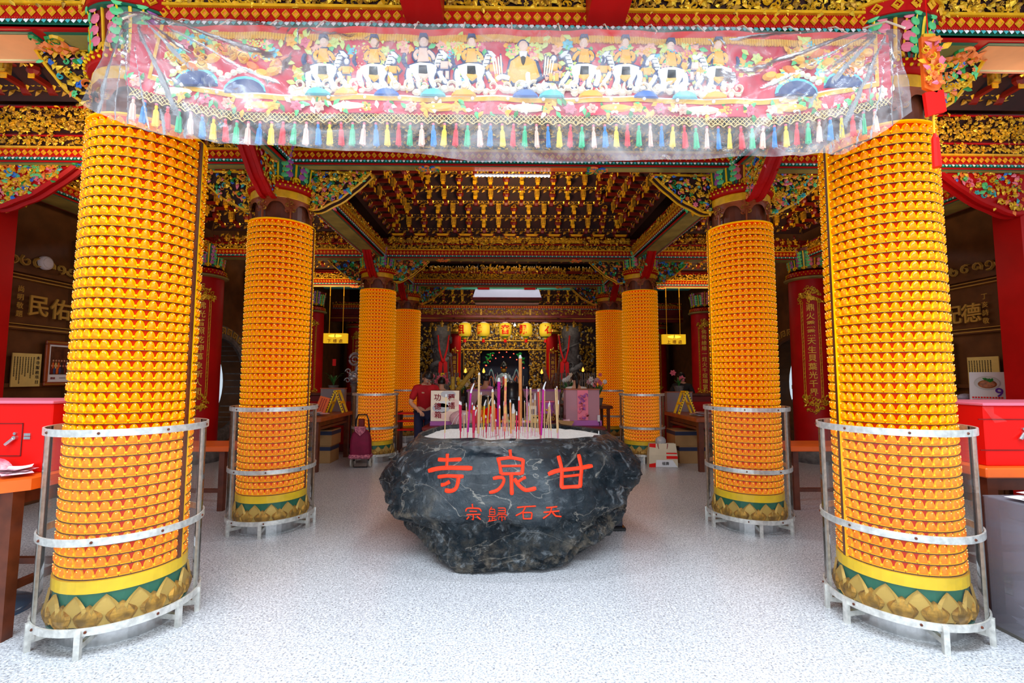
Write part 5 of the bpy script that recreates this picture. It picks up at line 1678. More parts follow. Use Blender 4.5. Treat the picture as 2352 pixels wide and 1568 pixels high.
def red_box(label, x0, x1, y0, y1, z0, z1, latch_x, sgn):
    root = thing('offering_box', label, 'box', ((x0 + x1) / 2, (y0 + y1) / 2, z0))
    w, d, h = (x1 - x0) / 2, (y1 - y0) / 2, z1 - z0
    m = MB(); m.box((-w, -d, 0), (w, d, h), BRED, .006); m.build('body', root)
    m = MB(); m.box((-w - .01, -d - .012, h), (w + .01, d + .01, h + .018), PINK, .004)
    m.add((np.array([(-w * .9, -d - .014, h - .004), (latch_x - .28, -d - .014, h - .004), (latch_x - .12, -d - .014, h - .10), (-w * .9, -d - .014, h - .11)]), [np.array([0, 1, 2, 3])]), ACRYL); m.build('lid', root)
    m = MB()
    a, b = latch_x - .30, latch_x + .03
    for (p, q) in (((a, .10), (b, .105)), ((a, .30), (b, .305)), ((b - .003, .10), (b + .003, .305))):
        m.box((p[0], -d - .004, p[1]), (q[0], -d + .001, q[1]), DRED)
    o = m.build('door', root)
    m = MB()
    m.add(t_tube([(latch_x - .012, -d - .012, .21), (latch_x - .05, -d - .02, .172)], .011, 8), STEEL)
    m.add(t_cyl(.012, 0, .02, 12), STEEL, TR((latch_x - .005, -d, .215), rx=pi / 2)); m.add(t_cyl(.009, 0, .012, 10), STEEL, TR((latch_x - .01, -d, .24), rx=pi / 2))
    h_ = m.build('latch', o, label='small steel latch')
    m = MB(); m.box((latch_x + .045, -d - .008, .205), (latch_x + .085, -d, .222), STEEL); m.box((latch_x + .045, -d - .008, .226), (latch_x + .085, -d, .242), STEEL); m.build('hasp', o)
    return root
red_box('bright red metal box with a latched door on the left red table', -4.05, -2.92, 3.0, 3.42, .90, 1.325, .36, -1)
red_box('bright red metal box on the right red table at the picture edge', 3.08, 4.2, 3.05, 3.55, .925, 1.315, -.3, 1)

R = random.Random(3)
def paper_heap(name, label, cat, loc, n, w, mats, curl=.03, sd=1, spread=.05, size=(.16, .11)):
    R = random.Random(sd)
    m = MB()
    for i in range(n):
        u = np.linspace(-.5, .5, 7); v = np.linspace(-.5, .5, 4)
        U, V = np.meshgrid(u, v)
        a = R.uniform(-.8, .8); c = R.uniform(-1, 1) * curl
        X = U * size[0] * R.uniform(.7, 1.2); Y = V * size[1] * R.uniform(.8, 1.2); Z = .004 + i * .006 + c * ((2 * U) ** 2 + .3 * V) + abs(c)
        m.add(t_sheet(np.stack([X, Y, Z], -1)), R.choice(mats), TR((R.uniform(-spread, spread), R.uniform(-spread, spread), 0), rz=a))
    return m.build(name, loc=loc, label=label, cat=cat)
PRINT = mat('printed_pink_paper', (.92, .72, .76), .6, var=.5, vs=18, c2=(.70, .10, .16))
paper_heap('paper_stack', 'loose white and pink papers at the right of the left red table', 'papers', (-3.02, 2.90, .905), 7, .2, (PAPERP, PRINT, PAPER), .012, 4, .02, (.15, .12))
m = MB()
t = np.linspace(.2, pi * 1.1, 12)
P = np.stack([np.stack([.10 * (1 - np.cos(t)) - .02, np.full(12, y), .085 * np.sin(t) + .012], -1) for y in np.linspace(-.09, .09, 5)])
m.add(t_sheet(P), PRINT, smooth=True); m.add(t_sheet(P * (1, 1, .97) + (0, 0, .004)), PRINT)
m.box((-.06, -.10, 0), (.12, .10, .012), PRINT)
m.build('printed_leaflets', loc=(-3.24, 2.84, .902), label='curled pink printed leaflets at the left edge on the left red table', cat='leaflets')

# pedestal base under the left table
root = thing('stand_base', 'round shiny blue-grey stand foot on the floor under the left red table', 'stand', (-3.43, 3.12, 0))
m = MB(); m.add(t_lathe([(.0, .055), (.10, .05), (.26, .022), (.29, .006), (.29, 0)], 40), mat('blue_grey_enamel', (.10, .18, .30), .2, .3), smooth=True); m.build('foot', root)
m = MB(); m.add(t_cyl(.016, .05, .72, 12), STEEL); m.add(t_cyl(.035, .05, .09, 14), STEEL); m.build('pole', root)

# clear box with envelopes under the right table
root = thing('acrylic_box', 'clear acrylic collecting box standing on the floor at the right edge', 'box', (3.16, 2.62, 0))
w, d, h = .28, .28, .77
for nm, a, b in (('side_panel', (-w, -d, 0), (-w + .008, d, h)), ('side_panel', (w - .008, -d, 0), (w, d, h)), ('front_panel', (-w, -d, 0), (w, -d + .008, h)), ('back_panel', (-w, d - .008, 0), (w, d, h)), ('lid', (-w, -d, h), (w, d, h + .008))):
    m = MB(); m.box(a, b, glass('sheen_acrylic', (.86, .84, .88), .2, .05, .26, (.46, .44, .50))); m.build(nm, root)  # grey-violet diffuse imitates reflections on the clear panels
m = MB(); m.box((-w, -d, 0), (w, d, .02), LSTONE); m.build('base', root)
m = MB()
for zz in (.24, .30): m.box((-w - .012, d - .14, zz), (-w, d - .10, zz + .035), ACRYL)
m.build('hinge', root)
paper_heap('envelope_pile', 'pile of white and blue envelopes inside the clear box at the right edge', 'envelopes', (3.05, 2.72, .022), 16, .3, (PAPER, mat('blue_white_paper', (.62, .74, .88), .6), PAPER), .03, 9, .05, (.2, .12))
paper_heap('tan_papers', 'tan and pink papers standing in the clear box behind the envelopes', 'papers', (3.22, 2.52, .14), 14, .3, (CARD, PAPERY, PAPERP), .05, 19, .04, (.24, .16))
paper_heap('paper_sheets', 'white sheets lying on top of the clear box at the right edge', 'papers', (3.15, 2.66, .78), 6, .3, (PAPER,), .008, 29, .10, (.34, .22))

# ================================================================ wall furnishings
TL = lambda y, z: FR((-WX + .05, y, z), (0, 1, 0), (-1, 0, 0), (0, 0, 1))
TRR = lambda y, z: FR((WX - .05, y, z), (0, -1, 0), (1, 0, 0), (0, 0, 1))
def wall_words(side, words, y0, z, size, step, small, ys, label):
    root = thing('gilt_inscription', label, 'inscription', (0, 0, 0))
    f = TL if side < 0 else TRR
    for i, ch in enumerate(words):
        m = MB(); m.add(t_text(ch, size, .02, .014), BGOLD, f(y0 + i * step, z)); m.build('character', root)
    m = MB()
    for i, ch in enumerate(small): m.add(t_text(ch, .085, .01, .005), BGOLD, f(ys, z + .19 - i * .105))
    m.build('signature', root)
wall_words(-1, '民佑國護', 6.09, 2.40, .29, .30, '尚明敬題', 5.86, 'gilt characters on the brown plaque of the left wall')
wall_words(1, '德配天地', 6.08, 2.36, .27, .26, '丁亥詩敬', 5.90, 'gilt characters on the brown plaque of the right wall')

def notice(side, y, z, w, h, title, label, cols=8, sd=1):
    root = thing('paper_notice', label, 'notice', (0, 0, 0))
    T = (TL if side < 0 else TRR)(y, z)
    m = MB(); m.add(t_box((-w / 2, -.012, -h / 2), (w / 2, 0, h / 2)), PAPERY, T); m.build('sheet', root)
    R = random.Random(sd)
    m = MB()
    if title: vtext(m, title, h / 8.2, h / 6.8, INK, T @ TR((w / 2 - .045, -.013, h / 2 - h * .13)), .003, .004)
    for c in range(cols):
        x = -w / 2 + .02 + c * (w - .09) / cols
        n = R.randint(9, 16)
        for k in range(n):
            for q in range(3):
                z0 = h / 2 - .05 - k * h * .054 - q * .006
                m.add(t_box((x, -.015, z0), (x + .016 * R.uniform(.5, 1), -.012, z0 + .0035)), INK, T)
            m.add(t_box((x + .006, -.015, h / 2 - .066 - k * h * .054), (x + .009, -.012, h / 2 - .045 - k * h * .054)), INK, T)
    m.build('writing', root)
notice(-1, 6.00, 1.575, .36, .42, '本寺服務項目', 'yellow notice of temple services on the left wall')
notice(1, 5.98, 1.56, .40, .42, '', 'yellow written notice on the right wall behind the calendar', 9, 5)

root = thing('picture_frame', 'framed group photograph on the left wall beside the yellow notice', 'picture', (0, 0, 0))
T = TL(6.56, 1.67)
m = MB()
for (a, b) in (((-.34, -.03, .25), (.34, .0, .30)), ((-.34, -.03, -.30), (.34, .0, -.25)), ((-.34, -.03, -.25), (-.29, .0, .25)), ((.29, -.03, -.25), (.34, .0, .25))): m.add(t_box(a, b, .008), RWOOD, T)
for i in range(60):
    u = -.33 + i * .0112
    for z in (-.28, .28): m.add(t_octa(.008), BGOLD, T @ TR((u, -.032, z)))
m.build('frame', root)
m = MB(); m.add(t_box((-.29, -.010, -.25), (.29, 0, .25)), PAPER, T); m.build('mount', root)
m = MB(); m.add(t_box((-.26, -.013, -.15), (.26, -.009, .225)), mat('photo_print', (.16, .05, .02), .4, var=.6, vs=14), T)
R = random.Random(12)
for row in range(2):
    for i in range(13):
        x = -.235 + i * .039 + .015 * row
        z = -.12 + .07 * row
        m.add(pillow(np.array(ell(x, z + .02, .016, .05, 8)), .004, .7, -.013 + .001 * row), R.choice((PAPERY, INK, NAVY, DRED, ORANGE)), T)
        m.add(pillow(np.array(ell(x, z + .085, .011, .014, 8)), .005, .7, -.0135), SKIN, T)
m.build('photograph', root)
m = MB(); m.add(t_text('總統', .035, .002, .002), INKR, T @ TR((-.21, -.012, -.20))); m.add(t_text('馬英九先生蒞臨', .03, .002), INK, T @ TR((.02, -.012, -.195))) if False else m.add(t_box((-.12, -.013, -.20), (.2, -.011, -.193)), INK, T)
m.build('caption', root)

root = thing('wall_speaker', 'round white wall speaker high on the left wall', 'speaker', (-WX + .02, 6.16, 2.99))
m = MB(); m.add(t_lathe([(0, .06), (.06, .058), (.085, .045), (.092, .02), (.092, 0)], 28), PAPER, TR(ry=pi / 2), smooth=True)
m.build('housing', root)
m = MB()
for r in (.025, .045, .065): m.add(t_tube([(.058 - r * .05, r * cos(a), r * sin(a)) for a in np.linspace(0, 2 * pi, 25)[:-1]], .003, 4, True), LSTONE)
m.build('grille', root)

def wall_cabinet(s, word):
    x0, x1 = sorted((s * 5.62, s * (WX - .075)))
    root = thing('low_cabinet', 'long brown wooden cabinet against the %s wall' % word, 'cabinet', ((x0 + x1) / 2, 6.6, 0))
    w = (x1 - x0) / 2
    m = MB(); m.box((-w, -1.3, 0), (w, 1.3, 1.16), BWOOD, .01); m.build('body', root)
    m = MB(); m.box((-w - .02, -1.33, 1.16), (w + .02, 1.33, 1.20), RWOOD, .008); m.build('worktop', root)
    f = -s * w
    for i in range(4):
        m = MB()
        y = -1.26 + i * .64
        m.box((min(f, f - s * .018), y, .10), (max(f, f - s * .018), y + .60, 1.10), RWOOD if False else BWOOD, .006)
        xx = f - s * .02
        loop = [(xx, y + .30 + .23 * np.sign(cos(a)) * abs(cos(a)) ** .5, .62 + .36 * np.sign(sin(a)) * abs(sin(a)) ** .5) for a in np.linspace(0, 2 * pi, 33)[:-1]]
        m.add(t_tube(loop, .008, 5, True), BGOLD)
        d = m.build('door', root)
        k = MB(); k.add(t_sphere(.014, 8, 6), BGOLD, TR((xx - s * .008, y + .54, .66))); k.build('knob', d)
wall_cabinet(-1, 'left'); wall_cabinet(1, 'right')

root = thing('desk_calendar', 'standing desk calendar with a dish of food and a purple 9 on the right cabinet', 'calendar', (5.80, 5.62, 1.202), -.75)
m = MB(); m.add((np.array([(-.16, -.10, 0), (.16, -.10, 0), (.15, -.01, .36), (-.15, -.01, .36)]), [np.array([0, 1, 2, 3])]), PAPER)
m.add(t_box((-.15, -.012, .352), (.15, .004, .365)), WHITE); m.build('page', root)
m = MB(); m.add((np.array([(-.16, .10, 0), (.16, .10, 0), (.15, .0, .36), (-.15, .0, .36)]), [np.array([3, 2, 1, 0])]), PAPER); m.build('stand', root)
TT = FR((0, -.1035, 0), (1, 0, 0), (0, .970, -.243), (0, .243, .970))
m = MB(); m.add(pillow(np.array(ell(0, .24, .115, .085, 20)), .003, .9, 0), mat('plate_grey', (.62, .62, .60), .3), TT); m.add(pillow(np.array(ell(0, .225, .085, .055, 18)), .006, .8, -.002), mat('stew', (.55, .16, .03), .3, var=.6, vs=30), TT)
for k in range(4): m.add(LEAF, GREEN, TT @ TR((-.04 + .03 * k, -.006, .30), ry=.5 + k * .5, s=.06))
m.build('picture', root)
m = MB(); m.add(t_text('9', .15, .003, .012), INKP, TT @ TR((.095, -.002, .125)))
for k in range(11): m.add(t_box((-.14 + k * .0245, -.003, .05), (-.122 + k * .0245, -.001, .07)), BRED, TT)
for k in range(4): m.add(t_box((-.14, -.003, .012 + k * .008), (.13, -.001, .015 + k * .008)), INKR, TT)
m.build('printing', root)
m = MB(); m.add(t_sphere(.09, 10, 6, (1.1, .8, .6)), mat('lavender_plastic', (.42, .38, .48), .4, bump=.6, bs=16), TR((0, 0, .045))); m.build('plastic_bag', loc=(5.78, 5.88, 1.20), label='lavender plastic bag on the right cabinet beside the calendar', cat='bag')
m = MB(); m.box((-.12, -.07, 0), (.12, .07, .014), PINK); m.build('pink_booklet', loc=(5.72, 5.72, 1.201), label='pink booklet lying on the right cabinet before the calendar', cat='booklet')
root = thing('lattice_panel', 'carved wooden lattice panel on the right wall left of the yellow notice', 'panel', (0, 0, 0))
T = TRR(6.55, 1.66)
m = MB()
for (a, b) in (((-.2, -.03, .3), (.2, 0, .34)), ((-.2, -.03, -.34), (.2, 0, -.3)), ((-.2, -.03, -.3), (-.16, 0, .3)), ((.16, -.03, -.3), (.2, 0, .3))): m.add(t_box(a, b), BWOOD, T)
m.build('frame', root)
m = MB()
for i in range(7): m.add(t_box((-.15 + i * .05, -.015, -.3), (-.138 + i * .05, 0, .3)), DRED, T)
for i in range(12): m.add(t_box((-.16, -.018, -.28 + i * .05), (.16, 0, -.272 + i * .05)), RWOOD, T)
m.build('lattice', root)

# ================================================================ aisle tables and what stands there
for s, wd in ((-1, 'left'), (1, 'right')):
    a, b = sorted((s * 2.95, s * 4.3))
    legged_table('brown wooden table in the %s aisle behind the second lamp column' % wd, a, b, 7.4, 9.0, .85, RWOOD, WOOD, leg_w=.085, stretch=None)
    # low red bench by the red column
    root = thing('red_bench', 'low red-brown bench in the %s aisle beside the front lamp column' % wd, 'bench', (s * 3.75, 5.55, 0))
    m = MB(); m.box((-.62, -.24, .66), (.62, .24, .72), ORANGE, .008); m.build('seat', root)
    for x in (-.5, .5):
        for y in (-.16, .16):
            m = MB(); m.box((x - .03, y - .03, 0), (x + .03, y + .03, .66), WOOD); m.build('leg', root)
    m = MB(); m.box((-.5, -.18, .2), (.5, -.14, .24), WOOD); m.build('stretcher', root)

def folding_sign(x, y, z, rz, label):
    root = thing('folding_sign', label, 'sign', (x, y, z), rz)
    for s in (-1, 1):
        m = MB()
        T = TR((s * .005, 0, .40), ry=s * radians(-20))
        for (p, q) in (((-.016, -.12, -.42), (.016, -.085, 0)), ((-.016, .085, -.42), (.016, .12, 0)), ((-.016, -.085, -.02), (.016, .085, 0)), ((-.016, -.085, -.25), (.016, .085, -.21))):
            m.add(t_box(p, q), YEL, T)
        for k in range(8): m.add(t_box((-.017 if s < 0 else .0, -.125, -.38 + k * .046), (.0 if s < 0 else .017, -.118, -.36 + k * .046)), INK, T)
        m.build('leaf', root)
    return root
folding_sign(-3.12, 8.55, .85, 0, 'yellow folding A-frame sign on the left aisle table')
folding_sign(3.12, 8.30, .85, 0, 'yellow folding A-frame sign on the right aisle table')
root = thing('orange_board', 'orange written board leaning beside the folding sign on the left aisle table', 'board', (-3.36, 8.36, .85))
m = MB(); m.add(t_box((-.09, -.012, 0), (.09, .012, .30)), ORANGE, TR(rx=-.25, ry=.25)); m.build('panel', root)
m = MB()
for c in range(3):
    for k in range(9): m.add(t_box((-.05 + c * .04, -.015, .04 + k * .026), (-.03 + c * .04, -.012, .056 + k * .026)), INKR, TR(rx=-.25, ry=.25))
m.build('writing', root)
paper_heap('paper_stack', 'blue and white papers on the left aisle table', 'papers', (-3.15, 7.85, .852), 9, .3, (PAPER, PAPERP, mat('pale_blue_paper', (.5, .6, .85), .6)), .01, 7, .09, (.22, .15))
paper_heap('paper_stack', 'white and pink papers on the right aisle table', 'papers', (3.2, 7.85, .852), 9, .3, (PAPER, PAPER, PAPERP), .01, 8, .09, (.22, .15))
m = MB(); m.add(t_sphere(.12, 12, 7, (1.2, .8, .6)), PAPERP, TR((0, 0, .06))); m.build('wrapped_parcel', loc=(-3.45, 8.66, .85), label='pink wrapped parcel behind the folding sign on the left aisle table', cat='parcel')
def acr_box(x, y, z, w, d, h, label):
    root = thing('display_box', label, 'box', (x, y, z))
    m = MB(); m.box((-w, -d, 0), (w, d, h), glass('grey_acrylic', (.7, .68, .70), .15, .1, .35, (.55, .48, .50))); m.build('case', root)
    m = MB(); m.box((-w - .01, -d - .01, h), (w + .01, d + .01, h + .015), RWOOD); m.build('rim', root)
acr_box(-3.30, 8.86, .85, .22, .06, .42, 'grey acrylic display box at the back of the left aisle table')
acr_box(3.22, 8.86, .85, .24, .06, .36, 'grey acrylic display box at the back of the right aisle table')
def aisle_counter(s, wd):
    a, b = sorted((s * 2.95, s * 4.9))
    root = thing('service_counter', 'dark red counter across the %s aisle under the yellow sign' % wd, 'counter', ((a + b) / 2, 9.75, 0))
    w = (b - a) / 2
    m = MB(); m.box((-w, -.25, 0), (w, .25, 1.12), DRED, .01); m.build('body', root)
    m = MB(); m.box((-w - .02, -.29, 1.12), (w + .02, .29, 1.16), WOOD, .006); m.build('worktop', root)
    m = MB()
    for i in range(3): m.box((-w + .06 + i * (w * .66), -.262, .15), (-w + .0 + (i + 1) * (w * .66), -.25, 1.0), RED, .004)
    m.build('front_panel', root)
aisle_counter(-1, 'left'); aisle_counter(1, 'right')
def plant(x, y, z, label, n=14, h=.5, pot=True, card=None, sd=1, fl=None, spread=.5):
    R = random.Random(sd)
    root = thing('potted_plant', label, 'plant', (x, y, z))
    m = MB(); m.add(t_lathe([(.07, 0), (.10, .14), (.11, .16), (.095, .16), (.08, .13)], 16, True), DSTONE); m.build('pot', root)
    m = MB()
    for i in range(n):
        a = R.uniform(0, 2 * pi); L = h * R.uniform(.6, 1.1)
        t = np.linspace(0, 1, 6)
        c = np.stack([cos(a) * spread * L * t ** 1.4, sin(a) * spread * L * t ** 1.4, .14 + L * (t - .35 * t ** 3)], -1)
        wv = np.array([-sin(a), cos(a), 0]) * .02
        sh = np.sin(np.clip(t * .9 + .08, 0, 1) * pi)[:, None]
        m.add(t_sheet(np.stack([c - wv * sh, c + (0, 0, .004), c + wv * sh])), LEAFG)
    m.build('leaves', root)
    if fl:
        m = MB()
        for i in range(fl[0]):
            m.add(FLOWER, R.choice(fl[1]), TR((R.uniform(-.2, .2), R.uniform(-.12, .12), .14 + h * R.uniform(.5, 1.05)), ry=R.uniform(0, 6), rz=R.uniform(-.8, .8), s=R.uniform(.09, .15)))
        m.build('blossoms', root)
    if card:
        m = MB(); m.add(t_box((-.035, -.004, h + .16), (.035, .0, h + .30)), BRED); m.add(t_tube([(0, 0, .14), (0, 0, h + .18)], .004, 4), WOOD); m.build('red_card', root)
    return root
plant(-3.62, 9.72, 1.16, 'potted orchid with a red card on the left aisle counter', 9, .40, card=True, sd=3)
plant(3.55, 9.72, 1.16, 'potted plant with a pink flower on the right aisle counter', 10, .28, sd=4, fl=(2, (PINK,)))
plant(4.55, 8.75, .85, 'green-leaved plant beside the red column in the right aisle', 9, .45, sd=5) if False else None

def carton(label, x, y, z, w, d, h, tape=True, rz=0.):
    root = thing('cardboard_box', label, 'box', (x, y, z), rz)
    m = MB(); m.box((-w / 2, -d / 2, 0), (w / 2, d / 2, h), CARD, .004); m.build('carton', root)
    m = MB(); m.box((-w / 2 - .002, -d / 2 - .002, h - .085), (w / 2 + .002, d / 2 + .002, h - .02), mat('navy_print', (.02, .025, .07), .5)); m.build('printed_band', root)
    return root
carton('cardboard box on the floor under the left aisle table', -3.35, 8.45, 0, .5, .42, .30)
carton('cardboard box with navy band stacked on another under the left aisle table', -3.36, 8.45, .30, .56, .46, .27)
carton('cardboard box on the floor under the right aisle table', 3.20, 8.40, 0, .46, .40, .30)
carton('cardboard box with navy band stacked under the right aisle table', 3.16, 8.42, .30, .52, .44, .27)
carton('tan cardboard box farther right under the right aisle table', 3.72, 8.2, 0, .40, .5, .36)
b_ = thing('printed_carton', 'tan carton with two dark characters under the right aisle table', 'box', (3.72, 8.25, .36))
m = MB(); m.box((-.24, -.2, 0), (.24, .2, .2), CARD, .004); m.build('carton', b_)
m = MB(); m.add(t_text('金紙', .13, .003), INK, TR((0, -.202, .10))); m.build('printing', b_)

# wheeled shopping cart
root = thing('shopping_trolley', 'maroon shopping trolley bag on wheels by the third left lamp column', 'trolley', (-2.46, 7.86, 0), .05)
PLUM = mat('maroon_cloth', (.24, .004, .045), .7, var=.3, vs=8); FLOR = mat('floral_cloth', (.72, .22, .28), .7, var=.7, vs=42, c2=(.25, .04, .09))
m = MB()
pr = [(-.12, .60), (-.15, .55), (-.17, .3), (-.175, .22)]
P = []
for z, wx, dy in ((.22, .17, .10), (.30, .172, .11), (.45, .165, .11), (.56, .14, .09), (.62, .09, .05)):
    a = np.linspace(0, 2 * pi, 25)[:-1]
    P.append(np.stack([wx * np.sign(np.cos(a)) * np.abs(np.cos(a)) ** .6, dy * np.sign(np.sin(a)) * np.abs(np.sin(a)) ** .6 + .006 * np.cos(a * 7), np.full(24, z)], -1))
m.add((np.concatenate(P), [grid_faces(24, 5, True), np.arange(24) + 96]), PLUM, smooth=True); m.build('bag', root)
m = MB(); m.add(t_box((-.175, -.115, .155), (.175, .115, .225), .02), FLOR); m.build('hem', root, label='pink floral hem')
m = MB(); m.add(t_prism([(-.09, .68), (.09, .68), (.085, .60), (.01, .53), (-.07, .60)], .05, -.06), FLOR); m.build('flap', root, label='pink floral flap')
m = MB(); m.box((-.05, -.02, .66), (.05, .03, .80), DRED, .01); m.build('grip', root)
m = MB()
loop = [(-.12, .06, .10), (-.12, .06, .60), (-.10, .06, .78), (-.07, .06, .86), (.07, .06, .86), (.10, .06, .78), (.12, .06, .60), (.12, .06, .10)]
m.add(t_tube(loop, .013, 8), BLACK); m.add(t_tube([(-.11, .0, .01), (-.11, .0, .17), (.11, .0, .17), (.11, .0, .01)], .01, 6, True), BLACK); m.build('frame', root)
for x in (-.155, .155):
    m = MB(); m.add(t_lathe([(.02, -.014), (.075, -.014), (.082, 0), (.075, .014), (.02, .014)], 20), LSTONE, TR((x, .05, .082), ry=pi / 2)); m.build('wheel', root)

# paper carrier
root = thing('carrier_bag', 'red and beige carrier bag on the floor by the third right lamp column', 'bag', (2.58, 7.95, 0), -.08)
BEI = mat('beige_bag', (.78, .66, .46), .6, var=.1, vs=6)
m = MB(); P = []
for z, wx, dy in ((0, .235, .085), (.2, .232, .08), (.385, .215, .045)):
    P.append([(-wx, -dy, z), (wx, -dy, z), (wx, dy, z), (-wx, dy, z)])
m.add((np.array(P).reshape(-1, 3), [grid_faces(4, 3, True), np.array([3, 2, 1, 0])]), BEI); m.build('bag', root)
m = MB()
m.add((np.array([(-.238, -.089, 0), (-.13, -.0905, 0), (-.115, -.051, .385), (-.218, -.050, .385)]), [np.array([0, 1, 2, 3])]), BRED); m.add((np.array([(.05, -.08, .14), (.235, -.08, .14), (.225, -.068, .24), (.05, -.068, .24)]) - (0, .006, 0), [np.array([0, 1, 2, 3])]), BRED)
m.add((np.array([(-.13, -.092, .005), (.23, -.092, .005), (.15, -.086, .12), (-.12, -.086, .12)]), [np.array([0, 1, 2, 3])]), PAPER)
m.add(t_text('福壽', .06, .003), INK, TR((.03, -.092, .065))); m.build('printed_front', root)
for y in (-.05, .05):
    m = MB(); t = np.linspace(0, pi, 12); m.add(t_tube(np.stack([.08 * np.cos(t), np.full(12, y - .006), .385 - .16 * np.sin(t) if y < 0 else .385 + .1 * np.sin(t)], -1), .007, 5), INKR); m.build('handle', root)
m = MB(); m.add(t_sphere(.09, 12, 8, (1, .6, .9)), glass('clear_wrap', (.85, .85, .87), .3, .12, .3), TR((-.02, 0, .42))); m.build('clear_wrap', root)

# hanging stair signs
def stair_sign(x, word, label, glow):
    root = thing('stair_sign', label, 'sign', (x, 11.0, 2.395))
    SG = mat('lit_sign_yellow', (1., .62, .02), .4, e=(1., .55, .01), es=.45); SG2 = mat('lit_sign_core', (1., .8, .05), .4, e=(1., .78, .05), es=1.)
    m = MB(); m.box((-.275, -.05, -.115), (.275, .05, .115), SG, .004); m.build('lamp_box', root)
    m = MB(); m.add(pillow(np.array(ell(0, .055, .16, .035, 16)), .003, .6, -.051), SG2); m.build('glowing_centre', root)
    m = MB()
    for i, ch in enumerate(word): m.add(t_text(ch, .095, .004, .004), INKR, TR((-.135 + i * .135, -.052, -.065)))
    m.build('writing', root)
    m = MB()
    m.add(pillow(np.array(ell(0, .095, .011, .012, 10)), .004, .8, -.054), INKR)
    for pts in (((0, .082), (-.004, .05)), ((-.004, .05), (-.022, .012)), ((-.004, .05), (.012, .03), (.014, .008)), ((-.002, .076), (.02, .06)), ((-.002, .076), (-.02, .058))):
        L = stroke2(pts, .010, 1, 5); m.add((np.insert(L.reshape(-1, 2), 1, -.0565, 1), [np.array([(2 * i, 2 * i + 1, 2 * i + 3, 2 * i + 2) for i in range(4)])]), INKR)
    m.build('walking_figure', root)
    for s in (-1, 1):
        m = MB(); m.add(t_tube([(s * .16, 0, .115), (s * .16, 0, 1.27)], .008, 6), GOLDP); m.build('rod', root)
stair_sign(-4.07, '下樓處', 'yellow lit sign for the way downstairs hanging in the left aisle', 1)
stair_sign(3.93, '上樓處', 'yellow lit sign for the way upstairs hanging in the right aisle', 1)

# silvery cloud-and-lion ornament by the third left column
root = thing('lion_ornament', 'grey carved lion with a cloud scroll standing left of the third left lamp column', 'ornament', (-3.08, 9.35, 0))
GR = mat('silver_grey', (.40, .42, .46), .35, .5, var=.3, vs=12)
m = MB(); m.add(t_lathe([(.10, 0), (.12, .05), (.05, .1), (.05, 1.3), (.09, 1.36)], 16, True, True), DSTONE); m.build('stand', root)
m = MB(); m.add(t_sphere(.12, 12, 8, (1, .8, 1.1)), GR, TR((0, 0, 1.48))); m.add(t_sphere(.07, 10, 6, (1, .9, .7)), GR, TR((0, -.10, 1.45)))
for s in (-1, 1):
    m.add(t_sphere(.028, 8, 5), WHITE, TR((s * .05, -.10, 1.54))); m.add(t_sphere(.013, 6, 4), BLACK, TR((s * .05, -.125, 1.54)))
    m.add(CURL2, GR, TR((s * .10, -.04, 1.6), s=(.12 * s, .2, .12))); m.add(CURL2, GR, TR((s * .12, -.02, 1.42), s=(.12 * s, .2, .12)))
m.build('lion', root)
t = np.linspace(0, 1, 26); a = .5 + 3.6 * pi * t
m = MB(); m.add(t_tube(np.stack([.13 * (1 - .8 * t) * np.cos(a), 0 * t, 1.83 + .14 * (1 - .8 * t) * np.sin(a)], -1), .028 * (1 - .5 * t), 8), GR); m.add(t_tube([(0, .02, 1.5), (.05, .02, 1.72)], .03, 8), GR); m.build('cloud_scroll', root)
# ================================================================ centre: offering tables
def altar_table(label, x0, x1, y0, y1, z, m_top, m_body, front=None):
    root = thing('altar_table', label, 'table', ((x0 + x1) / 2, (y0 + y1) / 2, 0))
    w, d = (x1 - x0) / 2, (y1 - y0) / 2
    m = MB(); m.box((-w, -d, z - .05), (w, d, z), m_top, .008); m.build('tabletop', root)
    for sx in (-1, 1):
        for sy in (-1, 1):
            m = MB(); m.box((sx * (w - .08) - .04, sy * (d - .08) - .04, 0), (sx * (w - .08) + .04, sy * (d - .08) + .04, z - .05), m_body, .006); m.build('leg', root)
    m = MB(); m.box((-w + .05, -d + .03, z - .22), (w - .05, d - .03, z - .05), m_body)
    carve(m, TR((-w + .06, -d + .028, z - .21)), 2 * w - .12, .15, .07, GDPAL, 5, 1.5); m.build('carved_apron', root)
    if front:
        m = MB(); m.box((-w + .03, -d - .006, z - .5), (w - .03, -d + .01, z - .03), front); m.build('front_cloth', root)
    return root
altar_table('long dark red offering table behind the stone', -1.36, 1.5, 7.30, 8.0, .72, DRED, DRED)
PALEP = mat('pale_pink_cloth', (.62, .34, .38), .7, var=.2, vs=5)
altar_table('tall altar table with a pale pink front farther back', -.85, 1.05, 9.4, 10.1, 1.24, PURP, DRED, PALEP)

root = thing('merit_box', 'cream donation box with dark red characters left of the incense', 'box', (-1.03, 7.52, .722))
m = MB(); m.box((-.235, -.04, 0), (.235, .22, .07), PURP, .004); m.build('base', root)
m = MB(); m.box((-.23, -.02, .07), (.23, .20, .56), WOOD, .004); m.build('body', root)
m = MB(); m.box((-.225, -.034, .075), (.225, -.02, .555), CREAM)
LG = mat('pale_grey_paint', (.60, .60, .62), .6); PC = mat('pale_peach_paint', (.95, .66, .56), .6)
for (x, z, a, b, mm) in ((.05, .50, .12, .06, LG), (.0, .34, .13, .05, WHITE), (.16, .36, .06, .06, PC), (-.06, .28, .14, .08, LG), (.05, .16, .16, .07, PC), (-.16, .18, .05, .05, PC)):
    q = np.array(ell(x, z, a, b, 18)); q[:, 0] = np.clip(q[:, 0], -.22, .22); q[:, 1] = np.clip(q[:, 1], .08, .55)
    m.add(pillow(q, .0015, .97, -.034), mm)
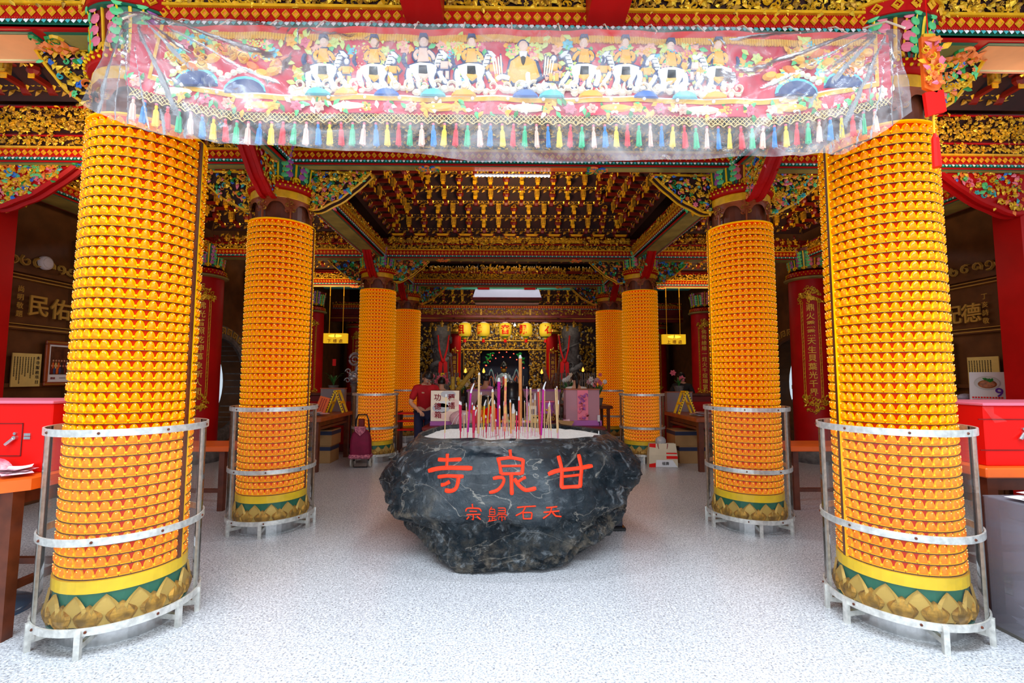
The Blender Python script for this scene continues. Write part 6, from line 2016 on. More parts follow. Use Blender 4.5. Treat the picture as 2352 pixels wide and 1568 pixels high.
m.build('painted_front', root)
for ch, x, z in (('功', -.12, .45), ('德', -.115, .31), ('箱', -.11, .175), ('種', .10, .45), ('福', .10, .32)):
    m = MB(); m.add(t_text(ch, .115, .004, .014), INKR, TR((x, -.036, z))); m.build('character', root)
m = MB(); m.add(t_sphere(.17, 14, 9, (1.15, .6, .75)), glass('pink_wrap', (.95, .72, .74), .3, .15, .45, (.92, .62, .64)), TR((0, 0, .12)))
for k in range(5): m.add(t_tube([(-.15 + k * .07, -.10, .02), (-.1 + k * .05, -.105, .12), (-.02 + k * .02, -.09, .22)], .004, 4), WHITE)
m.build('wrapped_offering', loc=(-.75, 7.36, .73), label='pink plastic-wrapped offering at the foot of the cream donation box', cat='offering')

root = thing('donation_case', 'pink-tinted acrylic donation case right of the incense', 'box', (1.17, 7.52, .722))
m = MB(); m.box((-.28, -.04, 0), (.30, .30, .085), PURP, .006); m.build('base', root)
PKA = glass('pink_acrylic', (.95, .80, .84), .18, .08, .32, (.88, .50, .56))
for nm, a, b in (('front_panel', (-.27, -.02, .085), (.27, -.008, .57)), ('side_panel', (-.27, -.008, .085), (-.258, .28, .57)), ('side_panel', (.258, -.008, .085), (.27, .28, .57)), ('back_panel', (-.27, .27, .085), (.27, .28, .57))):
    m = MB(); m.box(a, b, PKA); m.build(nm, root)
m = MB(); m.box((-.28, -.03, .57), (.28, .29, .585), RWOOD); m.build('lid', root)
m = MB(); m.box((-.085, -.032, .09), (.085, .02, .565), PINK)
carve(m, TR((-.06, -.034, .12)), .12, .4, .06, ((PURP, 2), (DRED, 2), (PINK, 1)), 4, 2); m.build('red_divider', root)
m = MB(); m.box((.23, -.05, .07), (.27, -.02, .17), STEEL); m.add(t_tube([(.25, -.05, .07), (.265, -.055, .04), (.26, -.055, .01)], .008, 5), BLACK); m.build('lock', root)
m = MB(); R = random.Random(6)
for k in range(9): m.add(t_sheet(np.stack(np.meshgrid(np.linspace(-.07, .07, 4), np.linspace(-.04, .04, 3)) + [np.random.RandomState(k).rand(3, 4) * .02], -1)), (PAPERP, PAPER, SALMON)[k % 3], TR((R.uniform(-.17, .17), R.uniform(.05, .2), .10 + k * .012), rz=R.uniform(-1, 1), rx=R.uniform(-.3, .3)))
m.build('banknotes', root)

def small(name, label, cat, loc, parts, rz=0.):
    root = thing(name, label, cat, loc, rz)
    for nm, mb in parts: mb.build(nm, root)
    return root
def mb(*adds):
    m = MB()
    for a in adds: m.add(*a)
    return m
small('paper_boat', 'folded brown paper boat at the right end of the offering table', 'paper boat', (.88, 7.38, .722),
      [('hull', mb((t_prism([(-.13, .10), (.13, .085), (.09, .02), (-.06, .015)], .09, .05), CARD), (t_prism([(-.04, .10), (.06, .12), (.07, .05), (-.03, .05)], .05, .03), PAPERP)))])
# fruit: each orange a thing of its own
for k, (x, y, z) in enumerate(((-.48, 7.42, 0), (-.36, 7.40, 0), (-.43, 7.53, 0), (-.31, 7.51, 0), (-.41, 7.46, .085))):
    pos = ('leftmost', 'second from left, lower', 'behind, left', 'rightmost', 'topmost')[k]
    root = thing('orange', '%s orange fruit of the small heap right of the donation box' % pos, 'fruit', (x, y, .722 + z), group='oranges on the offering table')
    mb((t_sphere(.055, 12, 8, (1, 1, .94)), ORANGE, TR((0, 0, .052)), True)).build('fruit', root)
    mb((t_lathe([(.004, .098), (.006, .106)], 5, True, True), GREEN)).build('stem', root)
small('orange_bag', 'orange gift bag standing behind the oranges', 'bag', (-.56, 7.66, .722), [('bag', mb((t_box((-.13, -.06, 0), (.13, .06, .24), .012), ORANGE))), ('handle', mb((t_tube([(-.05, -.06, .24), (-.04, -.06, .32), (.04, -.06, .32), (.05, -.06, .24)], .006, 5), INKR)))])
small('red_cloth_bundle', 'red cloth bundle with blue hem on the offering table', 'bundle', (-.30, 7.70, .722), [('bundle', mb((t_lathe([(.12, 0), (.14, .08), (.12, .24), (.03, .30)], 18, True, True), BRED, TR(s=(1, .7, 1)), True))), ('hem', mb((t_lathe([(.125, .01), (.146, .05), (.145, .08)], 18), BLUE, TR(s=(1, .72, 1)))))])
small('gilt_finial', 'small gilt lion figurine behind the oranges on the offering table', 'figurine', (-.50, 7.88, .722), [('figure', mb((FIGURINE, OLDGOLD, TR(s=(.3, .3, .42))), (t_box((-.1, -.08, 0), (.1, .08, .06)), GOLDP)))])
small('painted_vase', 'dark vase with gilt flowers on the offering table right of the incense', 'vase', (.62, 7.72, .722), [('vase', mb((t_lathe([(.07, 0), (.10, .08), (.12, .22), (.10, .30), (.12, .34), (.12, .37)], 20, True), PURP, None, True))), ('gilding', carve(MB(), FR((-.09, -.115, .06), (1, 0, 0), (0, 1, 0), (0, 0, 1)), .18, .2, .06, GPAL, 3, 2)), ('rim', mb((t_lathe([(.115, .355), (.13, .37), (.115, .385)], 20), PINK)))])
small('nut_jar', 'glass jar of brown nuts on a red tray on the offering table', 'jar', (.56, 7.40, .722), [('tray', mb((t_lathe([(.15, 0), (.17, .04), (.16, .045), (.14, .01)], 20, True), BRED))), ('nuts', mb(*[(t_sphere(.022, 6, 4), CARD, TR((.1 * cos(k * 2.4) * (k % 5) / 4, .1 * sin(k * 2.4) * (k % 5) / 4, .06 + .012 * (k // 5)))) for k in range(60)])), ('lid', mb((t_lathe([(.12, .21), (.125, .23), (.0, .24)], 18), PURP)))])
small('label_stand', 'small yellow label stand before the painted vase', 'sign', (.44, 7.60, .722), [('card', mb((t_box((-.08, -.01, .04), (.08, .0, .16)), PAPERY), (t_box((-.09, -.02, 0), (.09, .03, .04)), DGREEN))), ('writing', mb(*[(t_box((-.06 + k * .03, -.012, .11), (-.04 + k * .03, -.01, .135)), INK) for k in range(5)]))])
small('red_tray', 'red tray of wrapped sweets on the offering table behind the incense', 'tray', (.10, 7.55, .722), [('tray', mb((t_box((-.26, -.12, 0), (.26, .12, .04), .01), BRED))), ('sweets', mb(*[(t_sphere(.035, 7, 5, (1.3, .9, .7)), (GOLDP, PINK, LGREEN, PAPER)[k % 4], TR((-.2 + .045 * k, .05 * (-1) ** k, .06))) for k in range(10)]))])
small('white_carton', 'small white carton right of the red tray', 'carton', (.38, 7.75, .722), [('carton', mb((t_box((-.06, -.06, 0), (.06, .06, .30)), PAPER))), ('window', mb((t_box((-.035, -.063, .17), (.035, -.06, .25)), NAVY)))])
# big black censer
small('black_censer', 'big glossy black round censer with handles behind the incense', 'censer', (.05, 8.75, 0),
      [('pedestal', mb((t_lathe([(.22, 0), (.24, .06), (.14, .12), (.14, .60), (.24, .68)], 24, True, True), BLACK, None, True))),
       ('bowl', mb((t_lathe([(.10, .68), (.26, .76), (.29, .92), (.24, 1.06), (.27, 1.10), (.25, 1.12), (.20, 1.06)], 28), BLACK, None, True))),
       ('handle', mb((t_tube([(-.26, 0, 1.02), (-.36, 0, 1.18), (-.30, 0, 1.36), (-.20, 0, 1.30)], .03, 8), BLACK))), ('handle', mb((t_tube([(.26, 0, 1.02), (.36, 0, 1.18), (.30, 0, 1.36), (.20, 0, 1.30)], .03, 8), BLACK))),
       ('lid', mb((t_lathe([(.25, 1.10), (.22, 1.24), (.15, 1.36), (.05, 1.43), (.0, 1.44)], 24), BLACK, None, True)))])
small('bronze_bell', 'dark dome-shaped bell on the left of the black censer', 'bell', (-.42, 8.35, 0), [('stand', mb((t_box((-.14, -.12, 0), (.14, .12, .78), .01), WOOD))), ('bell', mb((t_lathe([(.20, .78), (.21, .80), (.19, 1.0), (.13, 1.14), (.0, 1.18)], 24), BLACK, None, True)))])

# giant incense rolls leaning behind
def roll(label, a, b, r, m_):
    root = thing('giant_incense', label, 'incense', a)
    v = np.array(b) - np.array(a)
    m = MB(); m.add(t_tube([(0, 0, 0), tuple(v)], r, 12), m_); m.build('roll', root)
    m = MB()
    t = np.linspace(.02, .98, 40)
    for k in range(2):
        m.add(t_tube([tuple(v * q + np.array((r * cos(q * 40 + k * pi), r * sin(q * 40 + k * pi), 0))) for q in t], .006, 4), OLDGOLD)
    m.build('wrapping', root)
YP = mat('yellow_incense_paper', (.66, .42, .05), .7, var=.3, vs=18)
roll('upright thick yellow incense roll behind the donation box', (-1.10, 9.2, 0), (-1.10, 9.2, 1.50), .035, YP)
roll('leaning thick yellow incense roll behind the donation box', (-1.27, 9.84, .96), (-.74, 9.98, 1.66), .05, YP)
roll('tall dark leaning pole left of the yellow rolls', (-.97, 9.25, 0), (-1.16, 9.3, 1.90), .035, WOOD)
def driftwood():
    root = thing('driftwood', 'twisted brown driftwood root standing right of the altar table', 'root', (1.02, 11.35, 0))
    R = random.Random(4)
    BK = mat('brown_bark', (.20, .07, .03), .7, var=.5, vs=20, bump=.6)
    m = MB()
    m.add(t_tube([(-.05, 0, 0), (0, 0, .5), (.03, .02, .95), (-.06, 0, 1.3), (-.16, 0, 1.75)], [.20, .17, .14, .08, .02], 9), BK, None, True)
    for p, r in ((((.03, 0, .9), (.14, 0, 1.25), (.20, 0, 1.6), (.24, 0, 2.0)), (.1, .07, .04, .01)), (((0, 0, .7), (-.16, 0, 1.0), (-.22, 0, 1.35)), (.09, .05, .02)), (((.02, 0, 1.0), (.02, -.05, 1.3), (.08, -.06, 1.55)), (.08, .05, .02))):
        m.add(t_tube(p, r, 8), BK, None, True)
    m.build('trunk', root)
driftwood()
plant(-1.52, 9.9, .9, 'vase of pink and white lilies behind the person in red', 12, .5, sd=11, fl=(9, (PINK, WHITE, PAPERP)))
plant(-1.06, 10.35, .9, 'vase of pale yellow lilies right of the person in red', 12, .45, sd=12, fl=(8, (CREAM, PAPERY, YEL)))
plant(1.30, 10.3, .9, 'vase of white flowers behind the ponytailed person', 16, .55, sd=13, fl=(9, (WHITE, CREAM)))
plant(1.90, 9.9, .9, 'vase of pink lilies beside the fourth right lamp column', 14, .5, sd=14, fl=(10, (PINK, PAPERP, WHITE)))
for s, wd in ((-1, 'left'), (1, 'right')):
    x = -1.42 if s < 0 else 1.66
    root = thing('flower_stand', 'dark wooden flower stand under the vases on the %s' % wd, 'stand', (x, 10.12, 0))
    m = MB(); m.box((-.5, -.42, .84), (.5, .42, .90), WOOD, .006); m.build('top', root)
    for a in (-.42, .42):
        for b in (-.34, .34):
            m = MB(); m.box((a - .03, b - .03, 0), (a + .03, b + .03, .84), WOOD); m.build('leg', root)
root = thing('red_shelf', 'red and dark slatted shelf left of the person in red', 'shelf', (-1.72, 8.9, 0))
m = MB()
for z in (.50, .66, .80): m.box((-.35, -.15, z), (.35, .15, z + .03), BRED)
m.build('boards', root)
m = MB()
for a in (-.33, .33): m.box((a - .02, -.14, 0), (a + .02, .14, .85), WOOD)
m.build('upright', root)

# ================================================================ people
def skin_mesh(V, E, Rr, root=0, sub=1):
    me = bpy.data.meshes.new('sk'); me.from_pydata([tuple(v) for v in V], E, [])
    o = bpy.data.objects.new('sk', me); COL.objects.link(o)
    o.modifiers.new('s', 'SKIN')
    sv = me.skin_vertices[0].data
    for i, r in enumerate(Rr):
        sv[i].radius = r if hasattr(r, '__len__') else (r, r); sv[i].use_root = (i == root)
    sb = o.modifiers.new('d', 'SUBSURF'); sb.levels = sub
    dg = bpy.context.evaluated_depsgraph_get()
    out = bpy.data.meshes.new_from_object(o.evaluated_get(dg))
    bpy.data.objects.remove(o)
    for p in out.polygons: p.use_smooth = True
    return out
def person(label, loc, rz, shirt, trousers, H=1.6, bend=0., hair='short', look=0., arms=((.12, -.30, .92), (.12, -.30, .92)), tilt=0.):
    """facing -y; bend = forward lean of the trunk in radians; arms = hand targets (outward, forward(-y), z) before scaling"""
    s = H / 1.62
    root = thing('person', label, 'person', loc, rz)
    pel = np.array([0, 0, .88])
    def tr(x, y, z):                      # trunk point, leaning forward from the pelvis
        dz = z - .88
        return np.array([x, y * cos(bend) - dz * sin(bend), .88 + dz * cos(bend) + y * sin(bend) * 0])
    V = [pel, tr(0, 0, 1.05), tr(0, -.01, 1.22), tr(0, .0, 1.33), tr(0, .005, 1.41)]
    nk = V[-1]
    hd = nk + np.array([0, -.035 - .06 * tilt, .085 - .03 * tilt])
    V += [hd, hd + np.array([0, -.02 - .07 * tilt, .075 - .03 * tilt])]
    Rr = [(.14, .10), (.125, .095), (.145, .10), (.10, .075), .048, (.072, .085), (.066, .075)]
    E = [(0, 1), (1, 2), (2, 3), (3, 4), (4, 5), (5, 6)]
    arm_pts = []
    for k, sd in enumerate((-1, 1)):
        sh = tr(sd * .165, 0, 1.31)
        ox, oy, oz = arms[k]
        hand = np.array([sd * ox, oy, oz]) + (tr(0, 0, 1.31) - np.array([0, 0, 1.31])) * .6
        d = hand - sh; L = np.linalg.norm(d)
        hand = sh + d * min(1, .50 / L); d = hand - sh; L = np.linalg.norm(d)
        out = np.array([sd * .5, .35, -.5]); out -= d * (out @ d) / (L * L); out /= np.linalg.norm(out)
        el = (sh + hand) / 2 + out * math.sqrt(max(.0, .255 ** 2 - (L / 2) ** 2))
        i0 = len(V)
        V += [sh, (sh + el) / 2, el, (el + hand) / 2, hand]
        Rr += [.056, .048, .040, .036, .026]
        E += [(3, i0), (i0, i0 + 1), (i0 + 1, i0 + 2), (i0 + 2, i0 + 3), (i0 + 3, i0 + 4)]
        dr = (hand - el) / np.linalg.norm(hand - el); side = np.cross(dr, (0, 0, 1)); side /= np.linalg.norm(side) + 1e-9; dn = np.cross(side, dr)
        ip = len(V)
        V.append(hand + dr * .07); Rr.append((.036, .018)); E.append((i0 + 4, ip))
        for f, (o_, ln) in enumerate(((-.030, .058), (-.010, .070), (.010, .066), (.028, .052))):
            b0 = len(V)
            V += [hand + dr * .095 + side * o_, hand + dr * (.095 + ln * .55) + side * o_ * 1.1 - dn * .012 * (1 if dn[2] > 0 else -1), hand + dr * (.095 + ln * .85) + side * o_ * 1.1 - dn * .035 * (1 if dn[2] > 0 else -1)]
            Rr += [.0095, .0085, .007]; E += [(ip, b0), (b0, b0 + 1), (b0 + 1, b0 + 2)]
        b0 = len(V)
        V += [hand + dr * .035 - sd * side * .036, hand + dr * .075 - sd * side * .05]; Rr += [.011, .009]; E += [(i0 + 4, b0), (b0, b0 + 1)]
        arm_pts.append((sh, el, hand))
    leg = []
    for sd in (-1, 1):
        i0 = len(V)
        hp = np.array([sd * .085, 0, .84]); kn = np.array([sd * .095, -.015, .46]); an = np.array([sd * .10, .02, .07]); toe = np.array([sd * .115, -.14, .035])
        V += [hp, (hp + kn) / 2, kn, (kn + an) / 2, an, toe]; Rr += [.085, .075, .055, .05, .036, .03]
        E += [(0, i0)] + [(i0 + q, i0 + q + 1) for q in range(5)]
        leg.append((hp, kn, an, toe))
    V = np.array(V) * s
    Rs = [tuple(np.array(r if hasattr(r, '__len__') else (r, r)) * s) for r in Rr]
    me = skin_mesh(V, E, Rs); me.materials.append(SKIN)
    body = bpy.data.objects.new('body', me); COL.objects.link(body); body.parent = root
    # shirt
    cv = [tr(0, 0, .86), tr(0, 0, 1.05), tr(0, -.01, 1.22), tr(0, 0, 1.335), tr(0, .002, 1.385)]
    cr = [(.155, .115), (.145, .112), (.165, .118), (.12, .092), (.062, .062)]
    ce = [(0, 1), (1, 2), (2, 3), (3, 4)]
    for sh, el, hand in arm_pts:
        i0 = len(cv); cv += [sh, (sh + el) / 2, el * .85 + sh * .15]; cr += [.074, .066, .062]; ce += [(3, i0), (i0, i0 + 1), (i0 + 1, i0 + 2)]
    me = skin_mesh(np.array(cv) * s, ce, [tuple(np.array(r if hasattr(r, '__len__') else (r, r)) * s) for r in cr]); me.materials.append(shirt)
    o = bpy.data.objects.new('shirt', me); COL.objects.link(o); o.parent = root
    tv = [np.array([0, 0, .90])]; tr_ = [(.15, .11)]; te = []
    for hp, kn, an, toe in leg:
        i0 = len(tv); tv += [hp, (hp + kn) / 2, kn, (kn + an) / 2, an + (0, 0, .03)]; tr_ += [.10, .09, .075, .07, .066]; te += [(0, i0)] + [(i0 + q, i0 + q + 1) for q in range(4)]
    me = skin_mesh(np.array(tv) * s, te, [tuple(np.array(r if hasattr(r, '__len__') else (r, r)) * s) for r in tr_]); me.materials.append(trousers)
    o = bpy.data.objects.new('trousers', me); COL.objects.link(o); o.parent = root
    for hp, kn, an, toe in leg:
        m = MB(); m.add(t_sphere(.05, 10, 6, (.9, 2., .75)), BLACK, TR(tuple((an * .45 + toe * .55 + (0, .0, -.015)) * s), s=s)); m.build('shoe', root)
    # hair and face on the head
    hc = (hd + np.array([0, -.01 - .035 * tilt, .04 - .015 * tilt])) * s
    HM = np.array(Matrix.Translation(tuple(hc)) @ Matrix.Rotation(look, 4, 'Z') @ Matrix.Rotation(tilt * .8, 4, 'X') @ Matrix.Scale(s, 4))
    m = MB()
    ph = np.linspace(-.35, pi / 2, 9); th = np.linspace(0, 2 * pi, 25)[:-1]
    rows = []
    for p in ph:
        low = np.where(np.sin(th) < -.2, .35, -.65)       # hairline: high over the face, low at the nape
        pp = np.maximum(p, low) if p < .35 else np.full(24, p)
        rows.append(np.stack([.088 * np.cos(pp) * np.cos(th), .105 * np.cos(pp) * np.sin(th) + .004, .118 * np.sin(pp) + .010], -1))
    m.add((np.concatenate(rows), [grid_faces(24, 9, True)]), HAIR, HM, True)
    if hair == 'tail': m.add(t_tube([(0, .10, .03), (0, .15, .0), (0, .155, -.10), (.01, .14, -.22)], [.03, .035, .032, .012], 8), HAIR, HM, True)
    if hair == 'bun': m.add(t_sphere(.05, 10, 7), HAIR, HM @ TR((0, .11, .02)), True)
    m.build('hair', root)
    m = MB()
    for sd in (-1, 1):
        m.add(t_sphere(.011, 8, 5, (1.2, .6, .7)), WHITE, HM @ TR((sd * .03, -.086, -.005))); m.add(t_sphere(.006, 6, 4), BLACK, HM @ TR((sd * .03, -.091, -.005)))
        m.add(t_box((sd * .03 - .015, -.092, .012), (sd * .03 + .015, -.084, .016)), HAIR, HM)
        m.add(t_sphere(.02, 8, 5, (.4, .8, 1.2)), SKIN, HM @ TR((sd * .083, .0, -.015)))
    m.add(t_sphere(.013, 8, 5, (.8, 1.1, 1.5)), SKIN, HM @ TR((0, -.095, -.028))); m.add(t_box((-.02, -.088, -.062), (.02, -.080, -.055)), INKR, HM)
    m.build('face', root)
    return root
REDT = mat('red_shirt', (.56, .006, .012), .8, var=.2, vs=6); PINKT = mat('pink_shirt', (.80, .25, .50), .8, var=.15, vs=6); WT = mat('white_shirt', (.80, .78, .70), .8, var=.1, vs=6)
DKT = mat('dark_shirt', (.02, .018, .02), .8); NVT = mat('navy_trousers', (.02, .02, .06), .8)
person('person in red shirt and navy trousers bending over the offering table', (-1.50, 8.28, 0), .35, REDT, NVT, 1.64, bend=.38, tilt=.9, look=.2, arms=((.16, -.28, .95), (.20, -.30, .92)))
person('dark-haired person in white seen from behind, right of the person in red', (-1.34, 9.35, 0), pi + .2, WT, NVT, 1.46, hair='short', arms=((.10, -.30, 1.15), (.10, -.30, 1.15)))
person('person in pink shirt with tied hair seen from behind at the altar', (-.52, 10.65, 0), pi - .7, PINKT, NVT, 1.52, hair='bun', arms=((.10, -.30, 1.15), (.10, -.30, 1.15)))
person('dark-haired person in red shirt in profile left of the pink shirt', (-.90, 11.7, 0), pi / 2 + .2, REDT, NVT, 1.44, hair='short', arms=((.10, -.25, 1.05), (.10, -.25, 1.05)))
person('ponytailed person in white shirt seen from behind, right of the altar', (1.30, 9.02, 0), pi, WT, NVT, 1.55, hair='tail', arms=((.12, -.30, 1.18), (.12, -.30, 1.18)))
person('person in dark shirt standing behind the right aisle counter', (3.97, 10.65, 0), -.5, DKT, NVT, 1.60, hair='short', tilt=.5, arms=((.15, -.30, 1.10), (.15, -.30, 1.10)))

# ================================================================ rear hall
def pz(py, Y): return 1.5 + (865 - py) * Y / 1070.
def pxx(px, Y): return (px - 1162) * Y / 1070. - .067 + .00
# hanging canopy
root = thing('hanging_canopy', 'hanging canopy box with a white sloping front and red lip over the rear court', 'canopy', (-.03, 12.2, 3.5))
m = MB(); v = np.array([(-.84, 0, .31), (.84, 0, .31), (.90, -.10, .075), (-.90, -.10, .075)]); m.add((np.concatenate([v, v + (0, .03, 0)]), [np.array([(3, 2, 1, 0), (4, 5, 6, 7), (0, 1, 5, 4)])]), mat('white_enamel', (.82, .74, .78), .3, var=.12, vs=2)); m.build('front_panel', root)
m = MB(); m.box((-.91, -.12, .0), (.91, -.06, .078), DRED, .006); m.build('lip', root)
m = MB(); m.box((-.88, -.06, .01), (.88, .9, .05), MAROON); m.box((-.86, .02, .05), (.86, .9, .30), DRED); m.build('casing', root)
for x in (-.62, .60):
    m = MB(); m.add(t_box((x - .15, -.01, .305), (x + .15, .03, .46)), BRED); m.build('red_drape', root)
for x in (-.8, .8):
    m = MB(); m.add(t_tube([(x, .4, .29), (x, .4, 2.1)], .012, 6), BLACK); m.build('hanging_rod', root)
# painted eave beam
root = thing('painted_beam', 'teal and cream painted beam across the rear court behind the canopy', 'beam', (0, 13.9, 4.18))
m = MB(); m.box((-5.5, -.10, -.05), (5.5, .1, .18), TEAL)
m.build('beam_body', root)
m = MB()
for i in range(9):
    x = -4.0 + i
    m.box((x - .36, -.112, .0), (x + .36, -.1, .13), CREAM if i % 2 else SALMON); m.box((x + .40, -.116, -.01), (x + .60, -.1, .14), BLUE); m.add(CURL2, TEAL, TR((x + .5, -.12, .06), s=.12))
m.build('painted_panel', root)
for s in (-1, 1):
    m = MB(); m.box((-.09, -.03, -.03), (.09, .03, .03), WHITE, .006); m.build('emergency_lamp', loc=(-2.0 if s < 0 else 1.93, 13.68, 4.10), label='small white lamp unit under the painted rear beam, %s' % ('left' if s < 0 else 'right'), cat='lamp') if False else None
vault('dim bracketed eaves over the entrance of the rear hall', -4.6, 4.6, 13.0, 14.75, 3.80, 3, ('back',), sp=.30)
beam('dark carved lintel across the front of the rear hall', (-5.6, 15.05), (5.6, 15.05), d=.2, frieze=((3.80, 3.86, .05),), top=3.88, seed=71, pitch=.08)
m = MB(); m.box((-5.6, 14.76, 3.46), (5.6, 14.84, 3.65), DRED)
carve(m, TR((-3.2, 14.755, 3.47)), 6.4, .18, .075, ((OLDGOLD, 6), (GOLD, 1), (BGOLD, 3)), 44, 1.8)
for x in (-2.4, -.85, .72, 2.3): m.box((x - .03, 14.72, 3.46), (x + .03, 14.76, 3.65), OLDGOLD)
m.build('carved_lintel_board', label='old gold carved board under the rear lintel above the lanterns', cat='carving')
m = MB(); m.box((-5.6, 14.70, 3.24), (5.6, 14.90, 3.455), DRED, .01); m.box((-5.6, 14.69, 3.34), (5.6, 14.70, 3.355), GOLDP)
m.build('tie_beam', label='plain dark red tie beam under the carved board of the rear hall', cat='beam')
m = MB(); m.box((-1.75, 14.84, 3.05), (1.75, 14.9, 3.24), MAROON); carve(m, TR((-1.75, 14.835, 3.06)), 3.5, .16, .06, ((GOLD, 4), (CREAM, 1), (GOLDP, 2)), 45, 1.8)
m.box((-.45, 14.82, 3.08), (-.30, 14.84, 3.20), YEL); m.box((.32, 14.82, 3.08), (.5, 14.84, 3.20), YEL)
m.build('gilt_valance', label='narrow bright gilt carved valance over the shrine lanterns', cat='carving')

# lanterns
def lantern_mb():
    m1 = MB(); h = .42
    pr = [(.10, 0), (.165, .03), (.19, .12), (.192, .30), (.165, .39), (.10, .42)]
    a = np.arange(24) * 2 * pi / 24
    P = []
    for r, z in pr:
        rr = r * (1 + .02 * np.cos(a * 12)); P.append(np.stack([rr * np.cos(a), rr * np.sin(a), np.full(24, z)], -1))
    m1.add((np.concatenate(P), [grid_faces(24, 6, True)]), mat('yellow_lantern_silk', (.85, .60, .03), .5, e=(1., .6, .02), es=.18), None, True)
    m2 = MB(); m2.add(t_lathe([(.09, -.02), (.105, .0), (.10, .01)], 16, True), GREEN); m2.add(t_lathe([(.10, .41), (.105, .425), (.06, .45)], 16, False, True), WHITE)
    m3 = MB(); m3.add(t_sphere(.05, 8, 5), YEL, TR((0, 0, -.05))); m3.add(t_lathe([(.03, -.07), (.045, -.12), (.05, -.18)], 8, True, True), BRED)
    return m1.mesh('silk'), m2.mesh('rim'), m3.mesh('tassel')
LM = lantern_mb()
for i, (ch, px) in enumerate(zip('祖佛音觀石', (1068, 1111, 1161, 1209, 1254))):
    x = pxx(px, 14.3)
    root = thing('yellow_lantern', 'yellow lantern with a red character, %s of the five in the rear hall' % ('leftmost', 'second from left', 'middle', 'second from right', 'rightmost')[i], 'lantern', (x, 14.3, pz(775, 14.3) + .03), group='yellow lanterns in the rear hall')
    plain('silk', LM[0], root); plain('rim', LM[1], root); plain('tassel', LM[2], root)
    m = MB(); a0 = -pi / 2 + (-.75, -.85, 0, -.7, .5)[i]
    q, f = t_text(ch, .30, .006, .022)
    ang = a0 + q[:, 0] / .195; r = .197 - q[:, 1]
    m.add((np.stack([r * np.cos(ang), r * np.sin(ang), q[:, 2] + .21], -1), f), BRED); m.build('character', root)
    m = MB(); m.add(t_tube([(0, 0, .44), (0, 0, .59)], .005, 4), BLACK); m.build('cord', root)
m = MB(); m.box((-1.95, 14.26, 3.32), (1.85, 14.34, 3.38), DRED)
for x in (-1.7, 0., 1.6): m.box((x - .03, 14.34, 3.33), (x + .03, 14.70, 3.37), DRED)
if 1: m.build('lantern_rail', label='dark red rail from which the yellow lanterns hang', cat='rail')

# dragon columns with red ribbons
def dragon_column(s, wd):
    x = -2.14 if s < 0 else 2.05
    root = thing('dragon_column', 'dark grey carved dragon column at the %s of the rear hall front' % wd, 'column', (x, 15.0, 0))
    m = MB(); m.add(t_lathe([(.27, 0), (.26, 2.75), (.31, 2.80), (.31, 3.12)], 24, True, True), DSTONE, None, True); m.build('shaft', root)
    t = np.linspace(0, 1, 60); a = 5.5 * pi * t + s
    m = MB(); m.add(t_tube(np.stack([(.29 + .02 * np.sin(t * 40)) * np.cos(a), (.29 + .02 * np.sin(t * 40)) * np.sin(a), .5 + 2.1 * t], -1), .085 * np.sin(np.clip(t * .9 + .1, 0, 1) * pi) + .02, 8), DSTONE, None, True)
    R = random.Random(2)
    for k in range(46):
        b = R.uniform(0, 2 * pi)
        m.add(R.choice((CURL, CURL2)), DSTONE, FR((.275 * cos(b), .275 * sin(b), R.uniform(.3, 2.7)), (-sin(b), cos(b), 0), (-cos(b), -sin(b), 0), (0, 0, 1)) @ TR(ry=R.uniform(0, 6), s=(.22, .3, .22)))
    m.build('dragon', root)
    m = MB()
    for k in range(10): m.add(FIGURINE, OLDGOLD, TR((.30 * cos(k * .7), .30 * sin(k * .7), 2.95 + .12 * (k % 2)), s=.22))
    m.build('gilt_capital', root)
    rx = x - s * .12 + (.0 if s < 0 else -.15)
    q = thing('red_ribbon', 'red cloth ribbon and bow hanging on the %s dragon column' % wd, 'ribbon', (rx, 14.57, 2.0))
    RB = mat('red_ribbon_cloth', (.80, .004, .004), .6, var=.3, vs=6)
    m = MB()
    for k in (-1, 1): m.add(t_tube([(k * .17, .05, .80), (k * .15, .02, .6), (k * .12, 0, .35), (k * .03, -.03, .02)], [.022, .025, .03, .03], 6), RB)
    m.build('loop', q)
    m = MB(); m.add(t_sphere(.07, 10, 6, (1.1, .7, 1)), RB)
    for k in (-1, 1): m.add(t_prism([(k * .01, .03), (k * .13, -.05), (k * .15, -.62), (k * .05, -.66), (k * .01, -.1)][::k], .03, .02), RB)
    m.build('bow', q)
    # slatted fence at the foot
    f = thing('slat_fence', 'weathered wooden slat fence round the %s dragon column' % wd, 'fence', (x, 14.1, 0))
    fw = mat('grey_weathered_wood', (.14, .10, .085), .7, var=.4, vs=14)
    for k in range(18):
        m = MB(); m.box((-.62 + k * .073, -.012, 0), (-.58 + k * .073, .012, 1.62), fw); m.build('slat', f)
    m = MB(); m.box((-.65, .012, .35), (.70, .04, .42), fw); m.box((-.65, .012, 1.35), (.70, .04, 1.42), fw); m.build('rail', f)
dragon_column(-1, 'left'); dragon_column(1, 'right')
m = MB(); m.box((-.055, -.01, -.11), (.055, 0, .11), YEL); m.add(t_text('內', .09, .003, .004), INK, TR((0, -.011, .05))); m.add(t_text('殿', .085, .003, .004), INK, TR((0, -.011, -.05)))
m.build('small_sign', loc=(-1.96, 14.0885, 1.50), label='small yellow paper sign fixed to the left slat fence', cat='sign')

